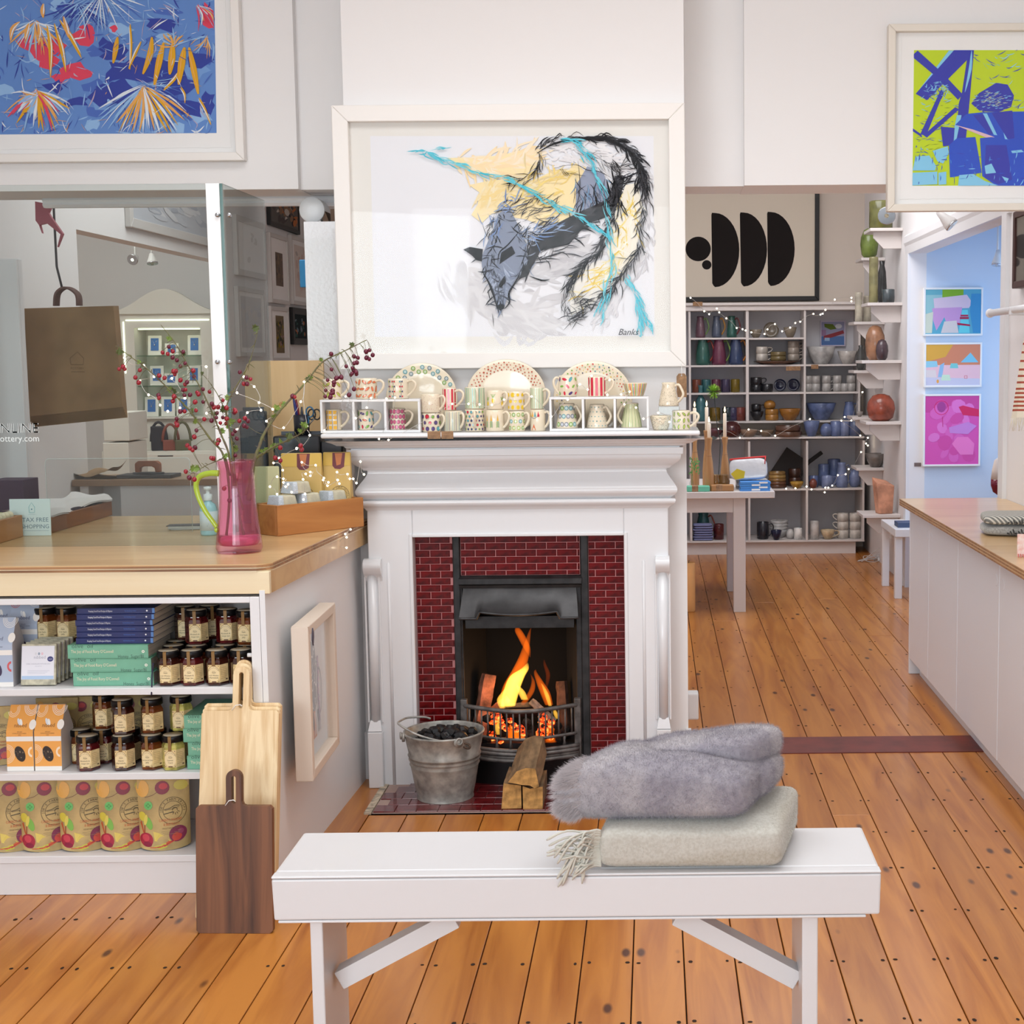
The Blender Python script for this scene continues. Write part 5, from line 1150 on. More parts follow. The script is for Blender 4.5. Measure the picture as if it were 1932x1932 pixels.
for i, nm in enumerate(('frontmost', 'second', 'third', 'fourth', 'rearmost')):
    loc = (P(71+8*i, 1280, YC+.035+.026*i).x, YC+.035+.026*i, S1+.003); rt_ = (-.19, 0, .02*(i % 2))
    if i == 0:
        t0 = thing('chocolate_bar', 'x', 'chocolate', loc, 0, 'leaning chocolate bars', rt_); bevel(MB().box(-cw/2, cw/2, 0, .011, 0, ch).build('wrapper', CHB, t0), .002)
        MB().box(-cw/2+.001, cw/2-.005, -.0006, -.0001, .016, ch-.006).build('paper_label', mat('choc_label', (232, 232, 240), .6), t0)
        A = Art(2e-5); A.rect(-cw/2+.003, .0165, cw/2-.006, .026, (176, 200, 228)); A.text('nibbed', .003, .074, .0125, (176, 176, 190)); A.disc(.033, .073, .0085, .0075, (58, 60, 120), n=16); A.text('VEGAN', .033, .0715, .0035, (230, 230, 240))
        for k, c in enumerate(((222, 222, 228), (150, 162, 180), (232, 200, 210))): A.disc(-.008+.009*k, .088, .003, .004, c)
        A.text('DARK CHOCOLATE WITH SEA SALT', 0, .058, .0042, (160, 160, 176), sx=1.0); A.text('SMALL BATCH', 0, .052, .003, (180, 180, 192))
        for k, v in enumerate((.04, .036, .032)): A.rect(-.03, v, .032-.006*k, v+.0008, (186, 188, 204))
        A.build('print', INK, t0, lambda u, v, d: (u, -.0008-d, v)); t0['label'] = nm+' leaning white labelled chocolate bar on the upper shelf'
    else: dup(t0, loc, None, nm+' of the leaning chocolate bars on the upper shelf', rot=rt_)
# ------------------------------------------------------------------ kraft pouches of vegetable crisps
KR = mat('kraft_pouch', (196, 168, 112), .6, noise=(14, .14), bump=(16, .5, .004))
def pouch_surf(w, h):
    def f(u, v, d):      # u,v metres on the front
        a = max(-1, min(1, 2*u/w)); t = v/h
        th = .034*(1-t)**.75+.003
        return (u*(1-.03*(1-t)), -th*(1-a*a)**.55-d, v+.006*a*a*(1-t)**3)
    return f
def pouch_proto(w, h, full=True):
    t = thing('crisp_pouch', 'x', 'pouch', (0, 0, 0)); f = pouch_surf(w, h); m = MB()
    m.grid(lambda a, b: f((a-.5)*w*.999, b*h, 0), 24, 16); m.grid(lambda a, b: (lambda p: (p[0], -p[1], p[2]))(f((a-.5)*w*.999, b*h, 0)), 24, 16, flip=True); m.build('bag', KR, t)
    m = MB(); m.box(-w/2, w/2, -.0042, .0042, h-.03, h+.006); bevel(m.build('top_seal', KR, t), .001, 1)
    A = Art(4e-5, True); r = random.Random(8); d0 = .0006; A.d = d0
    bx = [(214, 60, 80), (176, 40, 66), (146, 34, 70), (222, 90, 80)]
    A.disc(-w*.36, .03, .019, .021, (170, 38, 62), n=18); A.disc(-w*.37, .036, .010, .011, (206, 70, 84), n=12); A.disc(-w*.34, .017, .012, .008, (140, 30, 60), n=12)
    A.poly([(-w*.47, .08), (-w*.42, .05), (-w*.40, .05), (-w*.445, .085)], (190, 84, 44)); A.poly([(-w*.40, .05), (-w*.38, .05), (-w*.37, .09), (-w*.385, .09)], (160, 60, 40))
    A.disc(-w*.30, .078, .009, .019, (130, 186, 76), .3, 14); A.disc(-w*.42, .098, .010, .014, (214, 196, 70), .2, 12); A.disc(-w*.36, .088, .005, .016, (226, 206, 96), -.2, 10)
    A.poly([(-w*.22, .055), (-w*.1, .05), (w*.14, .024), (w*.06, .018), (-w*.2, .028)], (226, 200, 96)); A.poly([(-w*.22, .012), (w*.02, .022), (w*.05, .01), (-w*.1, .004)], (196, 186, 60))
    A.disc(w*.26, .044, .025, .023, (128, 44, 76), .3, 20); A.disc(w*.24, .036, .014, .012, (200, 72, 60), .2, 14); A.disc(w*.32, .05, .008, .008, (150, 66, 96), n=10)
    for k in range(5): A.stroke([(w*.2-.004*k, .026), (w*.08-.006*k, .018-.002*k), (-.002-.01*k, .012-.001*k)], .0026, r.choice([(206, 92, 44), (176, 50, 50), (220, 130, 70)]))
    A.disc(-w*.4, h-.03, .018, .024, (226, 170, 84), n=14); A.disc(-w*.02, h-.03, .02, .019, (132, 40, 58), n=16); A.disc(0, h-.026, .012, .009, (190, 56, 60), n=12); A.stroke([(-w*.1, h-.04), (-w*.22, h-.05), (-w*.36, h-.055)], .0012, (110, 60, 50)); A.disc(w*.34, h-.026, .02, .014, (196, 180, 84), n=12)
    A.disc(-w*.3, h-.078, .0115, .0125, (108, 186, 100), n=16)
    for k in range(4): A.disc(-w*.3+.0045*cos(k*PI/2), h-.078+.0045*sin(k*PI/2), .003, None, (84, 160, 78), n=8)
    cu, cv = w*.17, h-.096; ink = (72, 62, 40)
    A.ring(cu, cv, .0375, .0012, ink, n=36); A.ring(cu, cv, .0265, .001, ink, n=30); A.arctext("JOE'S FARM CRISPS", cu, cv, .0292, .0085, ink, PI*1.02, -PI*.02)
    A.stroke([(cu-.024, cv+.004), (cu-.008, cv+.007), (cu+.006, cv+.014), (cu+.02, cv+.013)], .0016, ink); A.stroke([(cu-.022, cv+.002), (cu, cv+.005), (cu+.018, cv+.009)], .0014, (110, 96, 66)); A.ring(cu+.006, cv+.002, .0065, .0014, ink, -.3, PI+.3); A.stroke([(cu-.024, cv-.008), (cu-.006, cv-.005), (cu+.003, cv-.004)], .0022, ink)
    for k in range(5): a = -2.5+.5*k; A.stroke([(cu+.006+.008*cos(a), cv+.002+.008*sin(a)), (cu+.006+.015*cos(a), cv+.002+.014*sin(a))], .0012, ink)
    A.text('CARROT, PARSNIP', w*.12, .082, .0105, (206, 112, 66), sx=.72); A.text('& BEETROOT', w*.14, .070, .0105, (206, 112, 66), sx=.72); A.text('VEGETABLE CRISPS', w*.13, .0605, .0058, (120, 104, 72))
    for k in range(3): A.rect(w*.13-.028+.004*k, .053-.004*k, w*.13+.028-.004*k, .0538-.004*k, (150, 130, 90))
    A.text('70g', w*.2, .04, .0045, (110, 96, 66)); 
    A.build('print', INK, t, f); return t
pw2, ph2 = .142, .207
pp = pouch_proto(pw2, ph2)
for i, (px, nm) in enumerate(((310, 'rightmost, beside the cutting boards'), (236, 'second from the right'), (161, 'middle of the row'), (88, 'second from the left'), (22, 'leftmost, cut off by the picture edge'))):
    loc = (P(px, 1550, YC+.07).x, YC+.075, S3); tx_ = 'kraft pouch of beetroot crisps on the bottom shelf, '+nm
    if i == 0: pp.location = loc; pp.rotation_euler = (0, 0, .26); label(pp, tx_, 'pouch', 'crisp pouches on the bottom shelf')
    else: dup(pp, loc, .3, tx_, 'crisp pouches on the bottom shelf')
hp_ = ph2-.075
for px, nm, y in ((112, 'behind the orange boxes', YC+.22), (160, 'behind the left jars', YC+.235), (250, 'at the back behind the stacked jars', YC+.255), (-4, 'at the left edge beside the orange boxes', YC+.12)):
    q = dup(pp, (P(px, 1400, y).x, y, S2), .05, 'kraft pouch standing on the middle shelf, '+nm, 'crisp pouches on the middle shelf'); q.scale = (.86, .86, .78)
# ------------------------------------------------------------------ cutting boards leaning on the counter
def board_shape(w, h, hl, hwid, slot):
    r = .008; pts = [(-w/2+r, 0), (w/2-r, 0), (w/2, r), (w/2, h-r), (w/2-r, h)]
    pts += [(hwid/2+.01, h), (hwid/2+.003, h+.003), (hwid/2, h+.011)] + [(hwid/2*cos(a), h+hl-hwid/2+hwid/2*sin(a)) for a in [PI*i/10 for i in range(11)]] + [(-hwid/2, h+.011), (-hwid/2-.003, h+.003), (-hwid/2-.01, h)]
    pts += [(-w/2+r, h), (-w/2, h-r), (-w/2, r)]
    sw = slot/2; t0, t1 = h+.006, h+hl-.016
    hole = [(sw*cos(a), t1-sw+sw*sin(a)) for a in [PI*i/8 for i in range(9)]] + [(sw*cos(a), t0+sw+sw*sin(a)) for a in [PI+PI*i/8 for i in range(9)]]
    return pts, hole
ASH = wood('ash_wood', (238, 212, 168), (206, 166, 112), 'Z', 1.5, .5, per_object=.03); WAL = wood('walnut_wood', (128, 82, 54), (60, 34, 24), 'Z', 1.0, .5, dark=(30, 16, 12))
def board(text, m_, w, h, hl, hwid, slot, px, y0, z0, lean, rz, tie=True):
    t = thing('cutting_board', text, 'board', (P(px, 1600, y0).x, y0, z0), 0, None, (-lean, 0, rz)); pts, hole = board_shape(w, h, hl, hwid, slot)
    m = MB(); m.prism(pts, 0, .019, holes=[hole]); bevel(m.build('board', m_, t), .002)
    if tie:
        m = MB(); m.tube([(-slot/2-.016, -.003, h+.001), (-slot/2-.006, -.004, h+.014), (.0, -.003, h+.016), (slot/2, -.002, h+.012)], .0012, 5); m.build('string_tie', PAPER, t)
board('walnut paddle cutting board with a slotted handle, leaning in front of the ash boards', WAL, .204, .337, .094, .042, .011, 436, 3.735, 0, .1, -.04)
board('pale ash paddle cutting board, front one of its row behind the walnut board', ASH, .212, .56, .12, .045, .012, 437, 3.83, 0, .235, .0)
board('pale ash paddle cutting board, middle one of the leaning row', ASH, .212, .565, .12, .045, .012, 439, 3.853, 0, .235, .0, False)
board('pale ash paddle cutting board, rearmost against the counter shelves', ASH, .212, .57, .12, .045, .012, 442, 3.876, 0, .235, .0, False)
# ------------------------------------------------------------------ framed print hanging on the counter end
sf, yp = frame('pale wooden box frame with an orange figure print on the end of the counter', (-1.053, 4.355, .515), .42, .455, .03, .05, mat('pale_wood_frame', (222, 206, 190), .55), mat_m=mat('grey_mount', (222, 222, 220), .8), rz=PI/2+.03, recess=.032)
A = Art(4e-5); w_, h_ = .36, .395
A.rect(-.13, -.15, .13, .155, (212, 210, 206)); A.poly([(-.13, -.15), (.02, -.15), (.0, -.05), (-.03, .03), (-.05, .1), (-.06, .155), (-.13, .155)], (214, 134, 62)); A.rect(-.13, -.15, -.095, .155, (190, 104, 40))
A.poly([(-.075, .14), (-.03, .15), (.02, .13), (.035, .07), (.025, 0), (.03, -.05), (.0, -.07), (-.04, -.06), (-.05, 0), (-.07, .05)], (96, 98, 104))
r = random.Random(6)
for _ in range(46):
    x, y = r.uniform(-.06, .03), r.uniform(-.06, .14); a = r.uniform(0, PI); A.ring(x, y, r.uniform(.006, .02), .004, r.choice([(150, 150, 152), (230, 228, 224), (60, 62, 70), (120, 130, 126)]), a, a+r.uniform(1.5, 4), 8, 1.4)
for k in range(10): A.disc(.05+.004*sin(k), .08-.02*k, .009, .011, (178, 140, 170), n=10); A.ring(.05+.004*sin(k), .08-.02*k, .01, .0025, (110, 80, 110), n=10)
A.ring(.045, -.02, .05, .006, (90, 92, 100), -1.2, 1.4, 16, 1.5)
for k in range(6): A.stroke([(-.02+.012*k, -.07), (-.01+.014*k, -.11), (-.02+.016*k, -.14)], .007, r.choice([(60, 62, 66), (225, 222, 218), (120, 110, 130)]))
for k in range(4): A.disc(-.1+.02*k, -.11+.02*(k % 2), .012, .035, r.choice([(70, 96, 58), (96, 110, 64), (80, 76, 70)]), r.uniform(-.5, .5), 10)
A.build('print', INK, sf, lambda u, v, d: (u, yp-.0006-d, v))
m = MB(); m.prism([(0, .022), (.011, .008), (.013, -.006), (0, -.03), (-.012, -.012), (-.008, .006)], -.003, 0); o = m.build('corner_wrap', mat('dark_card_wrap', (84, 80, 96), .5), sf); o.location = (-.158, -.0505, .192)
# ================================================================== CROCKERY ON THE MANTEL
GLZ = mat('cream_glaze', (232, 217, 192), .14, coat=.4, noise=(5, .05)); YM = 4.985
RED, PUR, GRNC, YEL, TEA, ORA, NVY, PNK, LIM, OCH = (206, 40, 66), (84, 64, 120), (128, 176, 72), (234, 196, 46), (96, 168, 176), (222, 120, 80), (62, 74, 110), (204, 96, 130), (170, 190, 80), (232, 176, 60)
def vessel(name, cat, text, loc, prof, pat=None, handle=None, m_=None, group=None, n=32, hr=.0045, rz=0., wall=.004, art_r=None, hm=None, closed=False):
    """turned pot: prof [(r,z)] outside; handle (angle, z0, z1, reach)"""
    t = thing(name, text, cat, loc, rz, group); m_ = m_ or GLZ; m = MB(); top = prof[-1]
    inner = [] if closed else [(top[0]-wall*.5, top[1]+wall*.4)]+[(max(r-wall, .001), z if z > prof[0][1]+wall else prof[0][1]+wall) for r, z in reversed(prof)]+[(0, prof[0][1]+wall)]
    m.lathe(([(0, prof[0][1])] if prof[0][0] > 0 else [])+list(prof)+inner, n); m.build('body', m_, t)
    def rad(z):
        for (r0, z0), (r1, z1) in zip(prof, prof[1:]):
            if z0 <= z <= z1+1e-9: return r0+(r1-r0)*(z-z0)/max(z1-z0, 1e-6)
        return prof[-1][0] if z > prof[-1][1] else prof[0][0]
    if handle:
        a, z0, z1, rc = handle; m = MB(); d = Vector((cos(a), sin(a), 0)); r0, r1 = rad(z0), rad(z1); Zv = Vector((0, 0, 1)); dz = z1-z0
        pts = [d*(r1-.002)+Zv*z1, d*(r1+rc*.55)+Zv*(z1+dz*.08), d*(r1+rc)+Zv*(z1-dz*.14), d*(max(r1, r0)+rc*.86)+Zv*(z0+dz*.48), d*(r0+rc*.36)+Zv*(z0+dz*.16), d*(r0-.002)+Zv*z0]
        m.tube(smoothcurve(pts, 5), hr, 8); m.build('handle', hm or m_, t)
    if pat:
        A = Art(3e-5, True); pat(A, rad, prof[-1][1]); A.build('glaze_pattern', INKG, t, lambda u, v, dd: ((rad(v)+.0005+dd)*sin(u/rad(v)), -(rad(v)+.0005+dd)*cos(u/rad(v)), v))
    return t
def p_dots(cols, nx, nz, s, e=1., edge=None, jit=.2, span=1.25, rot=0):
    def f(A, rad, H):
        r = random.Random(nx*7+nz); R_ = rad(H/2)
        for j in range(nz):
            for i in range(nx):
                u = ((i+.5+(.5 if j % 2 else 0))/nx-.5)*2*span*R_; v = H*(j+.5)/nz; q = s*r.uniform(1-jit, 1+jit); a = rot if rot != 9 else r.uniform(0, PI)
                if edge: A.disc(u, v, q*1.14, q*e*1.1+q*.1, edge, a)
                A.disc(u, v, q, q*e, r.choice(cols), a, 10)
    return f
def p_rings(cols, nx, nz, s):
    def f(A, rad, H):
        r = random.Random(3)
        for j in range(nz):
            for i in range(nx):
                u = ((i+.5+(.4 if j % 2 else 0))/nx-.5)*2.4*rad(H/2); v = H*(j+.5)/nz; c = r.choice(cols); A.ring(u, v, s, s*.38, c, n=14, e=1.1); A.disc(u, v, s*.72, None, tuple(min(255, int(x*.35+165)) for x in c), n=8)
    return f
def p_stripes(cols, n, fw=.5, span=1.4, v0=0.03, v1=.98):
    def f(A, rad, H):
        R_ = rad(H/2)
        for i in range(n):
            u = ((i+.5)/n-.5)*2*span*R_; w_ = 2*span*R_/n*fw; A.up(); vs = []
            for j in range(7):
                v = H*(v0+(v1-v0)*j/6); k = rad(v)/R_; vs += [((u-w_/2)*k, v), ((u+w_/2)*k, v)]
            A.items.append((vs, [(2*j, 2*j+1, 2*j+3, 2*j+2) for j in range(6)], C(*cols[i % len(cols)]), A.d))
    return f
def p_grid(A, rad, H):
    for i in range(4):
        A.rect(-.034+.0165*i-.0006, .002, -.034+.0165*i+.0006, H-.002, (70, 80, 110))
        for j in range(4):
            if i < 3: A.rect(-.034+.0165*i+.003, H*(j+.18)/4, -.034+.0165*i+.0145, H*(j+.85)/4, OCH)
    for j in range(4): A.rect(-.036, H*j/4+.001, .016, H*j/4+.002, (70, 80, 110))
def p_bows(A, rad, H):
    for i, u in enumerate((-.03, -.012, .014)):
        A.rect(u-.0005, .003, u+.0005, H-.003, (60, 66, 80))
        for j in range(4):
            v = H*(j+.5)/4; c = (RED, TEA, NVY, LIM)[(i+j) % 4]; A.poly([(u, v), (u-.006, v-.004), (u-.006, v+.004)], c); A.poly([(u, v), (u+.006, v-.004), (u+.006, v+.004)], (RED, NVY)[(i+j) % 2])
def p_leaves(c1, c2, n, L_=.011):
    def f(A, rad, H):
        r = random.Random(n)
        for i in range(n):
            u = ((i % 4)+.5-2)/2*1.15*rad(H/2); v = H*((i//4)+.5)/(n/4); a = r.choice([.7, -.8, 1.4, 2.2]); A.disc(u, v, L_, L_*.45, c2, a, 12); A.disc(u, v, L_*.8, L_*.3, c1, a, 10)
    return f
def p_veg(A, rad, H):
    for u in (-.028, -.010, .012):
        A.poly([(u-.003, H*.5), (u+.003, H*.5), (u, H*.82)], OCH); 
        for k in range(5): A.stroke([(u, H*(.48-.06*k)), (u-.005, H*(.42-.06*k))], .0016, GRNC); A.stroke([(u, H*(.48-.06*k)), (u+.005, H*(.42-.06*k))], .0016, (110, 160, 120))
def p_pine(A, rad, H):
    for u, v in ((-.026, .02), (-.004, .03), (.03, .02)):
        A.disc(u, v, .005, .008, YEL); 
        for a in (-.6, -.2, .2, .6): A.stroke([(u, v+.009), (u+.014*sin(a), v+.022)], .0012, GRNC)
def p_bunt(A, rad, H):
    A.stroke([(-.032, H*.75), (-.012, H*.6), (.008, H*.78)], .0014, (70, 70, 80), k=3)
    for u, c in ((-.028, YEL), (-.018, OCH), (-.008, TEA), (.003, RED)): A.poly([(u-.004, H*.68), (u+.004, H*.68), (u, H*.95)], c)
    A.poly([(-.022, .003), (-.006, .003), (-.013, H*.35)], ORA)
def p_speck(c, n=150, s=.0008):
    def f(A, rad, H):
        r = random.Random(1)
        for _ in range(n): A.poly((lambda u, v: [(u+s, v), (u, v+s), (u-s, v), (u, v-s)])(r.uniform(-1.4, 1.4)*rad(H/2), r.uniform(.02, .96)*H), c)
    return f
MUGS = []
def mug(text, x0, x1, yb, yt, hx, pat, Y=YM, shape='mug', ha=None, z=None, cat='mug', name=None):
    """px extents of the body; hx = px of the handle's far edge (or None)"""
    b = P((x0+x1)/2, yb, Y); s = Y/2765.; w_ = (x1-x0)*s/2; H = (yb-yt)*s*1.0; zb = b.z if z is None else z; zb = max(zb, ZM+.0005)
    pr = {'mug': [(w_*.97, 0), (w_, .003), (w_*.985, H*.5), (w_, H)], 'jug': [(w_, 0), (w_*1.02, .004), (w_*.93, H*.3), (w_*.72, H*.72), (w_*.66, H*.9), (w_*.70, H)], 'bowl': [(w_*.66, 0), (w_*.72, .004), (w_*.86, H*.5), (w_, H)], 'low': [(w_*.8, 0), (w_*.88, .004), (w_*.98, H*.3), (w_*.96, H*.6), (w_*.9, H*.85), (w_*.92, H)]}[shape]
    h = None
    if hx is not None:
        a = ha if ha is not None else (0 if hx > x1 else PI); a += -.35 if a == 0 else (.35 if a == PI else 0); rc = max(abs(hx-(x1 if hx > (x0+x1)/2 else x0))*s, .016)/ (cos(.35) if ha is None else 1); h = (a, H*.16, H*.86, min(rc, .03))
    t = vessel(name or ('jug' if shape == 'jug' else 'bowl' if shape == 'bowl' else 'mug'), cat, text, (b.x, Y, zb), pr, pat, h, group='spotted crockery on the mantel'); return t, zb+H
def cubby(text, x0, x1, y0, y1, divs):
    Yf = 4.945; a, b = P(x0, y1, Yf), P(x1, y0, Yf); zb = ZM+.0004; zt = b.z; t = thing('display_cubby', text, 'shelf', ((a.x+b.x)/2, Yf+.06, zb), 0, 'cubbies on the mantel'); w_ = .0075
    m = MB(); m.box(a.x, b.x, Yf, Yf+.125, zb, zb+w_).box(a.x, b.x, Yf, Yf+.125, zt-w_, zt).box(a.x, a.x+w_, Yf, Yf+.125, zb+w_, zt-w_).box(b.x-w_, b.x, Yf, Yf+.125, zb+w_, zt-w_); bevel(m.build('case', WSAT, t, world=True), .001)
    for d in divs: xm = P(d, 790, Yf).x; MB().box(xm-w_/2, xm+w_/2, Yf+.001, Yf+.125, zb+w_, zt-w_).build('divider', WSAT, t, world=True)
    return zb+w_+.0005, zt+.0008
zi, zo = cubby('small white three-hole cubby on the left of the mantel', 605, 792, 753, 817, (667, 727)); zi2, zo2 = cubby('small white three-hole cubby on the right of the mantel', 1037, 1224, 748, 813, (1100, 1160))
YI = 5.0
mug('mug with yellow squares in the left cell of the left cubby', 617, 646, 812, 774, 662, p_grid, YI, z=zi)
mug('mug with coloured pill shapes in the middle cell of the left cubby', 677, 706, 812, 775, 723, p_dots([RED, GRNC, YEL, TEA, ORA, PUR], 4, 3, .0035, 2.1, NVY, rot=9), YI, z=zi)
mug('mug with big pink spots in the right cell of the left cubby', 736, 766, 812, 773, 784, p_dots([PNK], 5, 4, .0055, 1.15, (110, 60, 90)), YI, z=zi)
mug('mug with pastel stems standing on the left end of the left cubby', 610, 646, 751, 714, 664, p_leaves(LIM, (190, 120, 110), 8, .012), 4.99, z=zo)
mug('mug with orange pills standing on the left cubby, middle', 672, 712, 751, 713, 729, p_dots([ORA, (226, 130, 90)], 5, 3, .0042, 2.2, (120, 60, 40), rot=9), 4.99, z=zo)
mug('mug with rows of tiny bows standing on the left cubby, right', 733, 772, 750, 713, 793, p_bows, 4.99, z=zo)
_, q = mug('mug with multicoloured spots in the lower row beside the left cubby', 797, 832, 814, 780, 841, p_dots([RED, PUR, YEL, GRNC, TEA], 4, 3, .0055, 1.1, (90, 70, 60)))
mug('mug with fine pink speckles stacked on the spotted one', 795, 832, 779, 745, 842, p_speck((190, 120, 120)), z=q+.003)
_, q = mug('mug with thin teal stripes in the lower row under the red striped one', 838, 873, 813, 776, 880, p_stripes([TEA, (110, 140, 120), NVY, (190, 200, 170)], 16, .25), ha=-.6)
mug('tall red and white striped mug in the upper row', 836, 861, 775, 734, 878, p_stripes([RED], 5, .55), z=q+.003)
_, q = mug('polka dot mug with its handle turned to the front, lower row', 878, 914, 813, 773, 900, p_dots([PUR, RED, TEA, GRNC, NVY], 6, 5, .0034, 1.1, (90, 80, 80)), ha=-1.45)
mug('mug with soft green stripes and handle to the front, upper row', 878, 915, 773, 733, 905, p_stripes([(178, 206, 170), (206, 220, 190), (150, 190, 170)], 12, .6), z=q+.003, ha=-1.3)
_, q = mug('mug with carrots on it in the middle of the lower row', 917, 952, 813, 774, 963, p_veg)
mug('mug with pineapples on it in the upper row', 919, 950, 773, 738, 957, p_pine, z=q+.003)
_, q = mug('mug with green and blue rings in the lower row', 960, 991, 813, 776, 999, p_rings([GRNC, TEA, LIM], 4, 3, .0052))
mug('mug with big yellow spots in the upper row', 958, 990, 776, 741, 1001, p_dots([YEL], 4, 3, .006, 1.1), z=q+.003)
_, q = mug('mug with bunting on it, right end of the lower row', 1001, 1030, 813, 774, 1037, p_bunt)
mug('mug with pale green stripes, right end of the upper row', 1001, 1026, 774, 734, 1038, p_stripes([(178, 206, 170), (206, 220, 190)], 10, .55), z=q+.003)
mug('jug with green and blue rings in the left cell of the right cubby', 1049, 1091, 808, 763, 1096, p_rings([GRNC, TEA, (120, 130, 150)], 5, 3, .006), YI, 'jug', z=zi2)
mug('jug with small teal dots in the middle cell of the right cubby', 1107, 1147, 807, 764, 1150, p_dots([TEA, (90, 140, 140)], 6, 5, .0018), YI, 'jug', z=zi2)
mug('jug with green stripes and handle to the left in the right cubby', 1172, 1211, 806, 761, 1166, p_stripes([(150, 184, 110), (196, 214, 150)], 16, .4), YI, 'jug', z=zi2)
mug('mug with purple, red and green pills on top of the right cubby', 1053, 1091, 747, 708, 1043, p_dots([RED, PUR, TEA, GRNC], 4, 3, .0042, 2.0, None, rot=9), 4.99, 'low', z=zo2)
mug('red and white striped mug on top of the right cubby', 1110, 1143, 747, 711, 1160, p_stripes([RED], 5, .55), 4.99, z=zo2)
mug('small bowl with rainbow stripes on top of the right cubby', 1176, 1221, 746, 722, None, p_stripes([RED, YEL, TEA, ORA, GRNC, (200, 200, 200), OCH], 22, .5), 4.99, 'bowl', z=zo2, cat='bowl')
mug('bowl with outlined doodles at the right end of the mantel', 1226, 1267, 811, 785, None, p_dots([(232, 220, 196)], 6, 3, .0028, 2.3, (90, 76, 70), rot=9), YM, 'bowl', cat='bowl')
mug('mug with green leaves at the far right end of the mantel', 1268, 1303, 811, 776, 1320, p_leaves((176, 196, 84), (90, 90, 60), 12, .0085), YM)
ja, jt = P(1262, 766, YM), P(1262, 812, YM)
a0 = thing('acrylic_riser', 'clear acrylic block under the speckled jug on the mantel', 'stand', (ja.x, YM, ZM+.0005)); bevel(MB().box(-.036, .036, -.03, .03, 0, ja.z-ZM-.0015).build('block', clear_glass('acrylic', (247, 250, 249), .7), a0), .002)
mug('speckled jug raised on a clear block at the right of the mantel', 1243, 1281, 766, 723, 1292, p_speck((110, 100, 84), 190, .0009), YM, 'jug', z=ja.z+.0008)
# platters standing against the wall
def platter(text, cx, top, cy, rx, pat):
    Y = 5.115; c = P(cx, cy, Y); s = Y/2765; R_ = rx*s; ry = (cy-top)/rx
    t = thing('platter', text, 'plate', (c.x, Y, c.z), 0, 'oval platters behind the mugs', (-.16, 0, 0))
    m = MB(); pr = [(0, -.004), (R_*.62, -.004), (R_*.98, .012), (R_, .016), (R_*.985, .018), (R_*.63, .003), (0, .002)]
    m.lathe([(r, -z) for r, z in reversed(pr)], 56, axis='Y', sx=1, sy=ry); m.build('dish', GLZ, t, weld=True)
    A = Art(3e-5, True); pat(A, R_, ry)
    A.build('glaze_pattern', INKG, t, lambda u, v, d: (u, -(.0035+.0152*max(0, min(1, (math.hypot(u, v/ry)/R_-.63)/.355)))-.0008-d, v)); return t
def rim(cols, n, rows, s, ring=False):
    def f(A, R_, ry):
        r = random.Random(n)
        for j in range(rows):
            q = R_*(.70+.24*(j+.5)/rows) if rows > 1 else R_*.82
            for i in range(n):
                a = 2*PI*(i+.5*(j % 2)+r.uniform(-.15, .15))/n; u, v = q*cos(a), q*ry*sin(a); c = r.choice(cols)
                if v < -.02: continue
                if ring: A.ring(u, v, s, s*.4, c, n=14); A.disc(u, v, s*.7, None, tuple(min(255, int(x*.3+170)) for x in c), n=8)
                else: A.disc(u, v, s*r.uniform(.7, 1.3), None, c, n=8)
    return f
platter('oval cream platter with green and blue rings on its rim, left on the mantel', 797, 686, 752, 67, rim([GRNC, TEA, (110, 140, 150)], 22, 2, .0062, True))
platter('oval cream platter with rust dots on its rim, centre of the mantel', 956, 679, 748, 75, rim([(192, 88, 66)], 44, 4, .0026))
platter('oval cream platter with multicoloured dots on its rim, right on the mantel', 1119, 682, 752, 74, rim([RED, GRNC, TEA, YEL, ORA, NVY], 42, 4, .0022))
# price cards and swing tag
for k, (a, b, nm) in enumerate(((807, 831, 'left'), (833, 855, 'right'))):
    p0, p1 = P(a, 828, YSH-.0012), P(b, 813.5, YSH-.0012); o = thing('price_card', 'small kraft price card on the mantel edge, %s one of the pair' % nm, 'card', ((p0.x+p1.x)/2, YSH-.0012, (p0.z+p1.z)/2), 0, 'kraft price cards'); w_, h_ = (p1.x-p0.x)/2, (p1.z-p0.z)/2
    MB().box(-w_, w_, -.0008, 0, -h_, h_).build('card', KRAFT, o); A = Art()
    for j in range(3): A.rect(-w_*.7, h_*(.5-.5*j)-.0007, w_*(.7-.2*j), h_*(.5-.5*j)+.0005, (110, 84, 62))
    A.build('print', INK, o, lambda u, v, d: (u, -.001-d, v))
p0 = P(1286, 727, 5.12); tg = thing('swing_tag', 'brown swing tag hanging on string at the right edge of the chimney breast', 'tag', p0)
m = MB(); q = [(-.0175, -.041), (.0175, -.041), (.0175, .031), (.010, .041), (-.010, .041), (-.0175, .031)]; m.prism(q, -.0006, .0006, holes=[[(.003*cos(-k*PI/3), .034+.003*sin(-k*PI/3)) for k in range(6)]]); m.build('tag', KRAFT, tg)
m = MB(); m.tube([(0, -.001, .034), (.001, 0, .05), (-.001, .012, .075)], .0009, 5); m.build('string', PAPER, tg)
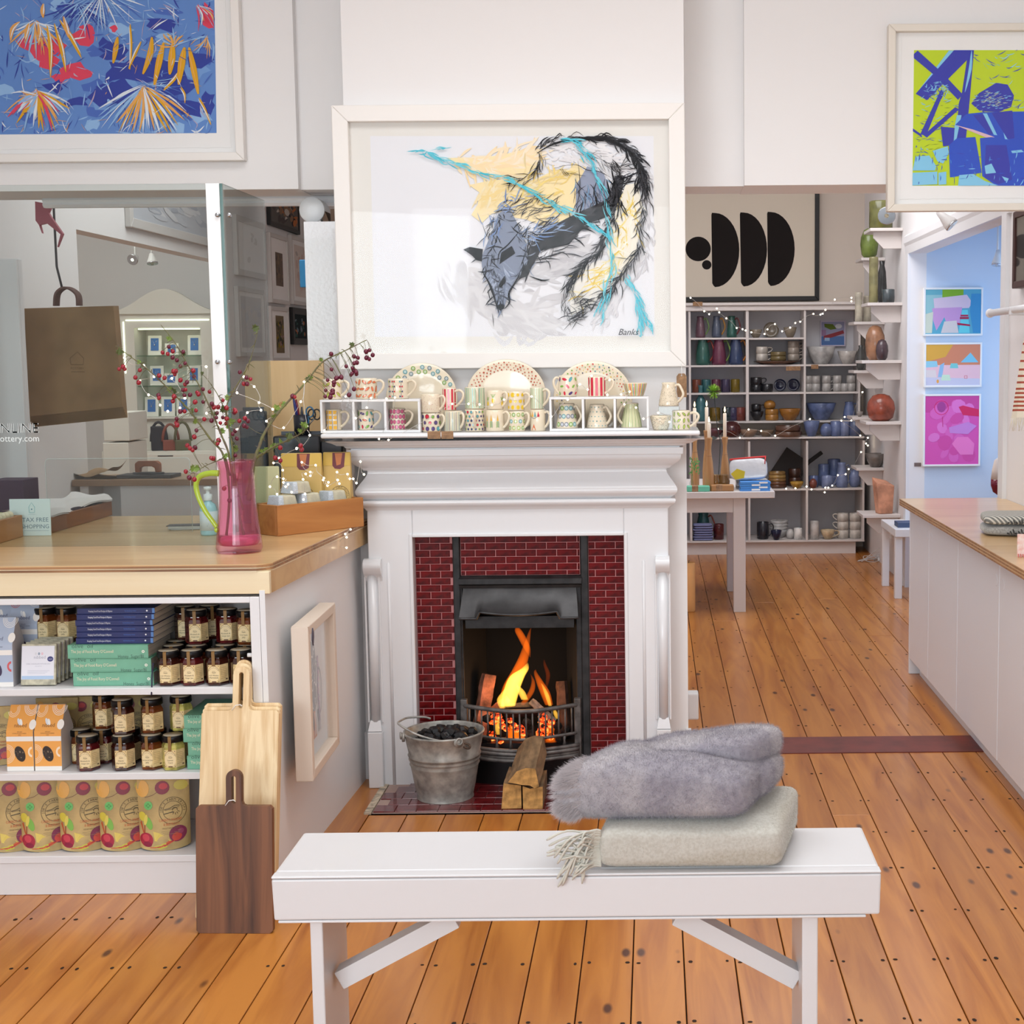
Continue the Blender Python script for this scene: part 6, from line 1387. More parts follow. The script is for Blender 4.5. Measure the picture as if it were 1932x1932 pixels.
# ================================================================== ON THE COUNTER
Z0 = ZT+.0006
WBX = wood('stained_box_wood', (192, 132, 72), (160, 100, 50), 'X', .7, .5, dark=(120, 66, 32))
def crate(name, text, A_, B_, h, dep, t_=.012, cat='crate', m_=None):
    """open box: A near corner, B far corner of its long front, dep to the left of A->B"""
    A_, B_ = Vector(A_), Vector(B_); d = B_-A_; L_ = Vector((d.x, d.y, 0)).length; rz = math.atan2(d.y, d.x); m_ = m_ or WBX
    o = thing(name, text, cat, A_, rz)
    for nm, q in (('front_side', (0, L_, 0, t_)), ('back_side', (0, L_, dep-t_, dep)), ('end_side', (0, t_, t_, dep-t_)), ('end_side', (L_-t_, L_, t_, dep-t_))):
        bevel(MB().box(q[0], q[1], q[2], q[3], 0, h).build(nm, m_, o), .0012, 1)
    MB().box(t_, L_-t_, t_, dep-t_, 0, .008).build('base', m_, o); return o, L_
ck, CL = crate('soap_crate', 'orange brown wooden crate of wrapped soaps on the counter corner', PZ(525, 1012, Z0), PZ(687, 993, Z0), .098, .13)
SOP = mat('soap_wrap', (204, 200, 176), .8, noise=(40, .08)); Fck = FRAME[ck.name]
def soap(text, lx, ly, z, rz, tilt=0):
    t = thing('soap_bar', text, 'soap', Fck @ Vector((lx, ly, z)), ck.rotation_euler.z+rz, 'wrapped soaps', (tilt, 0, ck.rotation_euler.z+rz))
    m = MB(); a, b, c, e = .041, .03, .038, .006; m.hexa([(-a, -b, 0), (a, -b, 0), (a, b, 0), (-a, b, 0), (-a+e, -b+e, c), (a-e, -b+e, c), (a-e, b-e, c), (-a+e, b-e, c)]); bevel(m.build('wrapped_bar', SOP, t), .005, 3)
    m = MB(); m.hexa([(-a-.001, -b-.001, .001), (-a+.022, -b-.001, .001), (-a+.022, b+.001, .001), (-a-.001, b+.001, .001), (-a+e-.001, -b+e-.001, c+.001), (-a+e+.018, -b+e-.001, c+.001), (-a+e+.018, b-e+.001, c+.001), (-a+e-.001, b-e+.001, c+.001)]); bevel(m.build('paper_band', mat('soap_band', (206, 218, 228), .7, noise=(90, .3), stretch=(1, 14, 14)), t), .003, 2)
for tx_, lx, ly, z, rz in (('soap bar at the front left of the crate', .065, .062, .086, .1), ('soap bar in the middle of the crate, under another', .163, .068, .086, .05), ('soap bar at the right end of the crate', .268, .066, .086, .06), ('soap bar lying on top of two others in the crate', .128, .072, .1255, .12), ('soap bar at the lower left of the crate, mostly hidden', .06, .064, .047, 0), ('soap bar in the lower layer of the crate, middle', .163, .064, .047, 0), ('soap bar in the lower layer of the crate, right', .268, .064, .047, 0)): soap(tx_, lx, ly, z, rz)
# tray with folded linen, box of cream bars, sign, sanitiser, leaflets, clear screen
tr, TL = crate('wooden_tray', 'shallow dark wooden tray of folded linen at the left of the counter', PZ(97, 1006, Z0), PZ(212, 972, Z0), .052, .16, .011, 'tray', wood('dark_tray_wood', (158, 98, 50), (124, 70, 34), 'X', .7, .5))
Ft = FRAME[tr.name]; cl = thing('linen_cloth', 'folded white linen over navy cloth lying in the wooden tray', 'cloth', Ft @ Vector((TL/2, .08, .009)), tr.rotation_euler.z)
m = MB(); superq(m, lambda x, y, z: (x*(TL/2-.014), y*.066, .026+z*.026), .3, .25, 40, 12); m.build('navy_fold', mat('navy_linen', (36, 38, 58), .9), cl)
m = MB(); m.grid(lambda u, v: ((u-.5)*(TL+.02), (v-.5)*.15-.012*sin(u*9), .054+.007*sin(u*11+v*2)+.014*u*u+.004*sin(v*9)-.022*max(0, .12-v)*6), 40, 10); m.grid(lambda u, v: ((u-.5)*(TL+.02), (v-.5)*.15-.012*sin(u*9), .059+.007*sin(u*11+v*2)+.014*u*u+.004*sin(v*9)-.022*max(0, .12-v)*6), 40, 10); m.build('white_fold', mat('white_linen', (238, 232, 230), .9, bump=(200, .2)), cl)
bx, BL_ = crate('wooden_box', 'worn wooden box of cream candles at the left edge of the counter', PZ(-60, 1043, Z0), PZ(44, 1012, Z0), .07, .14, .012, 'box', wood('worn_box_wood', (196, 142, 92), (166, 112, 66), 'X', .6, .6))
Fb = FRAME[bx.name]
for i in range(6):
    o = MB().lathe([(0, 0), (.013, 0), (.014, .004), (.013, .05), (.006, .056), (0, .056)], 16).build('wax_candle', mat('cream_wax', (234, 222, 190), .5), None, loc=Fb @ Vector((BL_-.03-.029*i, .05, .034)), rot=(.5, 0, bx.rotation_euler.z))
    label(o, 'short cream wax candle lying in the worn wooden box', 'candle', 'cream candles in the box')
sp = PZ(58, 1011, Z0); sg = thing('shop_sign', 'white tax free shopping sign standing on the counter', 'sign', sp, 0, None, (-.05, 0, .04)); s_ = sp.y/2765; w_, h_ = 76*s_, 70*s_
bevel(MB().box(-w_/2, w_/2, 0, .004, 0, h_).build('card', mat('sign_card', (226, 240, 240), .3, coat=.3), sg), .0008, 1)
A = Art(); tc_ = (104, 132, 150); A.text('TAX FREE', w_/2-.007, h_*.38, .0195, tc_, 'R', sx=1.0); A.text('SHOPPING', w_/2-.006, h_*.2, .0185, tc_, 'R', sx=1.0); A.rect(-.02, h_*.135, w_/2-.006, h_*.145, (160, 180, 190)); A.rect(.0-.006, h_*.58, .018, h_*.587, (150, 190, 200))
for q in ([(-.002, h_*.63), (-.003, h_*.78), (.0055, h_*.9), (.0155, h_*.78), (.0145, h_*.63), (-.002, h_*.63)],): A.stroke(q, .0014, (96, 178, 186))
A.disc(.006, h_*.72, .0022, col=(70, 130, 150)); A.build('print', INK, sg, lambda u, v, d: (u, -.0003-d, v))
gp = PZ(395, 1009, Z0); bt = thing('sanitiser_bottle', 'white capped hand sanitiser bottle with a label behind the pink jug', 'bottle', gp)
m = MB(); m.lathe([(0, 0), (.026, 0), (.0275, .006), (.0275, .085), (.022, .1), (.011, .108), (.011, .113)], 24); m.build('body', mat('clear_blue_plastic', (170, 214, 224), .1, coat=.4), bt)
m = MB(); m.lathe([(.0281, .016), (.0281, .078)], 24); m.build('paper_label', mat('bottle_label', (226, 234, 238), .6), bt); A = Art()
for k in range(7): A.rect(-.02, .066-.007*k, .012-.004*(k % 3), .0675-.007*k, (150, 176, 190))
A.build('print', INK, bt, lambda u, v, d: (.0286*sin(u/.0286), -.0286*cos(u/.0286)-d, v))
m = MB(); m.lathe([(.013, .112), (.014, .114), (.014, .132), (.006, .134), (.006, .146), (.012, .147), (.012, .156), (0, .158)], 20); m.build('pump_cap', mat('white_plastic', (236, 238, 240), .35), bt)
lp = PZ(346, 1001, Z0)
for i in range(6):
    o = MB().box(-.062, .062, -.03, .03, 0, .0022).build('leaflet', PAPER if i else mat('dark_print', (70, 72, 78), .5), None, loc=lp+Vector((.004*(i % 3), .04+.003*i, .0026*(6-i)-.0024)), rot=(0, 0, .12+.1*(i % 2)))
    label(o, 'printed leaflet in a small pile beside the sanitiser bottle', 'leaflet', 'pile of leaflets')
b0, b1 = PZ(92, 1006, Z0), PZ(357, 1006, Z0); tp = P(220, 865, b0.y); cs = thing('counter_screen', 'low clear acrylic sneeze screen with rounded top corners standing on the counter', 'screen', ((b0.x+b1.x)/2, b0.y, Z0))
m = MB(); w_ = (b1.x-b0.x)/2; h_ = tp.z-Z0; r_ = .012; pts = [(-w_, 0), (w_, 0)]+[(w_-r_+r_*cos(a), h_-r_+r_*sin(a)) for a in [PI/2*i/5 for i in range(6)]]+[(-w_+r_+r_*cos(a), h_-r_+r_*sin(a)) for a in [PI/2+PI/2*i/5 for i in range(6)]]
m.prism(pts, -.0015, .0015); m.build('sheet', clear_glass('clear_acrylic', (250, 251, 251), .8), cs)
m = MB(); m.tube([(u, 0, v) for u, v in pts[1:]]+[(pts[0][0], 0, pts[0][1])], .0011, 5); m.build('polished_edge', mat('acrylic_edge', (214, 222, 222), .2), cs)
# ------------------------------------------------------------------ tall glass screen
YG = 4.46; xg_ = P(427, 600, YG).x; zt_ = P(420, 346, YG).z; zf = Z0
gs = thing('glass_screen', 'tall glass counter screen with a white corner post and green glass edges', 'screen', (xg_, YG, zf)); PANE = clear_glass('screen_glass', (243, 247, 246), .45)
MB().box(-2.55, P(398, 600, YG).x-.002, YG, YG+.006, zf, zt_).build('front_pane', PANE, gs, world=True)
MB().box(xg_-.003, xg_+.003, YG+.008, YG+.48, zf, zt_).build('side_pane', PANE, gs, world=True)
xp = P(398, 600, YG).x
bevel(MB().box(xp, xg_-.0055, YG-.004, YG+.03, zf, zt_).build('post', mat('white_post', (240, 240, 240), .3), gs, world=True), .002)
MB().box(xg_-.005, xg_+.0035, YG-.001, YG+.0075, zf, zt_).build('glass_edge', mat('green_glass_edge', (52, 92, 84), .15, coat=.5), gs, world=True)
for y in (406, 683):
    for px_, ax in ((411, 'Y'), (433, 'X')):
        c = P(px_, y, YG-.004); m = MB(); m.lathe([(0, -.009), (.006, -.009), (.007, -.006), (.007, .004), (0, .004)], 14, axis='Y'); m.build('standoff_screw', mat('polished_steel', (170, 172, 176), .2, .9), gs, loc=c-Vector((xg_, YG, zf)))
A = Art(); tz_ = P(40, 814, YG); xr_ = P(73, 814, YG).x; WTX = (226, 236, 236)
A.text('SHOP ONLINE', xr_, tz_.z-.004, .042, WTX, 'R', bold=.02); A.text('www.kilbahapottery.com', xr_, P(40, 833, YG).z, .028, WTX, 'R', sx=.95); A.build('lettering', mat('white_vinyl', (232, 240, 240), .6), gs, lambda u, v, d: (u, YG-.0008-d, v), world=True)
# ------------------------------------------------------------------ pink glass jug with hawthorn branches
vb = PZ(452, 1041, Z0); VX, VY = vb.x, vb.y; vs_ = VY/2765; vH = P(447, 868, VY).z-Z0
jg = thing('glass_jug', 'tall pink glass jug with a lime green handle holding berry branches', 'jug', vb)
m, nt, b = NT('pink_glass'); N, L = nt.nodes, nt.links; MATS['pink_glass'] = m; N.remove(b)
t = N.new('ShaderNodeBsdfTransparent'); t.inputs[0].default_value = C(253, 226, 236); g = N.new('ShaderNodeBsdfGlossy'); g.inputs['Roughness'].default_value = .03
f = N.new('ShaderNodeFresnel'); f.inputs['IOR'].default_value = 1.45; ge = N.new('ShaderNodeNewGeometry'); io = N.new('ShaderNodeMapRange'); io.inputs['To Min'].default_value = 1.5; io.inputs['To Max'].default_value = .667; L.new(ge.outputs['Backfacing'], io.inputs[0]); L.new(io.outputs[0], f.inputs['IOR'])
df = N.new('ShaderNodeBsdfDiffuse'); df.inputs[0].default_value = C(214, 96, 140); m1 = N.new('ShaderNodeMixShader'); m1.inputs[0].default_value = .07; L.new(t.outputs[0], m1.inputs[1]); L.new(df.outputs[0], m1.inputs[2])
m2 = N.new('ShaderNodeMixShader'); L.new(f.outputs[0], m2.inputs[0]); L.new(m1.outputs[0], m2.inputs[1]); L.new(g.outputs[0], m2.inputs[2]); L.new(m2.outputs[0], N['Material Output'].inputs['Surface']); PKG = m
r0, r1, r2 = 43*vs_, 33*vs_, 36*vs_; mb = MB(); mb.lathe([(0, .0), (r0*.93, .0), (r0, .012), (r0*.985, .03), (r0*.86, .1), (r1*1.02, .15), (r1, .19), (r1*.98, vH-.03), (r2, vH-.006), (r2*1.01, vH), (r2*.94, vH-.002), (r1*.92, vH-.03), (r1*.93, .19), (r0*.8, .1), (r0*.92, .035), (r0*.82, .022), (0, .018)], 40); mb.build('body', PKG, jg)
mb = MB(); mb.lathe([(0, .0185), (r0*.8, .0225), (r0*.9, .036), (r0*.86, .05), (0, .05)], 30); mb.build('thick_base', mat('magenta_glass', (236, 130, 172), .06, trans=.6, coat=.5), jg)
GH = mat('lime_glass', (168, 196, 62), .1, coat=.6); hp = [(413, 893), (395, 893), (377, 899), (370, 914), (374, 936), (386, 962), (400, 982), (409, 995)]
mb = MB(); mb.tube([P(x, y, VY-.0)-Vector(vb) for x, y in [(v.x, v.y) for v in smoothcurve([(a, c, 0) for a, c in hp], 5)]], [.0095-.003*i/35 for i in range(36)], 10); mb.sphere(P(409, 1000, VY)-Vector(vb), .008, 10, 8); mb.build('handle', GH, jg)
# branches drawn through their own depths
TWIG = mat('lichened_twig', (104, 90, 76), .85, noise=(60, .4, (112, 116, 66)), bump=(90, .6)); BER = [mat('haw_red', (146, 22, 40), .25, coat=.3), mat('haw_dark', (96, 18, 44), .3, coat=.2)]; LEAF = [mat('haw_leaf', (116, 140, 62), .6), mat('haw_leaf_dark', (84, 96, 52), .6)]
z3_ = lambda p, Y: P(200+p[0]*.2588, 600+p[1]*.2588, Y)
bm_ = [MB().sphere((0, 0, 0), .0064, 10, 7, (1, 1, 1.08)).mesh('berry', x) for x in BER]
def leafmesh(k):
    m = MB(); out = [(0, 0), (.004, .006), (.010, .007), (.007, .012), (.012, .016), (.006, .018), (.004, .026), (0, .022), (-.004, .026), (-.006, .018), (-.012, .016), (-.007, .012), (-.010, .007), (-.004, .006)]
    m.add([(u, .003*sin(w_*150)+abs(u)*.25, w_) for u, w_ in out], [tuple(t) for t in geometry.tessellate_polygon([[Vector((u, w_, 0)) for u, w_ in out]])]); return m.mesh('leaf', LEAF[k])
lm_ = [leafmesh(0), leafmesh(1)]; rb_ = random.Random(17); used = []
BR = [('longest hawthorn branch, arching right over the mantel', [(1040, 1330), (1065, 1150), (1085, 1030), (1120, 930), (1150, 850), (1220, 740), (1290, 650), (1390, 545), (1480, 440), (1580, 320), (1740, 240), (1900, 160)], .0062, .03),
      ('mossy lower hawthorn branch leaning right', [(1020, 1290), (1080, 1050), (1150, 985), (1240, 930), (1350, 880), (1440, 830), (1480, 790)], .0045, -.03),
      ('upright hawthorn twig above the jug', [(960, 1560), (930, 1100), (915, 900), (890, 760), (880, 640), (930, 530), (1010, 400), (1060, 280), (1110, 80)], .0036, .02),
      ('hawthorn branch rising to the upper left', [(1010, 1600), (940, 1300), (900, 1010), (840, 850), (770, 680), (700, 530), (600, 350), (510, 190), (400, 50)], .0042, 0),
      ('hawthorn branch reaching far left over the paper bags', [(870, 1660), (900, 1300), (860, 1010), (760, 880), (620, 690), (470, 530), (300, 370), (190, 290), (70, 200)], .0042, -.02),
      ('thin hawthorn twig in the middle with few berries', [(1000, 1400), (940, 1150), (930, 980), (880, 720), (820, 570), (740, 450), (690, 400)], .0028, .04),
      ('short hawthorn spur drooping left beside the lime handle', [(905, 1150), (870, 1015), (840, 1030), (720, 1080), (650, 1130)], .0026, -.03)]
BB = [(97, 372), (125, 355), (135, 372), (252, 380), (218, 433), (238, 470), (410, 252), (453, 262), (460, 210), (485, 243), (483, 288), (517, 308), (562, 246), (582, 330), (540, 353), (390, 420), (428, 437), (490, 388), (515, 388), (508, 410), (547, 453), (595, 468), (575, 485), (565, 525), (585, 522), (640, 383), (640, 428), (705, 520), (755, 538), (665, 545), (680, 555), (610, 560), (580, 563), (387, 563), (395, 582), (500, 572), (490, 605), (655, 612), (707, 612), (660, 673), (548, 680), (575, 680), (520, 735), (513, 765), (525, 780), (668, 818), (650, 865), (590, 930), (610, 950), (650, 945), (628, 965), (715, 738), (770, 748), (780, 625), (790, 650), (810, 692), (810, 725), (815, 650), (850, 600), (880, 655), (855, 725), (880, 735), (875, 770), (840, 765), (940, 670), (935, 690), (950, 680), (980, 395), (1030, 435), (1057, 445), (1005, 480), (1030, 480), (1015, 730), (1035, 750), (1010, 785), (1030, 795), (975, 750), (940, 825), (958, 878), (925, 845), (818, 893), (820, 915), (780, 1025), (770, 1020), (580, 1120), (612, 1163), (650, 1175), (950, 1000), (1360, 570), (1380, 575), (1275, 945), (1425, 930), (1425, 960), (1235, 1020), (1270, 1040), (1648, 262), (1808, 280), (1835, 290), (1830, 325), (1815, 330), (1755, 352), (1648, 375), (1800, 365), (1820, 385), (1830, 395), (1805, 380), (1800, 405), (1785, 415), (1825, 408), (1690, 435), (1718, 425), (1680, 440), (1720, 432), (1665, 470), (1662, 490), (1620, 452), (1605, 527), (1655, 530), (1645, 550), (1658, 545), (1600, 572), (1642, 575), (1813, 517), (1775, 560), (1900, 245), (1925, 235), (1900, 290), (1925, 300), (1945, 270), (870, 1240), (960, 1290), (900, 1330)]
paths = []
for txt, pts, r_, dy in BR:
    o = thing('hawthorn_branch', txt, 'branch', z3_(pts[0], VY), 0, 'berry branches in the pink jug'); n0 = len(pts); sc = []
    for i, p in enumerate(pts):
        q = i/(n0-1); sc.append(z3_(p, VY+dy*max(0, q-.2)*3.2+(.006 if p[1] > 1040 else 0)))
    c = smoothcurve(sc, 5); m = MB(); n_ = len(c); m.tube(c, [r_*(1-.8*i/(n_-1))*(1+.12*sin(i*2.1)) for i in range(n_)], 7); o['_'] = 0; del o['_']
    tw = []
    for k in range(int(n_*.7)):                                    # thorny spurs
        i = rb_.randrange(int(n_*.25), n_-1); d = Vector((rb_.uniform(-1, 1), rb_.uniform(-.6, .6), rb_.uniform(-.8, 1))).normalized()*rb_.uniform(.006, .02); m.tube([c[i], c[i]+d*.6, c[i]+d+Vector((0, 0, -.003))], [.0014, .0011, .0004], 4)
    paths.append((o, c, m))
for p in BB:
    best = None
    for k, (o, c, m) in enumerate(paths):
        for i, q in enumerate(c):
            b_ = z3_(p, q.y); dd = (b_-q).length
            if best is None or dd < best[0]: best = (dd, k, q, b_)
    dd, k, q, b_ = best; o, c, m = paths[k]; b_ = b_+Vector((0, rb_.uniform(-.012, .004), 0)); md = (q+b_)/2+Vector((0, 0, .008 if b_.z < q.z else -.002)); m.tube(smoothcurve([q, md, b_+Vector((0, 0, .005))], 3), .0007, 4)
    x = piece('berry', bm_[1 if p[0] > 1500 or rb_.random() < .35 else 0], o, b_-Vector(o.location), (rb_.uniform(-.5, .5), rb_.uniform(-.5, .5), 0)); s_ = rb_.uniform(.85, 1.15); x.scale = (s_, s_, s_)
for (o, c, m), nl in zip(paths, (8, 16, 7, 5, 7, 4, 3)):
    m.build('stem', TWIG, o, world=True)
    for k in range(nl):
        i = rb_.randrange(int(len(c)*.3), len(c)-1); x = piece('leaf', lm_[rb_.random() < .4], o, c[i]-Vector(o.location), (rb_.uniform(-.8, .8), rb_.uniform(-1.5, 1.5), rb_.uniform(-1, 1))); s_ = rb_.uniform(.6, 1.1); x.scale = (s_, s_, s_)
# ------------------------------------------------------------------ things standing at the back right of the counter
def kraftbag(text, xa, xb, yt, Y, hue, rz=0, logo=True):
    a, b = P(xa, yt, Y), P(xb, yt, Y); h_ = a.z-Z0; w_ = b.x-a.x; t = thing('coffee_bag', text, 'bag', ((a.x+b.x)/2, Y, Z0), rz, 'kraft bags behind the soap crate')
    m = MB(); d = .035; m.hexa([(-w_/2, -d, 0), (w_/2, -d, 0), (w_/2, d, 0), (-w_/2, d, 0), (-w_/2, -.004, h_), (w_/2, -.004, h_), (w_/2, .004, h_), (-w_/2, .004, h_)]); bevel(m.build('bag', hue, t), .004)
    if logo:
        A = Art(); q = h_*.82; A.rect(-w_/2+.002, q, w_/2-.002, h_-.002, (216, 180, 84)); A.poly([(-.014, h_-.002), (.03, h_-.002), (.026, q-.004), (.012, q-.012), (-.006, q-.01), (-.014, q)], (112, 52, 60)); A.poly([(-.006, h_-.004), (.02, h_-.004), (.014, q+.004), (.0, q)], (196, 120, 70))
        for r_, w2 in ((.032, .0012), (.024, .001)): A.ring(.012, h_*.42, r_, w2, (82, 66, 42), n=30)
        A.arctext("JOE'S FARM CRISPS", .012, h_*.42, .0262, .0062, (70, 56, 36), PI, 0); A.ring(.014, h_*.41, .008, .0016, (82, 66, 42), 0, PI); A.stroke([(-.006, h_*.4), (.03, h_*.41)], .0016, (82, 66, 42))
        A.build('print', INK, t, lambda u, v, dd: (u, -d+(d-.004)*v/h_-.0008-dd, v))
kb = mat('yellow_kraft', (208, 176, 106), .55, bump=(30, .4, .003))
kraftbag('yellow kraft bag with a farm logo behind the crate, left one', 530, 607, 855, 4.92, kb); kraftbag('yellow kraft bag with a farm logo beside the fireplace', 609, 662, 853, 4.96, kb, -.05); kraftbag('pale sage paper bag standing behind the pink jug', 474, 526, 880, 4.86, mat('sage_paper', (206, 204, 160), .6, bump=(30, .4, .003)), .06, False)
BLK = mat('black_plastic', (30, 31, 35), .3, coat=.2); GRYP = mat('grey_plastic', (74, 76, 84), .35)
def blk(name, text, x0, x1, y0, y1, Y, d, m_=BLK, zb=None, cat='device', extra=None):
    a, b = P(x0, y1, Y), P(x1, y0, Y); z0 = Z0 if zb is None else zb; t = thing(name, text, cat, ((a.x+b.x)/2, Y+d/2, z0)); bevel(MB().box(a.x, b.x, Y, Y+d, z0, b.z).build('housing', m_, t, world=True), .006); 
    if extra: extra(t, a, b)
    return b.z
def slot(t, a, b): MB().box(a.x+.01, b.x-.01, t.location.y-.0, t.location.y+.01, b.z+.0005, b.z+.012).build('paper_slot', GRYP, t, world=True)
ztill = blk('till_printer', 'black till printer standing behind the kraft bags', 517, 603, 822, 900, 5.08, .16, extra=slot)
blk('card_machine', 'black card reader box under the mantel end', 606, 646, 832, 900, 5.09, .06, extra=slot)
blk('till_screen', 'dark grey till screen seen through the side glass', 455, 500, 775, 900, 5.05, .03, GRYP, extra=slot)
PLYB = wood('plywood_board', (222, 190, 142), (208, 172, 122), 'Z', .5, .5)
a, b = P(500, 900, 5.28), P(578, 680, 5.28); pb = thing('plywood_screen', 'upright plywood board with a knot behind the till', 'board', ((a.x+b.x)/2, 5.28, Z0)); m = MB(); w_ = b.x-a.x+.12; m.prism([(-w_/2, 0), (w_/2, 0), (w_/2, b.z-Z0), (-w_/2+.03, b.z-Z0), (-w_/2+.01, b.z-Z0-.012), (-w_/2, b.z-Z0-.04)], 0, .012); bevel(m.build('board', PLYB, pb), .001)
A = Art(); A.disc(-.01, b.z-Z0-.155, .012, .009, (196, 150, 92)); A.disc(-.01, b.z-Z0-.155, .004, None, (170, 110, 60)); A.build('knot', INK, pb, lambda u, v, d: (u, -.0004-d, v))
pc = P(570, 822, 5.14); pot = thing('pen_pot', 'dark pen pot standing on the till printer', 'pot', (pc.x, 5.14, ztill+.0006)); m = MB(); m.lathe([(0, 0), (.026, 0), (.028, .07), (.025, .07), (.024, .004), (0, .004)], 20); m.build('pot', mat('dark_pot', (34, 36, 46), .3), pot)
for i, (dx, dz, c, nm) in enumerate(((-.016, .125, (40, 44, 110), 'blue'), (-.011, .118, (120, 34, 48), 'red'), (.0, .092, (60, 64, 74), 'grey'))):
    o = MB().tube([(0, 0, 0), (dx*.9, .002, dz*.75), (dx*1.25, .003, dz)], [.0045, .0055, .003], 8).build('pen', mat('pen_'+nm, c, .3), None, loc=(pc.x+dx*.35, 5.14+.006*i-.006, ztill+.006)); label(o, nm+' pen standing in the dark pen pot', 'pen')
for k, (cx, cy, nm, hc) in enumerate(((580, 785, 'blue handled', (50, 110, 150)), (593, 782, 'black handled', (28, 28, 32)))):
    c = P(cx, cy, 5.13); o = thing('scissors', nm+' scissors standing blades down in the pen pot', 'scissors', (pc.x+.012, 5.13+.012*k, ztill+.006)); base = Vector(o.location); m = MB()
    for sgn in (-1, 1): m.tube([c+Vector((.009*sgn+.013*cos(t*PI/6), 0, .014*sgn*(k == 0)+.018*sin(t*PI/6))) for t in range(12)], .0028, 6, True)
    m.build('grips', mat('grip_%d' % k, hc, .4), o, world=True); MB().tube([base+Vector((.002, 0, .004)), (base+c)/2, c+Vector((0, 0, -.014))], [.0012, .004, .004], 6, flat=.4).build('blades', mat('steel_blade', (170, 172, 176), .25, .9), o, world=True)
for k, c in enumerate(((214, 96, 50), (120, 160, 60), (206, 120, 60))):
    a, b = P(584, 848-9*k, 5.2), P(612, 840-9*k, 5.2); label(MB().box(a.x, b.x, 5.2, 5.26, a.z, b.z).build('paper_pad', mat('pad_%d' % k, c, .8), None), ('rust', 'green', 'orange')[k]+' paper pad stacked beside the till printer', 'notepad')
# ================================================================== RIGHT HAND CABINETS
XC, XT, ZW, YE = 1.192, 1.147, .83, 6.84
kc = thing('base_cabinet', 'long run of white cupboards with finger holes under a wooden worktop on the right', 'cabinet', (1.4, 5., 0)); CAB = mat('white_cabinet_paint', (231, 233, 238), .42)
MB().box(XC+.02, XR-.003, 2.4, YE-.02, .075, ZW-.032).build('carcass', CAB, kc, world=True); MB().box(XC+.045, XR-.003, 2.4, YE-.05, .001, .0745).build('kick_board', CAB, kc, world=True)
bevel(MB().box(XC, XR-.003, YE-.019, YE, .001, ZW-.032).build('end_panel', CAB, kc, world=True), .001)
ys = [YE-.021]+[PX(x, y, XC).y for x, y in ((1752, 1100), (1807, 1100), (1885, 1150))]; ys += [ys[-1]-.62, ys[-1]-1.2, 2.4]
for i in range(len(ys)-1):
    d = bevel(MB().box(XC, XC+.018, ys[i+1]+.0035, ys[i]-.0035, .078, ZW-.034).build('door', CAB, kc, world=True), .0015)
    if i < 5:
        yy = ys[i+1]+.05 if i % 2 == 0 else ys[i]-.05
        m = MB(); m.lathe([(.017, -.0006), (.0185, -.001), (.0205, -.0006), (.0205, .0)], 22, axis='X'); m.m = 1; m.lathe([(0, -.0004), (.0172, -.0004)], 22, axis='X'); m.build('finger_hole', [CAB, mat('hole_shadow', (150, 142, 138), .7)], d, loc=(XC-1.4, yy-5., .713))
m = MB(); MB().box(XT, XR-.002, 2.3, YE+.025, ZW-.003, ZW).build('worktop', PLY, kc, world=True)
for i in range(5): MB().box(XT+(.001 if i % 2 else 0), XR-.002, 2.3, YE+.025, ZW-.0085-.0055*i, ZW-.0031-.0055*i).build('ply_layer', PLYE if i % 2 == 0 else PLY, kc, world=True)
# folded throws on the worktop
wv, nt, b = NT('striped_wool'); N, L = nt.nodes, nt.links; MATS['striped_wool'] = wv
tc = N.new('ShaderNodeTexCoord'); w_ = N.new('ShaderNodeTexWave'); w_.bands_direction = 'DIAGONAL'; w_.inputs['Scale'].default_value = 34; L.new(tc.outputs['Object'], w_.inputs['Vector']); rp = N.new('ShaderNodeValToRGB'); rp.color_ramp.elements[0].position = .5; rp.color_ramp.elements[0].color = C(120, 120, 116); rp.color_ramp.elements[1].position = .62; rp.color_ramp.elements[1].color = C(206, 202, 192); L.new(w_.outputs['Fac'], rp.inputs[0]); L.new(rp.outputs[0], b.inputs['Base Color']); b.inputs['Roughness'].default_value = .95
GW = wool('grey_wool', (168, 166, 162), (142, 140, 136), 150)
bq = PZ(1842, 1000, ZW+.001)
for k, (mt, nm) in enumerate(((GW, 'plain grey folded throw, lower one on the right worktop'), (wv, 'grey striped folded throw on top, on the right worktop'))):
    o = thing('folded_throw', nm, 'blanket', (bq.x+.15, bq.y-.12, ZW+.001+.0405*k), -.12); m = MB(); superq(m, lambda x, y, z: (x*.155, y*.1+.012*x*k, .02+z*.0195), .45, .3, 40, 16, .002, 4, k); m.build('body', mt, o)
    m = MB(); r = random.Random(k)
    for i in range(26):
        y0 = -.1-.002*(i % 2); x0 = -.07+.011*i*.9; m.tube([(x0, -.094, .012+.014*(i % 3)*.6), (x0+.004, -.112, .012), (x0+.008*r.uniform(-1, 1), -.125, .006)], [.003, .0026, .001], 5)
    m.build('fringe', mat('dark_fringe', (70, 68, 66), .9), o)
pk = PZ(1926, 1050, ZW+.001); o = thing('tassel_card', 'pink and white tasselled swatch at the right edge of the worktop', 'swatch', pk, -.1); MB().box(-.012, .03, 0, .006, 0, .075).build('card', mat('pink_pattern', (226, 176, 166), .8, noise=(60, .4, (236, 226, 220))), o); m = MB()
for i in range(6): m.tube([(-.008+.007*i, -.001, .008), (-.01+.008*i, -.012, .004), (-.012+.009*i, -.03, .002)], .0016, 4)
m.build('fringe', mat('pink_thread', (220, 120, 110), .9), o)
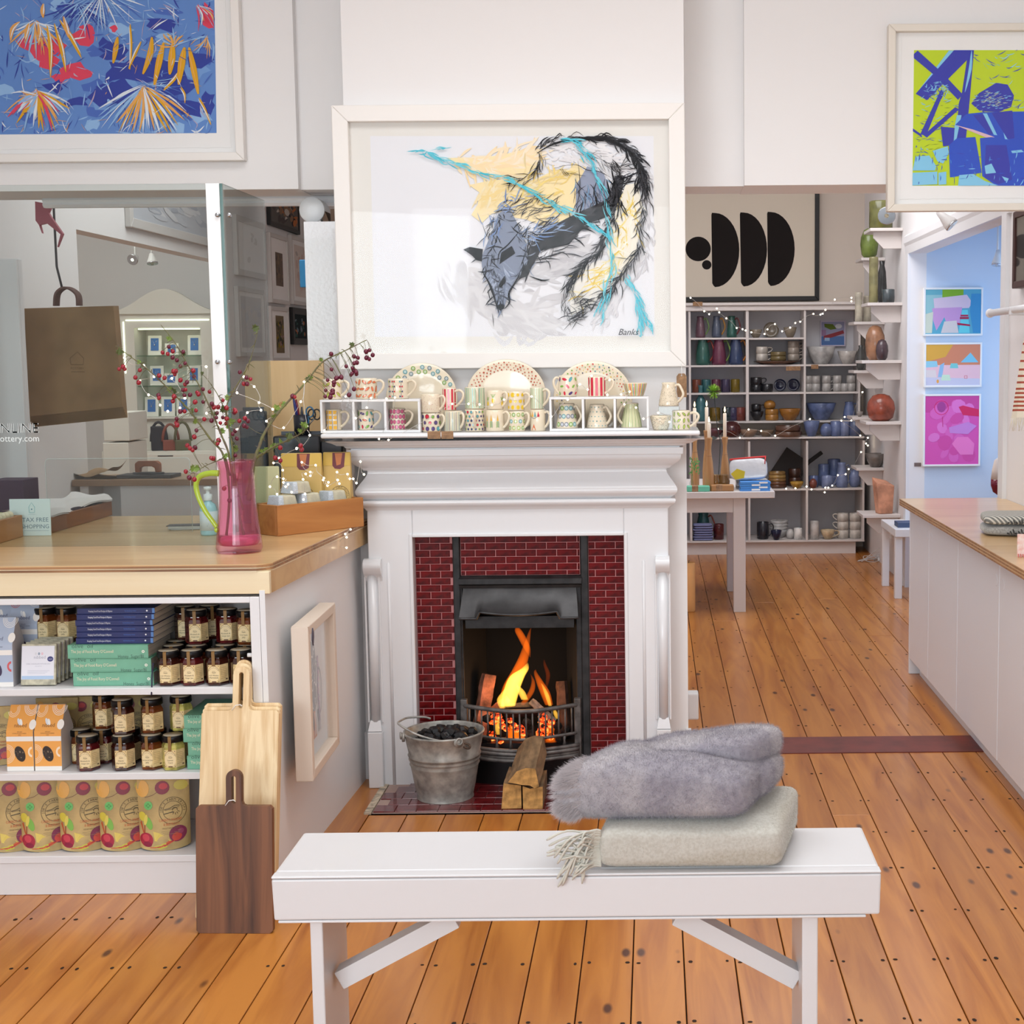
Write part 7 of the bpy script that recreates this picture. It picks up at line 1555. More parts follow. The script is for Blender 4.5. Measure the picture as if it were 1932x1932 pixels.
# rail and towel on the right wall
XRL = XR-.1; ra, rb2 = PX(1868, 591, XRL), PX(1985, 574, XRL); rl = thing('towel_rail', 'white wall rail running along the right wall', 'rail', (XR, (ra.y+rb2.y)/2, ra.z))
m = MB(); m.tube([ra, rb2], .016, 12); m.sphere(ra, .021, 12, 8); m.build('rod', WSAT, rl, world=True)
yb_ = PX(1912, 590, XRL).y; m = MB(); m.box(XRL-.018, XR-.001, yb_-.013, yb_+.013, ra.z-.022, ra.z+.012).box(XR-.02, XR-.001, yb_-.016, yb_+.016, ra.z-.11, ra.z+.02); bevel(m.build('bracket', WSAT, rl, world=True), .004)
yb_ = rb2.y+.1; m = MB(); m.box(XRL-.018, XR-.001, yb_-.013, yb_+.013, ra.z-.022, ra.z+.012).box(XR-.02, XR-.001, yb_-.016, yb_+.016, ra.z-.11, ra.z+.02); bevel(m.build('bracket', WSAT, rl, world=True), .004)
YTW = 5.95; t0, t1, t2 = P(1936, 610, YTW), P(1908, 788, YTW), P(1975, 788, YTW); tw = thing('hanging_scarf', 'cream scarf with red stripes and a fringe hanging at the right edge', 'scarf', t0); m = MB()
rows = 44; stripes = {9, 13, 17, 21, 24, 27, 30, 32, 34, 36, 38, 40}
for j in range(rows):
    a, b = j/rows, (j+1)/rows; m.c = C(176, 92, 76) if j in stripes else C(236, 226, 208)
    q = lambda s, t: Vector((t0.x+(t1.x-t0.x)*t+(.085+.06*t)*s, YTW+.012*sin(s*9)*t, t0.z+(t1.z-t0.z)*t))
    for i in range(6): m.add([q(i/6, b), q((i+1)/6, b), q((i+1)/6, a), q(i/6, a)], [(0, 1, 2, 3)], True)
m.build('cloth', printed('woven_cloth', .9, 0, .1), tw, world=True); m = MB(); r = random.Random(2)
for i in range(34): s = i/33; p = q(s, 1); m.tube([p, p+Vector((r.uniform(-.006, .004), 0, -.025)), p+Vector((r.uniform(-.012, .006), 0, -.055))], [.0018, .0015, .0006], 4)
m.build('fringe', mat('cream_fringe', (232, 222, 204), .9), tw, world=True)
lk = MB(); lk.tube([t0+Vector((.04, 0, .0)), t0+Vector((.05, .0, .1)), Vector((XRL, YTW, rl.location.z+.016))], [.02, .016, .006], 8); lk.build('gathered_top', mat('cream_fringe'), tw, world=True)
o, yp = frame('dark wooden box frame at the far right edge above the rail', (XR-.001, 6.41, P(1925, 470, 6.5).z), .36, .335, .03, .04, mat('dark_frame_wood', (66, 34, 28), .5), mat_m=mat('dark_picture', (50, 44, 40), .7), rz=-PI/2)
# ------------------------------------------------------------------ three canvases in the bay
FLT = mat('floater_frame', (240, 240, 238), .5)
def canvas(text, x0, y0, x1, y1, art):
    a, b = P(x0, y1, YJF-.03), P(x1, y0, YJF-.03); w_, h_ = b.x-a.x, b.z-a.z; t, yp = frame(text, ((a.x+b.x)/2, YJF-.001, (a.z+b.z)/2), w_, h_, .012, .035, FLT, glass=False, recess=.004, mat_m=mat('canvas_edge', (220, 220, 222), .8))
    A = Art(5e-5); art(A, w_/2-.012, h_/2-.012); A.build('painting', INKM, t, lambda u, v, d: (u, yp-.0008-d, v))
def R4(A, W_, H_, L_):
    for x0, y0, x1, y1, c in L_: A.rect(-W_+2*W_*x0, H_-2*H_*y1, -W_+2*W_*x1, H_-2*H_*y0, c)
def PL(A, W_, H_, pts, c): A.poly([(-W_+2*W_*x, H_-2*H_*y) for x, y in pts], c)
def a1(A, W_, H_):
    R4(A, W_, H_, [(0, 0, 1, 1, (96, 170, 196)), (.0, .12, .3, .6, (150, 196, 200)), (.3, 0, .68, .2, (130, 176, 60)), (.0, .0, .3, .12, (110, 176, 190))])
    PL(A, W_, H_, [(.14, .2), (.74, .12), (.84, .3), (.78, .42), (.16, .44)], (214, 196, 214)); PL(A, W_, H_, [(.12, .42), (.66, .4), (.62, .76), (.4, .84), (.34, .62), (.2, .92), (.14, .7)], (198, 156, 206)); PL(A, W_, H_, [(.0, .55), (.14, .5), (.12, .98), (.0, .98)], (206, 214, 196)); PL(A, W_, H_, [(.34, .72), (.56, .7), (.6, .98), (.28, .98)], (212, 206, 206))
    PL(A, W_, H_, [(.66, .46), (.76, .46), (.8, .98), (.6, .98)], (110, 208, 220)); R4(A, W_, H_, [(.63, .57, .77, .61, (176, 60, 90)), (.62, .62, .78, .67, (166, 56, 84))]); PL(A, W_, H_, [(.57, .75), (.8, .79), (.81, .83), (.58, .8)], (170, 52, 84)); PL(A, W_, H_, [(.82, .1), (1, .1), (1, .98), (.86, .98), (.8, .5)], (74, 148, 196))
def a2(A, W_, H_):
    R4(A, W_, H_, [(0, 0, 1, .5, (214, 140, 110)), (0, .5, 1, 1, (236, 196, 206))]); PL(A, W_, H_, [(0, 0), (.5, 0), (.36, .3), (0, .42)], (220, 170, 80)); PL(A, W_, H_, [(.0, .4), (.2, .4), (.22, .54), (0, .56)], (150, 206, 226)); PL(A, W_, H_, [(.64, .44), (.82, .2), (.97, .44)], (130, 200, 226)); PL(A, W_, H_, [(.46, .46), (.58, .46), (.6, .58), (.44, .58)], (128, 204, 206)); PL(A, W_, H_, [(.26, .5), (.34, .44), (.3, .8), (.22, .8)], (150, 190, 226))
    PL(A, W_, H_, [(0, .62), (.18, .62), (.2, .8), (0, .82)], (226, 216, 216)); PL(A, W_, H_, [(.0, .8), (1, .84), (1, 1), (0, 1)], (206, 206, 226)); PL(A, W_, H_, [(.3, .74), (.44, .74), (.46, .88), (.28, .88)], (206, 232, 206)); A.ring(-W_+2*W_*.74, H_-2*H_*.8, .012, .003, (206, 60, 80), PI/4, PI*2.25, 4); A.disc(-W_+2*W_*.22, H_-2*H_*.9, .008, .012, (236, 170, 90))
def a3(A, W_, H_):
    R4(A, W_, H_, [(0, 0, 1, 1, (220, 96, 180)), (0, 0, 1, .24, (206, 84, 160))]); r = random.Random(3)
    for _ in range(26): A.disc(r.uniform(-W_*.7, W_*.7), r.uniform(-H_*.8, H_*.8), r.uniform(.02, .05), r.uniform(.02, .05), r.choice([(224, 110, 192), (214, 88, 168), (228, 126, 204)]), r.random(), 10)
    A.disc(-W_*.4, H_*.68, .028, .034, (168, 76, 150)); A.ring(-W_*.4, H_*.66, .044, .004, (220, 60, 120)); PL(A, W_, H_, [(.62, .16), (.7, .14), (1, .2), (1, .3), (.7, .28)], (214, 58, 104)); PL(A, W_, H_, [(.44, .46), (.8, .38), (.96, .44), (.8, .56), (.46, .54)], (206, 140, 214)); PL(A, W_, H_, [(.5, .7), (.6, .6), (.8, .6), (.92, .7), (.9, .86), (.66, .86)], (240, 130, 200)); A.stroke([(-W_*.36, H_*.4), (-W_*.34, H_*.1)], .003, (206, 60, 130))
canvas('small turquoise and lilac abstract canvas, top of the three in the bay', 1742, 542, 1855, 634, a1); canvas('small orange and pink abstract landscape canvas, middle one in the bay', 1743, 646, 1853, 731, a2); canvas('magenta pink abstract canvas, lowest of the three in the bay', 1741, 743, 1851, 880, a3)
a, b = P(1725, 880, YJF-.003), P(1738, 873, YJF-.003); label(MB().box(a.x, b.x, YJF-.003, YJF-.001, a.z, b.z).build('title_card', mat('grey_card', (120, 104, 100), .8), None), 'tiny brown title card beside the magenta canvas', 'card')
a = P(1876, 935, 8.2); o = thing('hanging_ornament', 'dark red and cream drop ornament hanging at the near jamb of the bay', 'ornament', P(1882, 934, 8.2)); k_ = 8.2/2765
m = MB(); m.lathe([(0, 0), (9*k_, 6*k_), (13*k_, 18*k_), (13*k_, 30*k_)], 18); m.build('red_half', mat('dark_red_glass', (110, 20, 44), .15), o); m = MB(); m.lathe([(13*k_, 30*k_), (11*k_, 48*k_), (7*k_, 66*k_), (2*k_, 70*k_), (0, 70*k_)], 18); m.build('cream_half', mat('cream_felt', (214, 200, 190), .8), o); MB().tube([(0, 0, 70*k_), (0, 0, 2.319-o.location.z)], .0015, 5).build('cord', PAPER, o)
# spot lamps hung from the ceiling track
LEDM = mat('led_lens', (196, 186, 160), .5, noise=(260, .5)); CHR = mat('chrome', (190, 190, 194), .12, 1.)
def spot(text, px, py, Y, d, L_, rr, ztop, lit=None):
    c = P(px, py, Y); d = Vector(d).normalized(); o = thing('spot_lamp', text, 'lamp', c); q = d.to_track_quat('Z', 'Y').to_matrix().to_4x4(); back = -d*L_
    m = MB(); m.T = q; m.lathe([(0, -L_), (rr*.4, -L_), (rr*.62, -L_*.6), (rr, -L_*.15), (rr, 0), (rr*.9, .001)], 20); m.build('shade', mat('white_lamp_shade', (230, 228, 226), .35), o)
    m = MB(); m.T = q; m.lathe([(rr*.9, .0005), (rr*.5, .003), (0, .004)], 20); m.build('lens', lit or LEDM, o)
    m = MB(); m.T = q; m.lathe([(rr*1.02, -.004), (rr*1.04, 0), (rr*.98, .0035)], 20); m.build('rim', CHR, o)
    m = MB(); m.tube([back*.7, back*.7+Vector((0, 0, .05)), Vector((back.x*.7, back.y*.7, ztop-c.z))], .006, 8); m.build('stem', mat('white_lamp_shade'), o); return o
spot('round white LED spot lamp facing the camera, under the right lintel', 1673, 407, 6.2, (-.25, -1, -.15), .075, .036, ZC); spot('white spot lamp with a chrome rim pointing down right, under the right lintel', 1796, 425, 6.3, (.75, -.3, -.8), .085, .03, ZC); spot('small white spot lamp inside the bay, beside the canvases', 1880, 500, 8.6, (-.15, -.2, -1), .09, .028, 2.319)
# plug on the right flank of the chimney breast, side stool, pillar candle
a, b = P(1296, 1355, 5.4), P(1311, 1305, 5.4); pl_ = thing('plug_adaptor', 'white plug adaptor on the right flank of the chimney breast', 'plug', (XBR+.001, 5.4, a.z)); bevel(MB().box(0, b.x-XBR+.012, -.03, .03, .0, b.z-a.z).build('housing', mat('white_plastic'), pl_), .006)
pc_ = thing('pillar_candle', 'tall orange pillar candle standing on the floor beside the chimney breast', 'candle', PZ(1300, 1153, .0006)); h_ = P(1303, 1061, pc_.location.y).z; m = MB(); m.lathe([(0, 0), (.037, 0), (.038, .004), (.038, h_-.006), (.034, h_), (.02, h_-.006), (0, h_-.008)], 24); m.build('wax', mat('orange_wax', (236, 178, 112), .45, noise=(3, .12)), pc_); MB().tube([(0, 0, h_-.008), (.002, 0, h_+.012)], .0015, 5).build('wick', mat('dark_wick', (40, 34, 30), .9), pc_)
sq = PZ(1688, 1130, 0); st = thing('side_table', 'low white side table half hidden behind the right cabinets', 'table', (1.552, sq.y+.3, 0)); zt5 = P(1690, 998, sq.y).z; bevel(MB().box(-.08, .078, -.32, .25, zt5-.05, zt5).build('top', WSAT, st), .004)
for x, y in ((-.076, -.3), (.03, -.3), (-.076, .2), (.03, .2)): bevel(MB().box(x, x+.045, y, y+.045, 0, zt5-.0505).build('leg', WSAT, st), .003)
label(MB().box(st.location.x-.05, st.location.x+.07, sq.y+.06, sq.y+.2, zt5+.0006, zt5+.03).build('box', mat('blue_grey_box', (72, 86, 116), .6), None), 'flat blue grey box on the white side table', 'box')
# ================================================================== BACK ROOM: SHELVING AND POTTERY
YU, YL = 11.2, 11.06
bz = lambda x, y, Y: P(1280+x*.2692, 560+y*.2692, Y)
SHW = mat('white_shelf_paint', (220, 212, 208), .45); BKP = mat('shelf_backing', (200, 198, 202), .55, bump=(40, .4))
bs = thing('display_shelving', 'large white built-in shelving with pottery along the back wall', 'shelves', (.7, 11.3, 0))
X0 = -.34; xr_u, xr_l = bz(1270, 500, YU).x, bz(1305, 1300, YL).x; zU0, zU1 = bz(600, 885, YU).z, bz(600, 96, YU).z; zL0, zL1 = bz(600, 1725, YL).z, bz(600, 995, YL).z; T_ = .016
m = MB(); m.box(X0, xr_u+.01, YU-.02, 11.499, zU1, bz(600, 60, YU).z).box(X0, xr_u+.02, YU-.045, 11.499, bz(600, 60, YU).z, bz(600, 40, YU).z); bevel(m.build('cornice', SHW, bs, world=True), .004)
MB().box(X0, xr_u, 11.485, 11.499, zU0, zU1).build('back_panel', BKP, bs, world=True); MB().box(X0, xr_l, 11.485, 11.499, zL0, zL1-.03).build('back_panel', BKP, bs, world=True)
for x in (80, 486, 886, 1268): xx = bz(x, 500, YU).x; bevel(MB().box(xx-T_/2*(1.7 if x == 486 else 1), xx+T_/2, YU, 11.484, zU0+.016, zU1).build('upright', SHW, bs, world=True), .001)
for x in (95, 504, 909, 1305): xx = bz(x, 1300, YL).x; bevel(MB().box(xx-T_, xx, YL, 11.484, zL0+.016, zL1-.02).build('upright', SHW, bs, world=True), .001)
def shf(y, Y, xa, xb): a = bz(xa, y, Y); b = bz(xb, y, Y); bevel(MB().box(a.x, b.x, Y+.002, 11.484, a.z-.014, a.z).build('shelf', SHW, bs, world=True), .001); return a.z+.0006
xl_ = -900
u1a, u1b = shf(288, YU, 82, 474), shf(288, YU, 490, 884); u2 = shf(489, YU, xl_, 1268); u3 = shf(683, YU, xl_, 1268); u4 = shf(884, YU, xl_, 1268); l0 = shf(997, YL, xl_, 1304); l1 = shf(1360, YL, xl_, 1304); l2 = shf(1722, YL, xl_, 1304)
MB().box(X0, xr_l-.06, YL+.04, YL+.06, 0, zL0-.001).build('kick_board', SHW, bs, world=True)
SHAPES = {'bowl': [(.42, 0), (.5, .05), (.82, .5), (1, 1)], 'cup': [(.86, 0), (.96, .06), (1, .4), (.98, 1)], 'vase': [(.7, 0), (.9, .12), (1, .4), (.8, .75), (.5, .9), (.56, 1)], 'jug': [(.9, 0), (1, .1), (.94, .4), (.72, .78), (.62, .9), (.7, 1)], 'plate': [(.6, 0), (.7, .25), (1, 1)], 'tall': [(.9, 0), (1, .03), (1, .97), (.96, 1)], 'round': [(.55, 0), (.85, .12), (1, .45), (.92, .72), (.6, .95), (.3, 1)], 'carafe': [(.9, 0), (1, .06), (1, .5), (.8, .62), (.45, .7), (.42, .92), (.6, 1)]}
PM = {}
def pcol(c, glassy=False):
    k = (c, glassy)
    if k not in PM:
        if glassy: PM[k] = mat('coloured_glass_%d' % len(PM), c, .08, trans=.75, coat=.4)
        else: PM[k] = mat('stoneware_%d' % len(PM), c, .25, coat=.25, noise=(14, .2))
    return PM[k]
WH, BL_, NV, BK, BRN, OCR, GB, DK = (206, 198, 188), (98, 112, 152), (30, 34, 62), (34, 34, 38), (104, 74, 58), (176, 122, 54), (132, 120, 104), (52, 40, 36)
def pot(text, cat, x, yb, w_, h_, shape, c, z, Y, handle=None, glassy=False, hc=None, grp=None, dy=.1, conv=bz, sc=.2692):
    Yp = Y+dy; s = sc*Yp/2770.; p = conv(x, yb, Yp); r_ = w_*s/2; H = h_*s; prof = [(a*r_, b_*H) for a, b_ in SHAPES[shape]]
    return vessel({'cup': 'mug' if handle is not None else 'beaker', 'plate': 'plate', 'jug': 'jug', 'carafe': 'carafe', 'bowl': 'bowl'}.get(shape, 'vase'), cat, text, (p.x, Yp, z), prof, None, None if handle is None else (handle, H*.15, H*.85, min(r_*.75, .035)), pcol(c, glassy), grp or 'pottery on the back shelves', 14, .006 if glassy else .0045, wall=min(.006, r_*.25), hm=pcol(hc, False) if hc else None)
Gj = 'glass jugs on the back shelves'
for x, c, hc, n in ((155, (176, 132, 150), (110, 140, 80), 'pale pink with green handle'), (268, (140, 152, 178), (176, 124, 50), 'grey blue with amber handle'), (374, (84, 156, 140), (110, 40, 44), 'sea green with dark red handle')): pot('small %s glass jug, top left compartment' % n, 'jug', x, 280, 72, 148, 'jug', c, u1a, YU, -.2, True, hc, Gj, .12)
for x, c, hc, n in ((172, (84, 160, 144), (150, 52, 40), 'sea green with red handle'), (285, (182, 92, 130), (120, 150, 70), 'pink with green handle'), (403, (96, 120, 172), (214, 130, 40), 'blue with orange handle')): pot('large %s glass jug, lower row of the left compartment' % n, 'jug', x, 480, 104, 186, 'jug', c, u2, YU, -.15, True, hc, Gj, .07)
for x, c, n in ((128, (186, 108, 78), 'orange'), (194, (84, 160, 164), 'teal'), (265, (160, 76, 110), 'magenta'), (331, (112, 98, 140), 'purple'), (399, (184, 158, 40), 'yellow')): pot('%s glass tumbler in the row on the left shelf' % n, 'glass', x, 672, 64, 90, 'tall', c, u3, YU, None, True, None, 'glass tumblers', .09)
for x, c, n in ((256, (180, 146, 50), 'yellow'), (345, (70, 96, 104), 'slate'), (382, (112, 104, 150), 'lilac'), (432, (190, 104, 90), 'coral')): pot('%s glass tumbler on the shelf behind the candles' % n, 'glass', x, 876, 76, 92, 'tall', c, u4, YU, None, True, None, 'glass tumblers', .09)
pot('tall teal glass carafe behind the candle flames', 'carafe', 157, 878, 74, 250, 'carafe', (112, 180, 186), u4, YU, None, True, dy=.06)
for x, w_, h_, s, n in ((543, 88, 56, 'bowl', 'left'), (783, 92, 70, 'bowl', 'right')): pot('brown speckled bowl on the short middle shelf, %s' % n, 'bowl', x, 276, w_, h_, s, GB, u1b, YU, dy=.08)
def disc_up(text, x, yc, w_, c, z, Y, dy=.2):
    s = .2692*(Y+dy)/2770; R_ = w_*s/2; p = bz(x, yc, Y+dy); t = thing('plate', text, 'plate', (p.x, Y+dy, z), 0, 'dishes standing on edge', (-.18, 0, 0)); m = MB(); m.lathe([(0, -.0), (R_*.6, .0), (R_, -.02), (R_*.98, -.014), (R_*.58, .006), (0, .006)], 24, (0, 0, R_), axis='Y'); m.build('dish', pcol(c), t, weld=True)
disc_up('brown dish standing on edge on the short middle shelf', 650, 228, 108, GB, u1b, YU); disc_up('navy dish standing on edge, left of two', 712, 628, 86, NV, u3, YU); disc_up('navy dish standing on edge, right of two', 806, 628, 88, NV, u3, YU)
s_ = .2692*11.3/2770
def stack(text, cat, x, yb, w_, h_, n, shape, c, z, Y, handle=None, dy=.1, grp=None, gap=1.0):
    for i in range(n): pot(text+(', '+('bottom', 'second', 'third', 'top')[i if i < n-1 or n < 3 else 3] if n > 1 and n != 2 else (', lower' if i == 0 else ', upper') if n == 2 else ''), cat, x, yb-h_*i, w_, h_, shape, c, z+i*(h_*gap*.2692*(Y+dy)/2770+.001), Y, handle, dy=dy, grp=grp)
pot('wide brown platter under the cups on the middle shelf', 'plate', 690, 468, 330, 22, 'plate', BRN, u2, YU, dy=.12); zpl = u2+.028
stack('white mug in the left pair on the brown platter', 'mug', 585, 440, 84, 48, 2, 'cup', WH, zpl, YU, .1, .1); stack('shallow olive dish between the mugs on the platter', 'dish', 700, 440, 112, 30, 2, 'cup', (124, 106, 68), zpl, YU, None, .1); stack('speckled mug in the right stack on the platter', 'mug', 806, 440, 82, 44, 3, 'cup', (170, 158, 146), zpl, YU, .2, .12)
pot('very large white mixing bowl on the right shelf', 'bowl', 1000, 476, 205, 120, 'bowl', (186, 184, 182), u2, YU, dy=.14); pot('medium white mixing bowl beside the very large one', 'bowl', 1183, 476, 138, 88, 'bowl', (190, 184, 178), u2, YU, dy=.1)
stack('black mug in the stack on the third shelf', 'mug', 545, 670, 82, 50, 2, 'cup', BK, u3, YU, .1); pot('low black bowl beside the stacked black mugs', 'bowl', 622, 670, 82, 54, 'cup', BK, u3, YU)
for x, n, t_ in ((908, 2, 'far left'), (962, 2, 'second'), (1037, 2, 'third'), (1113, 2, 'fourth'), (1166, 1, 'fifth'), (1209, 2, 'far right')): stack('pale grey mug, %s stack on the right of the third shelf' % t_, 'mug', x, 664, 64, 54, n, 'cup', (176, 172, 168), u3, YU, .3 if x == 1037 else None)
pot('deep black bowl behind, left of the ochre bowls', 'bowl', 550, 874, 94, 62, 'bowl', BK, u4, YU); pot('small black mug stacked above the black bowl', 'mug', 545, 810, 70, 46, 'cup', BK, u4+.0725, YU, .1); stack('ochre bowl in the stack of two', 'bowl', 655, 870, 94, 38, 2, 'cup', OCR, u4, YU); pot('ochre bowl tilted on top of the stack of two', 'bowl', 640, 800, 84, 60, 'round', OCR, u4+.087, YU); pot('wide ochre bowl with a dark rim on the fourth shelf', 'bowl', 780, 872, 156, 80, 'bowl', (160, 106, 44), u4, YU)
pot('large blue footed bowl on the right of the fourth shelf', 'bowl', 1000, 866, 212, 116, 'bowl', BL_, u4, YU, dy=.13); pot('blue jug beside the large blue bowl', 'jug', 1196, 880, 88, 124, 'jug', BL_, u4, YU, .2)
pot('dark red glass jar on the lower unit behind a candle', 'jar', 372, 990, 138, 108, 'round', (128, 60, 60), l0, YL, None, True, dy=.05)
for x, w_, h_, sh, c, t_ in ((255, 120, 60, 'bowl', (96, 60, 66), 'dark plum bowl behind the candles'), (492, 132, 48, 'bowl', (150, 124, 104), 'shallow tan bowl, left of two'), (616, 112, 44, 'bowl', (124, 104, 84), 'shallow tan bowl, right of two'), (770, 196, 34, 'cup', BRN, 'brown casserole dish, bottom of its stack'), (932, 118, 106, 'bowl', BL_, 'blue bowl at the centre'), (1037, 90, 88, 'round', BL_, 'round blue pot'), (1103, 78, 102, 'cup', BL_, 'blue beaker, left of three'), (1163, 72, 98, 'cup', (112, 122, 156), 'pale blue beaker, middle of three'), (1235, 84, 98, 'cup', (84, 94, 124), 'slate blue beaker, right of three')): pot(t_+' on top of the lower unit', 'pot', x, 986, w_, h_, sh, c, l0, YL, dy=.06)
pot('brown casserole dish, upper of its stack on the lower unit', 'pot', 766, 952, 180, 40, 'cup', (96, 66, 52), l0+.038, YL, dy=.06)
sl = thing('slate_board', 'dark slate board leaning diagonally at the back of the lower shelf', 'board', bz(722, 1290, YL+.22), 0, None, (-.12, .6, 0)); bevel(MB().box(-.11, .11, 0, .012, -.0, .24).build('board', mat('dark_slate', (40, 34, 32), .7), sl), .002)
pa = thing('dark_pan', 'long handled dark pan leaning beside the slate board', 'pan', bz(790, 1250, YL+.26), 0, None, (-.1, .95, 0)); bevel(MB().box(-.016, .016, 0, .01, 0, .3).build('handle', mat('dark_iron_pan', (36, 32, 32), .6), pa), .004)
for i, c in enumerate(((92, 60, 44), (110, 72, 50), (140, 106, 62), (170, 136, 76), (150, 116, 66))): pot('flat brown dish number of a pile on the lower shelf, %s' % ('lowest', 'second up', 'middle', 'second from top', 'topmost')[i], 'dish', 692, 1346-22*i, 136-4*i, 21, 'cup', c, l1+i*.0245, YL, dy=.1)
stack('dark brown pot in the tall stack on the lower shelf', 'pot', 815, 1300, 92, 62, 2, 'cup', (66, 40, 30), l1, YL, None, .2); pot('yellow glazed bowl in front on the lower shelf', 'bowl', 830, 1344, 98, 44, 'bowl', (178, 138, 56), l1, YL, dy=.04)
for x, yb, w_, h_, sh, hd, t_, dy in ((948, 1340, 72, 78, 'cup', None, 'blue beaker, lower at the left', .12), (1018, 1340, 78, 150, 'tall', None, 'tall slate blue vase at the back', .24), (1042, 1342, 82, 84, 'cup', .2, 'blue mug in front with a handle', .05), (1145, 1346, 86, 172, 'jug', .1, 'tall pale blue jug', .08), (1233, 1340, 80, 122, 'round', .1, 'round blue teapot-like jug', .1), (1090, 1330, 90, 180, 'tall', None, 'tallest blue grey vase at the back', .3)): pot(t_+' in the lower right compartment', 'pot', x, yb, w_, h_, sh, BL_ if hd is None else (116, 128, 164), l1, YL, hd, dy=dy)
pot('dark red onion shaped pot in front of the blue pottery', 'pot', 944, 1344, 56, 66, 'round', (120, 66, 56), l1, YL, dy=.02)
pot('black mug on the bottom shelf', 'mug', 592, 1708, 86, 118, 'cup', (36, 36, 44), l2, YL, .1); pot('navy bowl on the bottom shelf', 'bowl', 686, 1708, 78, 68, 'bowl', NV, l2, YL, dy=.03)
for i in range(4): pot('white bowl in the stack on the bottom shelf, %s' % ('lowest', 'second up', 'third up', 'topmost')[i], 'bowl', 706, 1690-20*i, 132, 52, 'bowl', (206, 204, 202), l2+.0006+i*.024, YL, dy=.2)
pot('small white pot between the bowls and the white mug', 'pot', 784, 1700, 56, 68, 'round', (206, 202, 198), l2, YL); pot('white mug on the bottom shelf, in front', 'mug', 838, 1700, 60, 78, 'cup', (226, 224, 220), l2, YL, None, dy=.06)
pot('tall white cylinder vase on the bottom shelf', 'vase', 953, 1706, 64, 126, 'tall', (200, 196, 192), l2, YL, dy=.06); pot('cream bowl beside the tall white cylinder', 'bowl', 1046, 1700, 102, 64, 'bowl', (206, 184, 150), l2, YL, .1, dy=.06)
for x, t_ in ((1152, 'left'), (1238, 'right')): stack('speckled white mug in the %s stack of three, bottom shelf' % t_, 'mug', x, 1692, 82, 58, 3, 'cup', (206, 198, 188), l2, YL, PI-.4 if x < 1200 else None)
pot('dark red tumbler under the white table', 'glass', 283, 1712, 74, 108, 'tall', (140, 60, 62), l2, YL, None, True); pot('teal glass jug at the back under the white table', 'jug', 175, 1712, 110, 170, 'jug', (60, 130, 130), l2, YL, -.2, True, (140, 60, 40), dy=.25)
for i in range(7):
    o = MB(); superq(o, lambda x, y, z: (x*(.075+.004*sin(i*2)), y*.06, .009+z*.0085), .5, .35, 24, 8); p = bz(172+3*sin(i*3), 1700, YL+.07); label(o.build('folded_cloth', mat('lilac_cloth', (128, 132, 172), .9), None, loc=(p.x, YL+.07, l2+.018*i)), 'lilac blue folded cloth in a pile under the white table', 'cloth', 'pile of lilac cloths')
ca, cb_ = bz(1000, 347, YU+.2), bz(1178, 165, YU+.2); t, yp = frame('small framed print with a green leaf shape standing in the top right compartment', ((ca.x+cb_.x)/2, YU+.27, (ca.z+cb_.z)/2), cb_.x-ca.x, cb_.z-ca.z, .008, .02, mat('lilac_frame', (190, 178, 196), .5), glass=False)
A = Art(6e-5); W_, H_ = (cb_.x-ca.x)/2-.009, (cb_.z-ca.z)/2-.009; R4(A, W_, H_, [(0, 0, 1, 1, (150, 150, 176)), (0, .62, 1, 1, (88, 116, 164)), (0, .34, .2, .6, (150, 120, 150))]); PL(A, W_, H_, [(.1, .6), (.95, .36), (1, .5), (.5, .66), (.1, .76)], (142, 66, 72)); PL(A, W_, H_, [(.12, .08), (.5, .1), (.66, .3), (.4, .34), (.14, .22)], (96, 112, 50)); A.disc(W_*.5, H_*.62, W_*.3, H_*.2, (206, 206, 210)); R4(A, W_, H_, [(.14, .68, .36, .82, (150, 176, 206))]); A.build('print', INKM, t, lambda u, v, d: (u, yp-.0008-d, v))
for x, y, w_, t_ in ((805, 502, 100, 'brown swing card hanging from the middle shelf edge'), (955, 490, 50, 'small tan card on the right shelf edge'), (135, 50, 66, 'brown card on the cornice at the left')):
    p = bz(x, y, YU-.003 if y > 100 else YU-.048); label(MB().box(p.x-w_*s_/2, p.x+w_*s_/2, p.y-.002, p.y, p.z-.016, p.z+.016).build('price_card', KRAFT, None), t_, 'card')
# black and white picture on top of the unit
q = lambda x, y: (1280+x*.207, 360+y*.207); YA2 = 11.42; a, b = P(1190, 570, YA2), P(1546.5, 330, YA2); bw, yp = frame('large black framed print of black half moons and circles above the shelving', ((a.x+b.x)/2, 11.47, (a.z+b.z)/2), b.x-a.x, b.z-a.z, .035, .045, mat('black_frame', (24, 22, 22), .5), mat_m=mat('cream_print_paper', (216, 204, 186), .8), glass=False, recess=.01)
A = Art(8e-5); Q = lambda p: (q(*p)[0], -q(*p)[1]); INKB = (36, 32, 31)
A.poly([Q((180+115*cos(t*PI/16), 530+112*sin(t*PI/16))) for t in range(32)], INKB); A.poly([Q((258+43*cos(t*PI/10), 675+43*sin(t*PI/10))) for t in range(20)], INKB)
for x0, x1, y0, y1, xm in ((300, 312, 192, 868, 555), (560, 574, 188, 862, 808), (808, 820, 183, 858, 1060)):
    yc = (y0+y1)/2+10; h_ = (y1-y0)/2; pts = [(x0+6, y0+8), (x0, y0+26), (x1-4, y1-26), (x1+6, y1-6)]+[(x1+22+(xm-x1-22)*cos(a_), yc+h_*sin(a_)) for a_ in [PI/2-PI*i/18 for i in range(19)]]; A.poly([Q(p) for p in pts], INKB)
A.build('print', INKM, bw, onpx(11.47+yp-.0006), world=True)
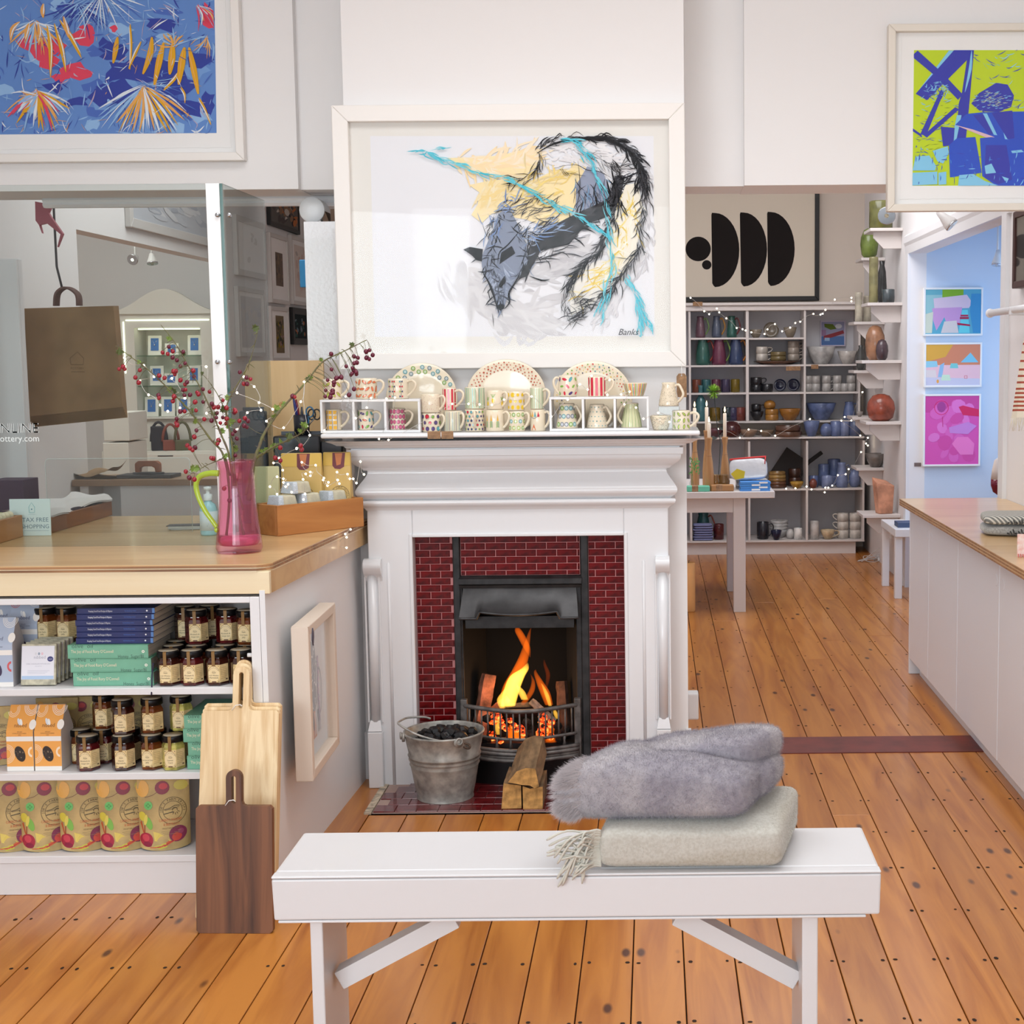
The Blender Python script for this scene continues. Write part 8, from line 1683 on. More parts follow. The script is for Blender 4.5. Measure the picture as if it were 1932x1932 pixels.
# ------------------------------------------------------------------ bracketed shelves on the right wall
def wshelf(text, px0, y, Y, dpt=.3):
    a = P(px0, y, Y); t = thing('wall_shelf', text, 'shelf', (XR-.0005, Y+dpt/2, a.z), 0, 'bracketed shelves on the right wall'); d = XR-.0005-a.x; bevel(MB().box(-d, 0, -dpt/2, dpt/2, -.02, 0).build('board', SHW, t), .002)
    m = MB(); m.prism([(0, -.0205), (-d*.86, -.0205), (-d*.86, -.06), (-d*.55, -.13), (0, -.13)], -dpt*.3, -dpt*.3+.02); bevel(m.build('bracket', SHW, t), .002); return a.z+.0006, t
W1 = 9.72; W2 = 10.45
sA, _ = wshelf('topmost near shelf holding a green striped vase', 1642, 430, W1); sB, _ = wshelf('upper far shelf holding a green pot', 1625, 486, W2); sC, _ = wshelf('second near shelf holding tall speckled and black vases', 1637, 571, W1); sD, _ = wshelf('second far shelf holding cream tubes', 1611, 607, W2); sE, _ = wshelf('third near shelf holding a brown mottled pot', 1626, 680, W1); sF, _ = wshelf('third far shelf holding a dark bottle vase', 1611, 699, W2); sG, _ = wshelf('fourth near shelf holding the big russet pot', 1634, 796, W1); sG2, _ = wshelf('fourth far shelf with a tiny bowl', 1608, 787, W2); sH, _ = wshelf('fifth far shelf holding a black and white bowl', 1616, 883, W2); sI, _ = wshelf('lowest shelf holding the pink faceted vase', 1628, 972, W1)
idn = lambda x, y, Y: P(x, y, Y)
def wp(text, x, yb, w_, h_, sh, c, z, Y, dy=.08): return pot(text, 'vase', x, yb, w_, h_, sh, c, z, Y, None, dy=dy, grp='art pottery on the wall shelves', conv=idn, sc=1.)
wp('olive striped vase on the topmost wall shelf', 1662, 428, 44, 50, 'tall', (104, 104, 56), sA, W1); wp('green pot on the upper far wall shelf', 1640, 484, 34, 54, 'round', (112, 130, 60), sB, W2)
wp('tall speckled yellow vase on a wall shelf', 1648, 568, 17, 84, 'tall', (130, 124, 84), sC, W1, .05); wp('black rugged vase beside the tall speckled one', 1664, 558, 18, 78, 'vase', (48, 48, 48), sC, W1, .2); wp('small blue black bowl on the second near wall shelf', 1676, 568, 24, 24, 'cup', (66, 74, 78), sC, W1, .04)
wp('cream black tube vase on a far wall shelf, left', 1620, 604, 14, 54, 'tall', (186, 178, 160), sD, W2, .05); wp('cream black tube vase on a far wall shelf, right', 1636, 604, 15, 48, 'tall', (176, 168, 150), sD, W2, .12)
wp('brown and cream mottled oval pot on a wall shelf', 1651, 678, 38, 64, 'round', (156, 112, 84), sE, W1, .14); wp('small dark plum pot in front of the mottled oval pot', 1664, 678, 24, 38, 'round', (72, 56, 62), sE, W1, .04); wp('dark bottle vase on a far wall shelf', 1624, 696, 17, 46, 'vase', (66, 66, 64), sF, W2)
wp('big russet red apple shaped pot on a wall shelf', 1662, 793, 54, 50, 'round', (150, 74, 56), sG, W1, .12); wp('tiny grey bowl on a far wall shelf', 1622, 785, 12, 9, 'bowl', (150, 142, 136), sG2, W2, .05); wp('black and white bowl on the fifth wall shelf', 1652, 881, 40, 25, 'bowl', (120, 112, 106), sH, W2)
p = P(1667, 968, W1+.1); t = thing('faceted_vase', 'tall pink faceted clay vase on the lowest wall shelf', 'vase', (p.x, W1+.1, sI), .3); k_ = W1/2770; m = MB(); m.hexa([(-14*k_, -.04, 0), (14*k_, -.04, 0), (16*k_, .04, 0), (-12*k_, .04, 0), (-19*k_, -.03, 60*k_), (16*k_, -.05, 54*k_), (12*k_, .05, 62*k_), (-19*k_, .05, 70*k_)]); bevel(m.build('body', mat('pink_clay', (206, 148, 120), .8, noise=(12, .2)), t), .006)
# cables and adaptors on the floor by the shelving
pz = PZ(1668, 1058, .0006); t = thing('power_adaptor', 'white plug adaptor with a tangle of cables on the back floor', 'plug', pz); bevel(MB().box(-.04, .03, -.02, .03, .1, .2).build('adaptor', mat('white_plastic'), t), .006); bevel(MB().box(-.05, .05, -.035, .035, .0, .03).build('socket_block', mat('white_plastic'), t), .004); MB().box(-.035, .025, -.015, .025, .2, .24).build('black_plug', BLK, t); MB().box(-.03, .02, -.01, .02, .0305, .0995).build('neck', mat('white_plastic'), t); m = MB(); r = random.Random(4)
for i in range(5): m.tube(smoothcurve([(r.uniform(-.04, .04), 0, .02), (-.1+r.uniform(-.06, .1), r.uniform(-.12, .05), .006+.05*r.random()), (-.16+r.uniform(-.04, .1), r.uniform(-.1, .1), .005), (r.uniform(-.1, .02), -.05, .005+.08*r.random()), (.0, 0, .12)], 6), .0028, 5)
m.build('cables', mat('white_cable', (206, 200, 196), .5), t)
# ------------------------------------------------------------------ white table with candles
YT2 = 8.5; zt6 = P(1400, 928, YT2).z; xt1 = P(1462, 935, YT2).x; tb = thing('display_table', 'white display table with candles beside the chimney breast', 'table', (.4, 8.95, 0)); bevel(MB().box(-.3, xt1, YT2, 9.45, zt6-.038, zt6).build('tabletop', SHW, tb, world=True), .003)
lx = P(1385, 1100, YT2).x, P(1408, 1100, YT2).x
for y0 in (YT2+.05, 9.32):
    for x0 in (lx[0], -.27): bevel(MB().box(x0, x0+lx[1]-lx[0], y0, y0+.07, 0, zt6-.0385).build('leg', SHW, tb, world=True), .002)
for y0 in (YT2+.055, 9.36): MB().box(-.199, lx[0]-.001, y0, y0+.022, zt6-.125, zt6-.0385).build('apron', SHW, tb, world=True)
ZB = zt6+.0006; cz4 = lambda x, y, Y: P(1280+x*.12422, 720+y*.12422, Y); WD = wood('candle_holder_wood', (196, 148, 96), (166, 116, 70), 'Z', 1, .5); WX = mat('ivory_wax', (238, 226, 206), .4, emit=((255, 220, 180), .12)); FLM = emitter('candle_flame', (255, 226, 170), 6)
for i, (x, yf, yc, yh, yb, Y, n) in enumerate(((252, 300, 400, 800, 1480, 8.9, 'leftmost'), (440, 290, 388, 740, 1560, 8.82, 'second, tallest flame'), (466, 530, 634, 850, 1560, 8.6, 'short front'), (708, 380, 478, 840, 1500, 8.75, 'rightmost'))):
    if i == 1: x = 434
    b = cz4(x if i != 2 else 470, yb, Y); o = thing('candle_holder', 'turned wooden bottle shaped candle holder, %s of four' % n, 'candle holder', (b.x, Y, ZB), 0, 'wooden candle holders'); H = cz4(x, yh, Y).z-ZB
    MB().lathe([(0, 0), (.024, 0), (.026, .01), (.027, H*.3), (.02, H*.55), (.0125, H*.72), (.0125, H*.82), (.019, H*.98), (.019, H), (.012, H), (.012, H-.02), (0, H-.02)], 18).build('holder', WD, o); m = MB(); m.tube([(.0155*cos(a), .0155*sin(a), H*.66) for a in [PI*k/6 for k in range(12)]], .0016, 5, True); m.build('string_tie', KRAFT, o)
    o2 = thing('taper_candle', 'lit ivory taper candle in the %s wooden holder' % n, 'candle', (b.x, Y, ZB+H-.0195), 0, 'lit taper candles'); h2 = cz4(x, yc, Y).z-ZB-H+.0195; MB().lathe([(0, 0), (.0105, 0), (.0105, h2-.004), (.008, h2), (0, h2)], 16).build('wax', WX, o2); MB().tube([(0, 0, h2), (0, 0, h2+.007)], .001, 4).build('wick', mat('dark_wick'), o2); MB().lathe([(0, h2+.004), (.004, h2+.01), (.0055, h2+.017), (.0035, h2+.03), (0, h2+.04)], 12).build('flame', FLM, o2)
p = cz4(1075, 1350, 8.62); o = thing('zip_pouch', 'silver zip pouch with a yellow pentagon and red zip on the white table', 'pouch', (p.x, 8.64, ZB+.056), -.08, None, (-.12, -.05, -.08)); m = MB(); superq(m, lambda x, y, z: (x*.112, y*(.016-.008*z), .065+z*.065), .5, .2, 36, 14, .003, 4, 1); m.build('body', mat('silver_fabric', (206, 208, 212), .3, .55, bump=(14, .6, .006)), o); A = Art(); A.poly([(-.082+.036*1.25*cos(a)+.022, .036+.034*sin(a)) for a in [PI*.55+2*PI*k/5 for k in range(5)]], (206, 182, 30)); A.build('print', INK, o, lambda u, v, d: (u, -.0245-d, v)); m = MB(); m.tube([(-.108, -.002, .126), (0, -.004, .131), (.108, -.002, .133)], [.006, .0055, .006], 6); m.tube([(.104, -.008, .13), (.1, -.014, .11), (.098, -.013, .09)], .003, 5); m.build('zip', mat('red_zip', (222, 66, 62), .5), o)
NBL = mat('blue_notebook', (70, 140, 214), .45); p = cz4(1165, 1660, 8.53)
for i in range(4):
    o = thing('notebook', 'bright blue notebook on the table edge, %s of the pile' % ('lowest', 'second up', 'third up', 'topmost')[i], 'notebook', (p.x+.003*(i % 2), 8.6, ZB+.0135*i), .01*i, 'blue notebooks'); bevel(MB().box(-.088, .088, -.06, .06, 0, .0128).build('cover', NBL, o), .001); MB().box(-.02+.04*(i % 2), .03+.04*(i % 2), -.0606, -.0601, .003, .0125).build('paper_band', PAPER, o)
for i, (c, n) in enumerate((((150, 148, 150), 'lowest'), ((214, 212, 216), 'second'), ((176, 174, 172), 'topmost'))): label(bevel(MB().box(p.x-.1, p.x+.085, 8.675, 8.8, ZB+.0182*i, ZB+.018*(i+1)).build('stationery_set', mat('stationery_%d' % i, c, .7, noise=(60, .3)), None), .002), 'grey stationery set under the silver pouch, %s of the pile' % n, 'stationery')
for x, yb, w_, h_, c, n, y_ in ((300, 1660, 350, 85, (110, 190, 160), 'mint green wrapped parcel on the table edge', 8.56), (665, 1640, 350, 95, (170, 124, 80), 'brown wrapped parcel on the table edge', 8.57)):
    p = cz4(x, yb, y_); k_ = .12422*y_/2770; t = thing('wrapped_parcel', n, 'parcel', (p.x, y_, ZB)); bevel(MB().box(-w_*k_/2, w_*k_/2, -.035, .035, 0, h_*k_).build('parcel', mat('parcel_%d' % x, c, .7), t), .006); bevel(MB().box(-w_*k_*.28, 0, -.0356, .0356, .0005, h_*k_+.0006).build('paper_band', KRAFT, t), .002)
for x, n in ((560, 'left'), (690, 'right')): p = cz4(x, 1520, 8.68); vessel('honey_jar', 'jar', 'round glass honey jar with string, %s of the pair' % n, (p.x, 8.68, ZB), [(.02, 0), (.034, .01), (.036, .05), (.026, .075), (.027, .085)], None, None, pcol((190, 150, 90), True), 'honey jars', 18)
p = cz4(200, 1580, 8.68); t = thing('bud_vase', 'tiny glass vase with a green sprig at the left of the table', 'vase', (p.x, 8.66, ZB)); MB().lathe([(.012, 0), (.013, .04), (.006, .06), (.008, .09)], 12).build('glass', PANE, t); m = MB(); r = random.Random(6)
for i in range(60): a, zz_ = r.random()*6.3, .08+.1*r.random(); q_ = Vector((.03*cos(a)*r.random()+.012, .03*sin(a)*r.random(), zz_)); m.add([q_, q_+Vector((.012*cos(a), .012*sin(a), .01)), q_+Vector((.004*cos(a+1), .004*sin(a+1), .016))], [(0, 1, 2)])
m.tube([(0, 0, .01), (.004, 0, .1), (.012, 0, .17)], .0015, 5); m.build('sprig', mat('fern_green', (104, 160, 90), .7), t)
p = cz4(470, 1560, 8.95); t = thing('flower_stem', 'green chrysanthemum on a dark stem behind the candles', 'flower', (cz4(600, 1200, 9.1).x, 9.1, ZB)); c = cz4(535, 150, 9.1)-t.location; m = MB(); r = random.Random(9)
for i in range(150):
    d = Vector((r.gauss(0, 1), r.gauss(0, 1), r.gauss(.2, .7))).normalized(); s2 = d.cross(Vector((0, 0, 1))).normalized()*.005; m.add([c+d*.01-s2, c+d*.01+s2, c+d*.045+s2*.6, c+d*.05, c+d*.045-s2*.6], [(0, 1, 2, 3, 4)])
m.build('petals', mat('lime_petals', (146, 186, 70), .7), t); m = MB(); m.tube(smoothcurve([(.0, 0, 0), (.015, 0, .25), (.0, 0, .33), c], 4), .0028, 6)
for z_, a in ((.34, .6), (.28, 2.8), (.38, -.4)): m.add([(.0, 0, z_), (.03*cos(a), .01, z_+.015), (.055*cos(a), 0, z_+.005), (.03*cos(a), -.01, z_-.012)], [(0, 1, 2, 3)])
m.build('stem', mat('dark_stem', (52, 56, 50), .7), t)
# ================================================================== STORE ROOM BEHIND THE COUNTER
a, b = P(-90, 940, 6.0), P(30, 487, 6.0); a.x = XS+.004; t = thing('tall_cabinet', 'tall shallow white cupboard at the left edge behind the glass', 'cabinet', ((a.x+b.x)/2, 6.03, 0)); bevel(MB().box(a.x, b.x, 6.02, 6.055, 0, b.z).build('carcass', WSAT, t, world=True), .004); bevel(MB().box(a.x, b.x, 6.0, 6.018, .05, b.z-.003).build('door', WSAT, t, world=True), .003)
a, b = P(-20, 946, 5.15), P(43, 906, 5.15); t = thing('card_box', 'black open card box at the back left of the counter', 'box', ((a.x+b.x)/2, 5.2, Z0)); bevel(MB().box(a.x, b.x, 5.15, 5.28, Z0, b.z).build('box', mat('dark_card', (58, 50, 58), .8), t, world=True), .002)
p = P(0, 945, 5.08); label(MB().sphere((0, 0, 0), .022, 16, 10).build('wool_ball', mat('sage_ball', (188, 194, 150), .8), None, loc=(p.x, 5.08, Z0+.022)), 'pale sage round ball on the counter at the left edge', 'ball')
def hung(name, text, cat, pts, Y, d, m_, top=None, nm='body'):
    q = [P(x, y, Y) for x, y in pts]; t = thing(name, text, cat, q[0]); m = MB(); m.prism([(v.x, v.z) for v in q], Y, Y+d); m.build(nm, m_, t, world=True)
    if top: m = MB(); a = P(top[0], top[1], Y); m.tube([a, Vector((a.x, Y, ZC))], .0015, 5); m.build('thread', PAPER, t, world=True)
    return t
hung('paper_star', 'folded dusty pink paper star hanging in the store room', 'decoration', [(66, 380), (98, 386), (91, 401), (95, 408), (118, 441), (108, 466), (114, 442), (88, 421), (75, 424), (79, 440), (73, 424), (67, 416)], 6.3, .02, mat('dusty_pink_paper', (168, 92, 104), .7), (85, 388))
KB = mat('brown_paper_bag', (156, 124, 88), .8, noise=(5, .12), bump=(10, .3)); t = None
for i in range(5):
    q = [P(x+2*i, y+(5*i if y > 700 else 0), 6.4+.02*i) for x, y in ((46, 582), (214, 577), (231, 768), (53, 786))]; o = thing('paper_bag', 'brown paper carrier bag, %s of the bundle hanging behind the glass' % ('front one', 'second', 'third', 'fourth', 'rearmost')[i], 'bag', q[0], 0, 'hanging carrier bags'); m = MB(); m.hexa([q[0], q[1], q[2], q[3]]+[v+Vector((0, .012, 0)) for v in q]); m.build('bag', KB, o, world=True)
    c = P(124+2*i, 577, 6.405+.02*i); m = MB(); m.tube(smoothcurve([c+Vector((-.05, 0, 0)), c+Vector((-.04, 0, .055)), c+Vector((0, 0, .078)), c+Vector((.045, 0, .05)), c+Vector((.05, 0, 0))], 5), .0055, 6); m.build('handle', mat('plum_handle', (110, 82, 76), .8), o, world=True)
    if i == 0:
        A = Art(); ink = (124, 98, 72); A.stroke([(134, -688), (132, -676), (146, -664), (158, -676), (157, -688), (134, -688)], 1.2, ink); A.text('POTTERY', 146, -697, 6, ink); A.rect(134, -702, 160, -701, ink); A.build('print', INKM, o, onpx(6.396), world=True)
hk = P(118, 547, 6.44); label(MB().tube([hk, hk+Vector((-.02, 0, .1)), Vector((hk.x-.02, 6.44, ZC))], .005, 6).build('hook', mat('dark_hook', (60, 58, 60), .5), None), 'thin dark hook rod from which the carrier bags hang', 'hook')
# rear worktop, jewellery cabinet
YR = 6.9; a, b = P(122, 915, YR), P(396, 905, YR); a.x = XS+.004; zr = P(250, 905, YR).z; t = thing('rear_counter', 'white rear counter with a brown wooden top in the store room', 'counter', ((a.x+b.x)/2, YR+.2, 0)); bevel(MB().box(a.x, b.x+.5, YR, YR+.36, zr-.03, zr).build('worktop', wood('brown_top', (166, 134, 106), (140, 110, 84), 'X', .6), t, world=True), .002)
MB().box(a.x+.03, a.x+.07, YR+.02, YR+.34, 0, zr-.0305).box(a.x+.22, b.x+.5, YR+.02, YR+.34, 0, zr-.0305).box(a.x+.07, a.x+.22, YR+.2, YR+.34, 0, zr-.0305).build('carcass', WSAT, t, world=True)
q = P(172, 905, YR+.1); o = thing('brown_paper', 'crumpled sheets of brown paper on the rear counter', 'paper', (q.x, YR+.14, zr+.001)); m = MB(); m.grid(lambda u, v: ((u-.5)*.26, (v-.5)*.2, .01+.03*u*u*v+.012*sin(u*9+v*4)+.04*max(0, u-.85)*5+.012), 24, 8); m.grid(lambda u, v: ((u-.5)*.27, (v-.5)*.2, .004+.008*sin(u*7)+.006), 20, 6); m.build('sheets', KB, o)
q = P(278, 903, YR+.1); o = thing('tray_board', 'flat black board on the rear counter under a wooden handled press', 'board', (q.x, YR+.12, zr+.0008)); bevel(MB().box(-.13, .13, -.07, .08, 0, .016).build('board', mat('black_board', (52, 54, 60), .5), o), .002)
o = thing('press_tool', 'press with an orange brown arched wooden handle on the black board', 'tool', (q.x, YR+.12, zr+.018)); m = MB(); m.prism([(-.06, .008), (-.06, .05), (-.045, .062), (.045, .062), (.06, .05), (.06, .008), (.036, .008), (.034, .028), (.02, .036), (-.02, .036), (-.034, .028), (-.036, .008)], -.015, .015); bevel(m.build('handle', wood('handle_wood', (166, 96, 56), (140, 74, 40), 'X', 1), o), .004); MB().lathe([(0, 0), (.075, 0), (.075, .0075), (0, .0075)], 24, sy=.5).build('plate', mat('black_board'), o)
YJ = 9.7; k_ = YJ/2770; zj = P(318, 790, YJ).z; jx0, jx1 = P(218, 700, YJ).x, XS-.106; t = thing('jewellery_cabinet', 'white arched jewellery cabinet with lit shelves in the store room', 'cabinet', ((jx0+jx1)/2, YJ+.1, zj)); CW = mat('cabinet_white', (226, 222, 212), .5)
zt7, zp7 = P(318, 592, YJ).z, P(318, 545, YJ).z; xm = (jx0+jx1)/2; ix0_, ix1_ = P(256, 700, YJ).x, P(381, 700, YJ).x; iz1 = P(318, 618, YJ).z
MB().box(jx0, ix0_, YJ, YJ+.25, zj, zt7).box(ix1_, jx1, YJ, YJ+.25, zj, zt7).box(ix0_, ix1_, YJ, YJ+.25, iz1, zt7).box(ix0_, ix1_, YJ+.22, YJ+.25, zj, iz1).box(ix0_, ix1_, YJ, YJ+.25, zj, zj+.012).build('carcass', CW, t, world=True)
m = MB(); w_ = (jx1-jx0)/2; m.prism([(xm-w_-.02, zt7), (xm+w_+.02, zt7), (xm+w_+.02, zt7+.02)]+[(xm+w_*c, zt7+.02+(zp7-zt7-.02)*(.5+.5*cos(PI*c))) for c in [1-.1*i for i in range(1, 20)]]+[(xm-w_-.02, zt7+.02)], YJ-.02, YJ+.02); m.build('pediment', CW, t, world=True)
LED = emitter('display_strip', (250, 252, 220), 3.0); MB().box(ix0_-.05, ix1_+.06, YJ-.004, YJ-.001, iz1+.045, iz1+.053).box(ix0_-.07, ix0_-.062, YJ-.004, YJ-.001, zj+.3, iz1+.04).build('light_strip', LED, t, world=True); MB().box(ix0_+.02, ix1_-.02, YJ+.02, YJ+.06, iz1-.012, iz1-.004).build('light_strip', LED, t, world=True)
CRD = mat('white_card_frame', (236, 234, 224), .7); BLC = mat('blue_velvet', (66, 116, 186), .8)
for row, y in enumerate((670, 727, 783)):
    z = P(318, y, YJ+.1).z
    if row < 2: MB().box(ix0_, ix1_, YJ+.03, YJ+.215, z-.009, z-.0005).build('glass_shelf', clear_glass('shelf_glass', (226, 240, 232)), t, world=True)
    else: z = zj+.0125
    for x in ((292, 324, 367), (296, 323, 366), (286, 317, 346))[row]:
        c = P(x, y, YJ+.1); o = thing('jewellery_card', 'white framed card with a necklace on blue, %s shelf of the lit cabinet, %s' % (('top', 'middle', 'bottom')[row], 'left' if x < 300 else 'centre' if x < 340 else 'right'), 'jewellery', (c.x, YJ+.1, z+.0005), 0, 'jewellery cards', (-.12, 0, 0)); s2 = .6 if x in (324, 323) else 1; MB().box(-.045, .045, 0, .01, 0, .13*s2).build('card', CRD, o); MB().box(-.026, .026, -.002, -.0004, .03*s2, .112*s2).build('velvet', BLC, o); m = MB(); m.tube([(-.018, -.003, .105*s2), (0, -.003, .07*s2), (.018, -.003, .105*s2)], .0014, 4); m.sphere((0, -.004, .066*s2), .006, 8, 6); m.build('necklace', CHR, o)
dz = P(318, 850, YJ-.05).z; t2 = thing('drawer_unit', 'white drawer unit under the jewellery cabinet', 'drawers', (xm, YJ, 0)); bevel(MB().box(jx0-.08, jx1-.002, YJ-.1, YJ+.3, 0, dz).build('carcass', CW, t2, world=True), .004); MB().box(jx0, jx1, YJ+.03, YJ+.26, dz+.0005, zj-.001).build('riser', CW, t2, world=True)
for i in range(3):
    d = bevel(MB().box(jx0-.07, jx1-.01, YJ-.112, YJ-.101, dz-.02-.2*(i+1)+.008, dz-.02-.2*i).build('drawer', CW, t2, world=True), .002); MB().box(xm-.05, xm+.05, YJ-.114, YJ-.1125, dz-.035-.2*i, dz-.028-.2*i).build('slot', mat('dark_hook'), d, loc=-Vector((xm, YJ, 0))+Vector((0, 0, 0)))
def arch(o, x, Y, w_, h_, c, zb): m = MB(); m.tube([(x+w_*cos(PI*i/10), Y, zb+h_*sin(PI*i/10)) for i in range(11)], .016, 6, flat=.35); m.build('strap', c, o, world=True)
for x, c, n, h_ in ((300, (40, 42, 52), 'black', 45), (322, (140, 76, 62), 'russet', 40), (345, (96, 94, 66), 'olive', 45)):
    c0 = P(x, 850, YJ-.07); o = thing('handbag', n+' leather bag standing on the drawer unit', 'bag', (c0.x, YJ-.06, dz+.001), .4); lm = mat('leather_'+n, c, .5); bevel(MB().box(-.05, .05, -.02, .02, 0, .07 if n != 'black' else .16).build('pouch', lm, o), .006); m = MB(); m.tube([(.05*cos(PI*i/10), 0, .06+h_*k_*.8*sin(PI*i/10)) for i in range(11)], .01, 6, flat=.4); m.build('strap', lm, o)
for i, y in enumerate((890, 833)):
    a, b = P(196, y, 8.2), P(242, y-55, 8.2); o = thing('storage_drawer', 'white storage box, %s of two beside the rear counter' % ('lower', 'upper')[i], 'box', ((a.x+b.x)/2, 8.35, a.z if i else 0)); bevel(MB().box(a.x, b.x, 8.2, 8.5, (a.z+.002) if i else 0, b.z).build('box', CW, o, world=True), .004)
for x, y, n, lit in ((250, 490, 'lit spot lamp with a bright bulb', emitter('lit_bulb', (255, 252, 230), 14)), (288, 497, 'unlit spot lamp beside the lit one', None)): spot(n+' in the store room', x, y, 8.9, (-.1, -1, -.35) if lit else (.15, -.2, -1), .06, .032, ZC, lit)
# pictures on the left store wall
def wpic(text, x0, y0, x1, y1, rail, fm, art, mm=None):
    a, b = PX(x0, y0, XS), PX(x1, y1, XS); w_ = b.y-a.y; zc_ = (PX((x0+x1)/2, (y0+y1)/2, XS)).z; h_ = (y1-y0)*((a.y+b.y)/2)/2770; t, yp = frame(text, (XS+.001, (a.y+b.y)/2, zc_), w_, h_, rail, .03, fm, rz=PI/2, glass=False, recess=.008, mat_m=mm, group='pictures on the store room wall'); A = Art(8e-5); art(A, w_/2-rail, h_/2-rail); A.build('print', INKM, t, lambda u, v, d: (u, yp-.0008-d, v))
def ab(cols, u, v, n=26, bg=None):
    def f(A, W_, H_):
        if bg: A.rect(-W_*u, -H_*v, W_*u, H_*v, bg)
        r = random.Random(n)
        for _ in range(n): A.disc(r.uniform(-1, 1)*W_*u*.8, r.uniform(-1, 1)*H_*v*.8, W_*u*r.uniform(.08, .2), H_*v*r.uniform(.06, .2), r.choice(cols), r.uniform(-.3, .3), 8)
    return f
GF = mat('grey_white_frame', (206, 202, 198), .5); DF = MATS['black_frame']
wpic('big pale grey abstract painting above the store room opening', 232, 340, 400, 446, .05, GF, ab([(190, 192, 198), (170, 174, 182), (206, 206, 208)], 1, 1, 30, (186, 188, 194)))
wpic('dark abstract painting high on the store room wall', 500, 340, 559, 432, .03, DF, ab([(96, 90, 88), (150, 120, 100), (200, 190, 180), (60, 58, 62), (190, 120, 80)], 1, 1, 60, (110, 106, 104)))
wpic('white framed picture with a narrow brown print on the store room wall', 501, 445, 540, 572, .03, GF, ab([(130, 114, 100), (110, 100, 96), (150, 130, 110)], .45, .55, 40, (126, 112, 102)))
wpic('white framed picture with a pale pink print beside the pier', 542, 452, 592, 576, .03, GF, ab([(226, 204, 194), (214, 190, 180), (196, 186, 180)], .8, .85, 30, (226, 214, 206)))
wpic('white framed yellow and black landscape low on the store room wall', 503, 580, 541, 682, .03, GF, ab([(150, 130, 50), (70, 70, 60), (160, 130, 120), (90, 90, 70)], .5, .8, 40, (130, 114, 90)))
wpic('small black framed seascape on the store room wall', 545, 582, 575, 650, .05, DF, ab([(60, 90, 84), (170, 110, 80), (120, 130, 140)], 1, 1, 20, (40, 50, 54)))
wpic('empty looking white framed sheet seen through the side glass', 437, 415, 496, 522, .04, GF, ab([(214, 210, 206)], .8, .8, 6)); wpic('pale grey print of an arc seen through the side glass', 440, 545, 495, 672, .03, GF, ab([(196, 198, 204), (210, 204, 200), (186, 190, 196)], .85, .85, 24, (204, 202, 202)))
b = P(570, 490, 7); a = P(566, 542, 7); label(bevel(MB().box(a.x, a.x+.06, 7., 7.03, a.z, b.z).build('blue_card', mat('sky_blue_card', (58, 150, 206), .6), None), .004), 'bright blue card hanging behind the pier', 'card'); m = MB(); m.tube([(a.x+.03, 7.015, b.z), (a.x+.03, 7.015, ZC)], .0015, 5); o = m.build('thread', PAPER, bpy.data.objects['blue_card'])
p = P(585, 419, 5.5); o = thing('paper_roll', 'white roll end on top of the pier', 'roll', (p.x+.005, 5.56, ZPIER+.0475)); MB().lathe([(.012, -.05), (.046, -.05), (.047, -.046), (.047, .046), (.046, .05), (.012, .05)], 24, axis='Y').build('roll', mat('white_plastic'), o)
for i, (x, w_, h_, ang) in enumerate(((600, .012, .08, .3), (611, .02, .07, .35), (624, .05, .05, 0))): p = P(x, 419, 5.52); label(MB().hexa([(0, 0, 0), (w_, 0, 0), (w_, .09, 0), (0, .09, 0)]+[(-ang*h_, 0, h_), (w_-ang*h_, 0, h_), (w_-ang*h_, .09, h_), (-ang*h_, .09, h_)]).build('parcel', PAPER if i == 0 else mat('brown_parcel', (110, 86, 70), .8), None, loc=(p.x, 5.52, ZPIER+.0008)), ('white booklet leaning', 'brown parcel leaning', 'low brown packet')[i]+' on top of the pier', 'parcel')
# ================================================================== STRINGS OF FAIRY LIGHTS
FB = emitter('fairy_bulb', (255, 238, 206), 9); WIRE = mat('silver_wire', (206, 200, 192), .3, .8)
def fairy(text, pts, f, rr, Y, lift=0, order=None):
    r = random.Random(len(pts)); q = [f(x, y, Y) for x, y in pts]; t = thing('fairy_lights', text, 'string lights', q[0], 0, 'fairy light strings'); bme = MB().sphere((0, 0, 0), rr, 8, 6).mesh('bulb', FB); path = []
    for i, v in enumerate(q): 
        piece('bulb', bme, t, v-q[0])
        if i and (v-q[i-1]).length < .3: path += [(q[i-1]+v)/2+Vector((r.uniform(-.01, .01), .004, r.uniform(-.012, .012)))]
        path.append(v+Vector((0, .003, 0)))
    m = MB(); run = [path[0]]
    for p in path[1:]+[None]:
        if p is None or (p-run[-1]).length > .3:
            if len(run) > 1: m.tube(smoothcurve(run, 4), rr*.2, 4)
            run = [p] if p else []
        else: run.append(p)
    m.build('wire', WIRE, t, world=True); return t
idp = lambda x, y, Y: P(x, y, Y)
fairy('fairy lights trailing over the mugs and cubbies on the mantel', [(612, 812), (652, 748), (671, 789), (692, 769), (700, 751), (729, 752), (745, 750), (715, 828), (733, 830), (853, 762), (884, 762), (905, 763), (928, 764), (951, 754), (1003, 748), (1040, 786), (1071, 754), (1094, 725), (1109, 735), (1116, 709), (1150, 717), (1146, 745), (1172, 744), (1188, 739), (1178, 763), (1200, 769), (1214, 790), (1242, 779), (1263, 796)], idp, .0034, 4.925)
zc8 = lambda x, y, Y: P(480+x/8.05, 820+y/8.05, Y)
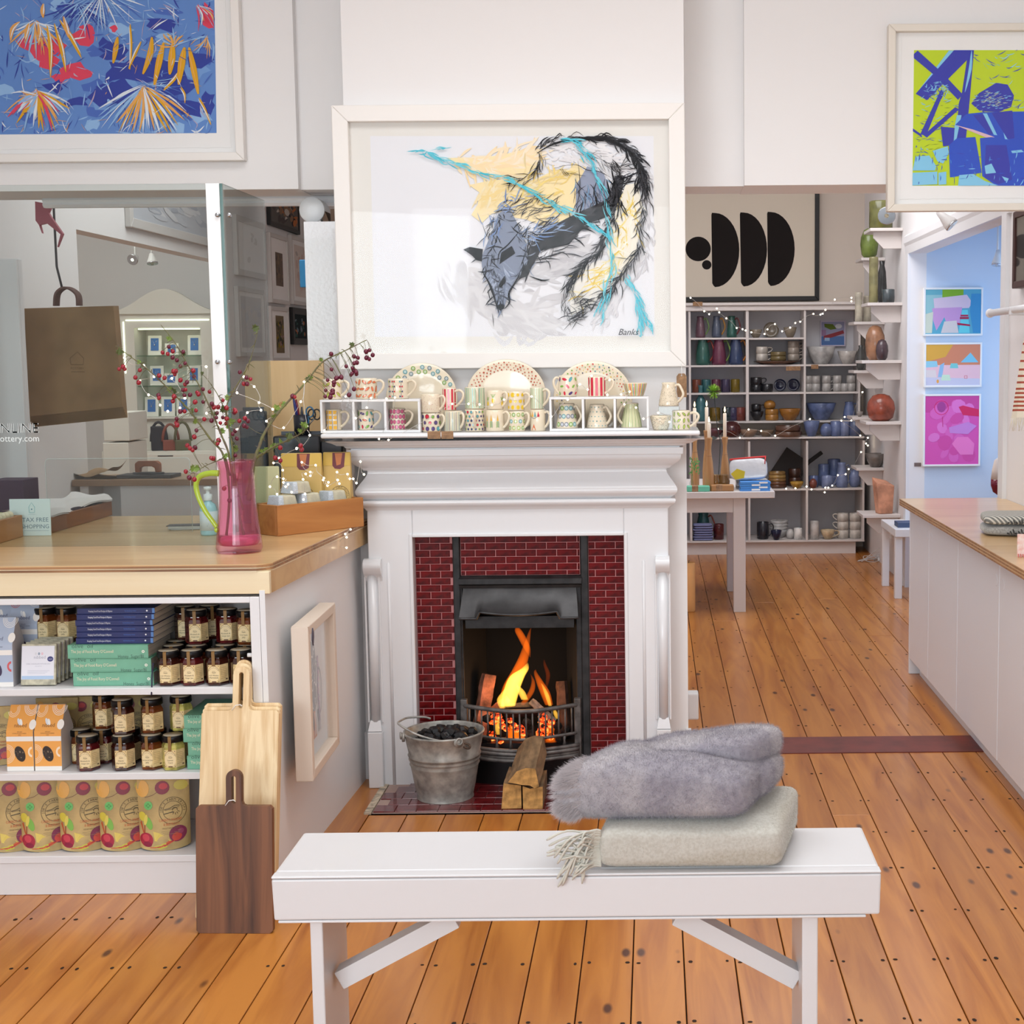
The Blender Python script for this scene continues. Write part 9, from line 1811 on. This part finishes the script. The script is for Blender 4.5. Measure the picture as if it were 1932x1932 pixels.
fairy('fairy lights tangled over the soap crate and kraft bags', [(640, 215), (375, 355), (290, 430), (430, 540), (345, 905), (235, 790), (345, 640), (440, 670), (440, 725), (475, 790), (510, 755), (565, 875), (770, 900), (745, 985), (740, 680), (780, 597), (850, 625), (850, 570), (720, 420), (930, 465), (1055, 660), (1045, 690), (1125, 725), (1110, 775), (1265, 690), (1290, 745), (1255, 570), (1415, 600), (1450, 670), (1500, 670), (1550, 735), (1610, 410), (1665, 605)], zc8, .0034, 4.62)
fairy('short tail of fairy lights hanging at the counter corner', [(1460, 1440), (1380, 1510), (1400, 1560), (1260, 1668), (1400, 1718)], zc8, .0034, 4.78)
fairy('fairy lights wound through the berry branches', [(135, 290), (275, 345), (350, 428), (247, 458), (310, 560), (395, 635), (450, 680), (540, 655), (575, 585), (480, 440), (730, 355), (733, 695), (820, 780), (955, 810), (1030, 690), (1130, 672), (1115, 617), (1080, 500), (1005, 428), (955, 545), (1215, 665), (1170, 752), (1295, 800), (1420, 610), (1445, 465), (1465, 790), (1485, 855), (1390, 950)], lambda x, y, Y: z3_((x, y), Y), .0034, VY+.03)
fairy('fairy lights swagged across the top of the back shelving', [(110+x_, y_) for x_, y_ in ((0, 975), (125, 1098), (170, 1125), (240, 1072), (262, 1108), (327, 1162), (420, 1250), (475, 1262), (502, 1273), (555, 1290), (675, 1305), (702, 1263), (770, 1215), (835, 1280), (908, 1247), (955, 1205), (1000, 1193), (1120, 1122), (1185, 1128), (1205, 1120), (1230, 1085), (1315, 992), (1467, 975), (1467, 1007))], q_back := (lambda x, y, Y: P(1280+x*.207, 360+y*.207, Y)), .006, 10.98)
fairy('fairy lights trailing down the right of the back shelving to the lower shelf', [(1290, 668), (1212, 867), (1165, 842), (1142, 868), (1275, 972), (1328, 988), (1315, 1028), (1328, 1042), (1280, 1088), (1225, 1190), (1193, 1208), (1172, 1243), (1117, 1250), (1078, 1323), (1050, 1338), (1030, 1338), (1025, 1370), (933, 1350), (898, 1330), (820, 1342), (755, 1345)], bz, .006, 10.95)
fairy('fairy lights lying among the pottery on the lower unit', [(280, 925), (430, 987), (492, 930), (580, 940), (678, 973), (922, 857)], bz, .006, 10.98)
